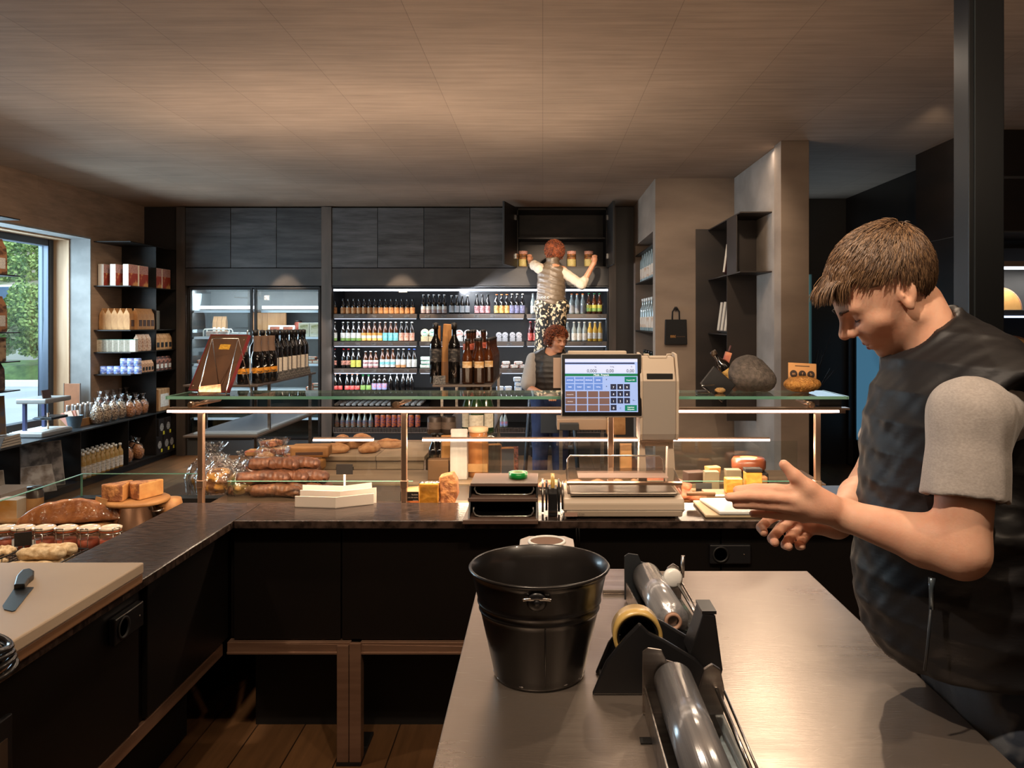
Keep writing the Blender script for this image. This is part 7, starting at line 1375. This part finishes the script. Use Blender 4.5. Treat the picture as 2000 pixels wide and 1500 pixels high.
# ---- woman at the counter ------------------------------------------------------
curl = [mat('curl_auburn', (120,60,34), .5, spec=.5), mat('curl_copper', (160,84,44), .5, spec=.5), mat('curl_dark', (74,38,24), .5)]
YW = 7.5; wo = E('person', (xp(1082,YW),YW,0), 'curly red haired woman in dark vest standing behind the touch screen', 'person')
whd = Head(at(1085,668,YW), (.52,-.82,-.20), (.12,-.18,.97), .98)
xw = xp(1074,YW)
def womfn(p):
    d = headfn(whd.loc(p))*.98; d = smin(d, sdc(p, whd.w(-.02,-.04,0), (xw+.0,YW+.02,1.30), .045, .05), .02); d = smin(d, sdc(p, (xw,YW+.02,1.28), (xw,YW+.03,.95), .09, .11), .05); d = smin(d, sdc(p, (xw-.15,YW,1.26), (xw+.15,YW,1.26), .05, .05), .04)
    for g in (-1,1):
        S_, E_, W_ = (xw+.165*g,YW,1.25), (xw+.205*g,YW-.06,1.0), (xw+.09*g+.06,YW-.28,.94); d = smin(d, sdc(p, S_, E_, .045, .036), .02); d = smin(d, sdc(p, E_, W_, .036, .025), .015)
        H_ = np.array(W_)+np.array((-.03*g+.02,-.07,-.01)); d = smin(d, sdc(p, W_, H_, .026, .030), .012)
        for k in range(4): o_ = np.array(((k-1.5)*.018,-.03,.012)); d = smin(d, chain(p, 9+np.zeros(len(p),np.float32), [(H_+o_*.5,.011),(H_+o_+np.array((0,-.03,-.004)),.0095),(H_+o_+np.array((0,-.05,-.026)),.008)], .002), .005)
        d = smin(d, chain(p, 9+np.zeros(len(p),np.float32), [(H_,.016),(H_+np.array((.035*-g,-.02,.01)),.012),(H_+np.array((.045*-g,-.05,.0)),.009)], .004), .006)
        d = smin(d, chain(p, 9+np.zeros(len(p),np.float32), [((xw+.08*g,YW+.03,.9),.085),((xw+.09*g,YW+.02,.48),.055),((xw+.1*g,YW+.03,.09),.036)], .03), .03)
    return d
surf(womfn, (xw-.32,YW-.5,.05), (xw+.36,YW+.22,1.72), .004, 'body', skin2, wo)
extras(whd, wo)
def wv(p):
    d = sde(p, (xw,YW+.02,1.12), (.185,.135,.26)); d = smin(d, sdc(p, (xw-.13,YW+.01,1.27), (xw+.13,YW+.01,1.27), .062, .062), .05); d = smin(d, sdc(p, (xw,YW+.01,1.3), (xw+.01,YW,1.36), .07, .06), .02); d = smax(d, -sdc(p, (xw+.01,YW-.03,1.33), (xw+.03,YW-.05,1.48), .055, .075), .01); d = smax(d, .86-p[:,2], .02)
    return d+.004*np.abs(np.sin(p[:,2]*PI/.05))-.003+.004*wob(p, 30, 3)
surf(wv, (xw-.3,YW-.25,.8), (xw+.3,YW+.25,1.45), .007, 'dark_vest', mat('dark_vest', (44,40,38), .5, bump=.4, bsc=(20,20,30)), wo)
for g in (-1,1):
    S2 = np.array((xw+.16*g,YW,1.265)); E2 = np.array((xw+.205*g,YW-.055,1.04)); surf(lambda p: sdc(p, S2, E2, .062, .072)+.004*wob(p, 40, 2), np.minimum(S2,E2)-.1, np.maximum(S2,E2)+.1, .007, 'shirt_sleeve', tee, wo)
surf(lambda p: smin(sdc(p, (xw-.06,YW+.03,.9), (xw+.06,YW+.03,.9), .115, .115), smin(chain(p, 9+np.zeros(len(p),np.float32), [((xw-.08,YW+.03,.88),.1),((xw-.09,YW+.02,.48),.078),((xw-.1,YW+.03,.07),.066)], .03), chain(p, 9+np.zeros(len(p),np.float32), [((xw+.08,YW+.03,.88),.1),((xw+.09,YW+.02,.48),.078),((xw+.1,YW+.03,.07),.066)], .03), .02), .04)+.004*wob(p, 34, 5), (xw-.28,YW-.2,.0), (xw+.28,YW+.2,1.04), .009, 'jeans', jean, wo)
for g in (-1,1): surf(lambda p: smax(sde(p, (xw+.1*g,YW-.05,.03), (.045,.12,.045)), .003-p[:,2], .005), (xw+.1*g-.07,YW-.2,-.01), (xw+.1*g+.07,YW+.1,.09), .007, 'shoe', blkm, wo)
MB().box(xp(1056,7.2),xp(1092,7.2),7.22,7.24,zp(846,7.23),zp(806,7.23)).build('apron', mat('slate_apron', (48,56,66), .7), wo, w=True, bev=.004)
def croot(rr):
    while 1:
        v = rr.normal(size=3); v /= np.linalg.norm(v); q = np.array((-.005,.045,0))+v*np.array((.112,.105,.098))
        if q[1] > np.interp(q[0], [-.1,.0,.022,.05,.075,.12], [-.06,-.045,-.01,.062,.098,.105]): return q, np.array((.112,.105,.098))
def cflow(p, rr): t = rr.normal(size=3)+np.array((0,-.4,0)); return t/np.linalg.norm(t)
def chair(h):
    def f(p):
        q = h.loc(p); d = sde(q, (-.008,.045,0), (.112,.106,.098))+.010*wob(q, 95, 4); lim = np.interp(q[:,0], [-.1,.0,.022,.05,.075,.12], [-.085,-.065,-.03,.05,.092,.10]).astype(np.float32); return smax(d, (lim-q[:,1])*.8, .01)
    return f
def curls(h, par, sd, mats):
    a = np.array([h.w(x,y,z) for x in (-.15,.15) for y in (-.12,.19) for z in (-.13,.13)]); surf(chair(h), a.min(0), a.max(0), .006, 'hair', mats[0], par)
    strands(h, par, croot, cflow, 1000, .07, mats, .0021, .2, .011, sd, 'curls')
curls(whd, wo, 3, curl)
for g in (-1,1): MB().sphere(whd.w(.0,-.035,.082*g), .009, 10, 8).build('earring', mat('pearl', (230,214,190), .2, coat=.5), wo, w=True)
# ---- woman on the ladder ---------------------------------------------------------
YL = 9.12; la = E('person', (xp(1078,YL),YL,.55), 'woman on the ladder in shiny quilted vest, seen from behind, reaching into the cupboard', 'person')
xl = xp(1079,YL); ss_ = lambda px, py, y=YL: np.array(at(px,py,y))
lhd = Head(at(1083,497,YL+.05), (-.1,.95,.1), (0,-.1,1), 1.04)
SL, EL, WL = ss_(1056,526,9.1), ss_(1044,518,9.3), ss_(1036,512,9.55); SR, ER_, WR = ss_(1101,533,9.1), ss_(1137,556,9.04), ss_(1160,514,9.06)
def ladfn(p):
    d = headfn(lhd.loc(p))*.95; d = smin(d, sdc(p, lhd.w(-.01,-.04,0), ss_(1080,520,9.12), .045, .05), .02); d = smin(d, sdc(p, ss_(1078,525), ss_(1076,610), .09, .11), .05); d = smin(d, sdc(p, ss_(1058,524), ss_(1100,528), .05, .05), .04)
    for S_, E_, W_, g in ((SL,EL,WL,-1),(SR,ER_,WR,1)):
        d = smin(d, sdc(p, S_, E_, .045, .038), .02); d = smin(d, sdc(p, E_, W_, .038, .026), .015); H_ = W_+np.array((.012*g,.03,.045)); d = smin(d, sdc(p, W_, H_, .027, .032), .012)
        for k in range(4): o_ = np.array((.015*(k-1.5),.0,.02+.006*(k in (1,2)))); d = smin(d, chain(p, 9+np.zeros(len(p),np.float32), [(H_+o_*.6,.012),(H_+o_+np.array((0,.015,.02)),.010),(H_+o_+np.array((0,.04,.012)),.009)], .002), .005)
        d = smin(d, chain(p, 9+np.zeros(len(p),np.float32), [(H_,.015),(H_+np.array((-.03*g,.02,.0)),.012),(H_+np.array((-.035*g,.045,.015)),.009)], .004), .006)
    for g in (-1,1): d = smin(d, chain(p, 9+np.zeros(len(p),np.float32), [((xl+.08*g-.02,YL,1.62),.085),((xl+.08*g-.03,YL-.02,1.18),.055),((xl+.08*g-.04,YL,.86),.04)], .03), .03)
    return d
surf(ladfn, (xl-.42,YL-.22,.8), (xl+.62,YL+.6,2.72), .007, 'body', skin2, la)
def lv(p):
    d = sde(p, ss_(1077,560), (.165,.125,.30)); d = smin(d, sdc(p, ss_(1061,530), ss_(1097,532), .068, .068), .05); d = smin(d, sdc(p, ss_(1076,590), ss_(1076,604), .145, .150), .05) if False else d; d = smin(d, sde(p, ss_(1076,588), (.160,.13,.16)), .05)
    d = smax(d, float(zp(601,YL))-p[:,2], .02); d = smin(d, sdc(p, ss_(1078,518), ss_(1080,502), .078, .072), .02); d = smax(d, p[:,2]-float(zp(503,YL)), .01)
    return d+.006*np.abs(np.sin((p[:,2]+.35*p[:,0]+.01*wob(p, 12, 2))*PI/.062))-.004+.003*wob(p, 34, 3)
surf(lv, (xl-.3,YL-.25,1.65), (xl+.3,YL+.25,2.5), .007, 'padded_vest', mat('bronze_vest', (104,88,70), .42, col2=(84,70,56), sc=(6,6,6), bump=.4, bsc=(24,24,60), spec=.6), la)
m = MB()
for x in (1059,1065,1071): m.lathe([(.008,0),(.013,0),(.013,.003),(.008,.003)], 14, 0, tr(*at(x,581,YL-.155)) @ rot(90,'X'), cap=False)
m.build('back_logo', mat('logo_white', (216,206,190), .6), la, w=True)
for S2, E2, W2 in ((SL,EL,WL),(SR,ER_,WR)):
    en_ = E2+(W2-E2)*.22; surf(lambda p: chain(p, 9+np.zeros(len(p),np.float32), [(S2,.062),(E2,.054),(en_,.048)], .02)+.006*wob(p, 45, 5), np.minimum(np.minimum(S2,E2),en_)-.1, np.maximum(np.maximum(S2,E2),en_)+.1, .006, 'shirt_sleeve', mat('pale_shirt', (196,180,160), .85, bump=.2, bsc=(20,20,20)), la)
def lsk(p):
    d = smin(chain(p, 9+np.zeros(len(p),np.float32), [((xl-.08,YL,1.78),.11),((xl-.11,YL-.02,1.25),.10),((xl-.12,YL,.90),.105)], .03), chain(p, 9+np.zeros(len(p),np.float32), [((xl+.06,YL,1.78),.11),((xl+.04,YL-.02,1.25),.10),((xl+.03,YL,.90),.105)], .03), .05); d = smin(d, sdc(p, (xl-.09,YL,1.80), (xl+.07,YL,1.80), .125, .125), .04); return smax(d, p[:,2]-1.87, .01)+.006*wob(p, 30, 4)
surf(lsk, (xl-.3,YL-.22,.78), (xl+.3,YL+.22,1.92), .009, 'patterned_trousers', mat('ink_pattern', (26,23,20), .8, col2=(206,184,150), sc=(34,34,26), detail=6, lo=.53, hi=.56), la)
for g in (-1,1): surf(lambda p: smax(sde(p, (xl+.075*g-.045,YL-.02,.80), (.045,.13,.05)), .765-p[:,2], .005), (xl+.075*g-.12,YL-.2,.74), (xl+.075*g+.03,YL+.16,.88), .008, 'shoe', blkm, la)
curls(lhd, la, 8, curl)
# ---- step ladder -------------------------------------------------------------------
e = E('step_ladder', (xl-.06,8.9,0), 'dark folding step ladder the second woman stands on', 'ladder'); alum = mat('ladder_steel', (52,60,68), .45, .4)
for x in (xl-.24,xl+.20):
    sgn = -1 if x < xl else 1
    MB().tube([(x+.06*sgn,8.35,.01),(x,9.15,1.05)], .022, 8, flat=1.4).build('front_rail', alum, e, w=True); MB().tube([(x,9.5,.01),(x,9.2,1.05)], .018, 8).build('rear_rail', alum, e, w=True)
for k in range(3): z = .26+.25*k; y = 8.35+.8*z/1.05; MB().box(xl-.25,xl+.21,y-.03,y+.09,z-.015,z+.015).build('step', alum, e, w=True, bev=.004)
MB().box(xl-.25,xl+.21,8.98,9.3,.738,.762).build('platform', alum, e, w=True, bev=.004)
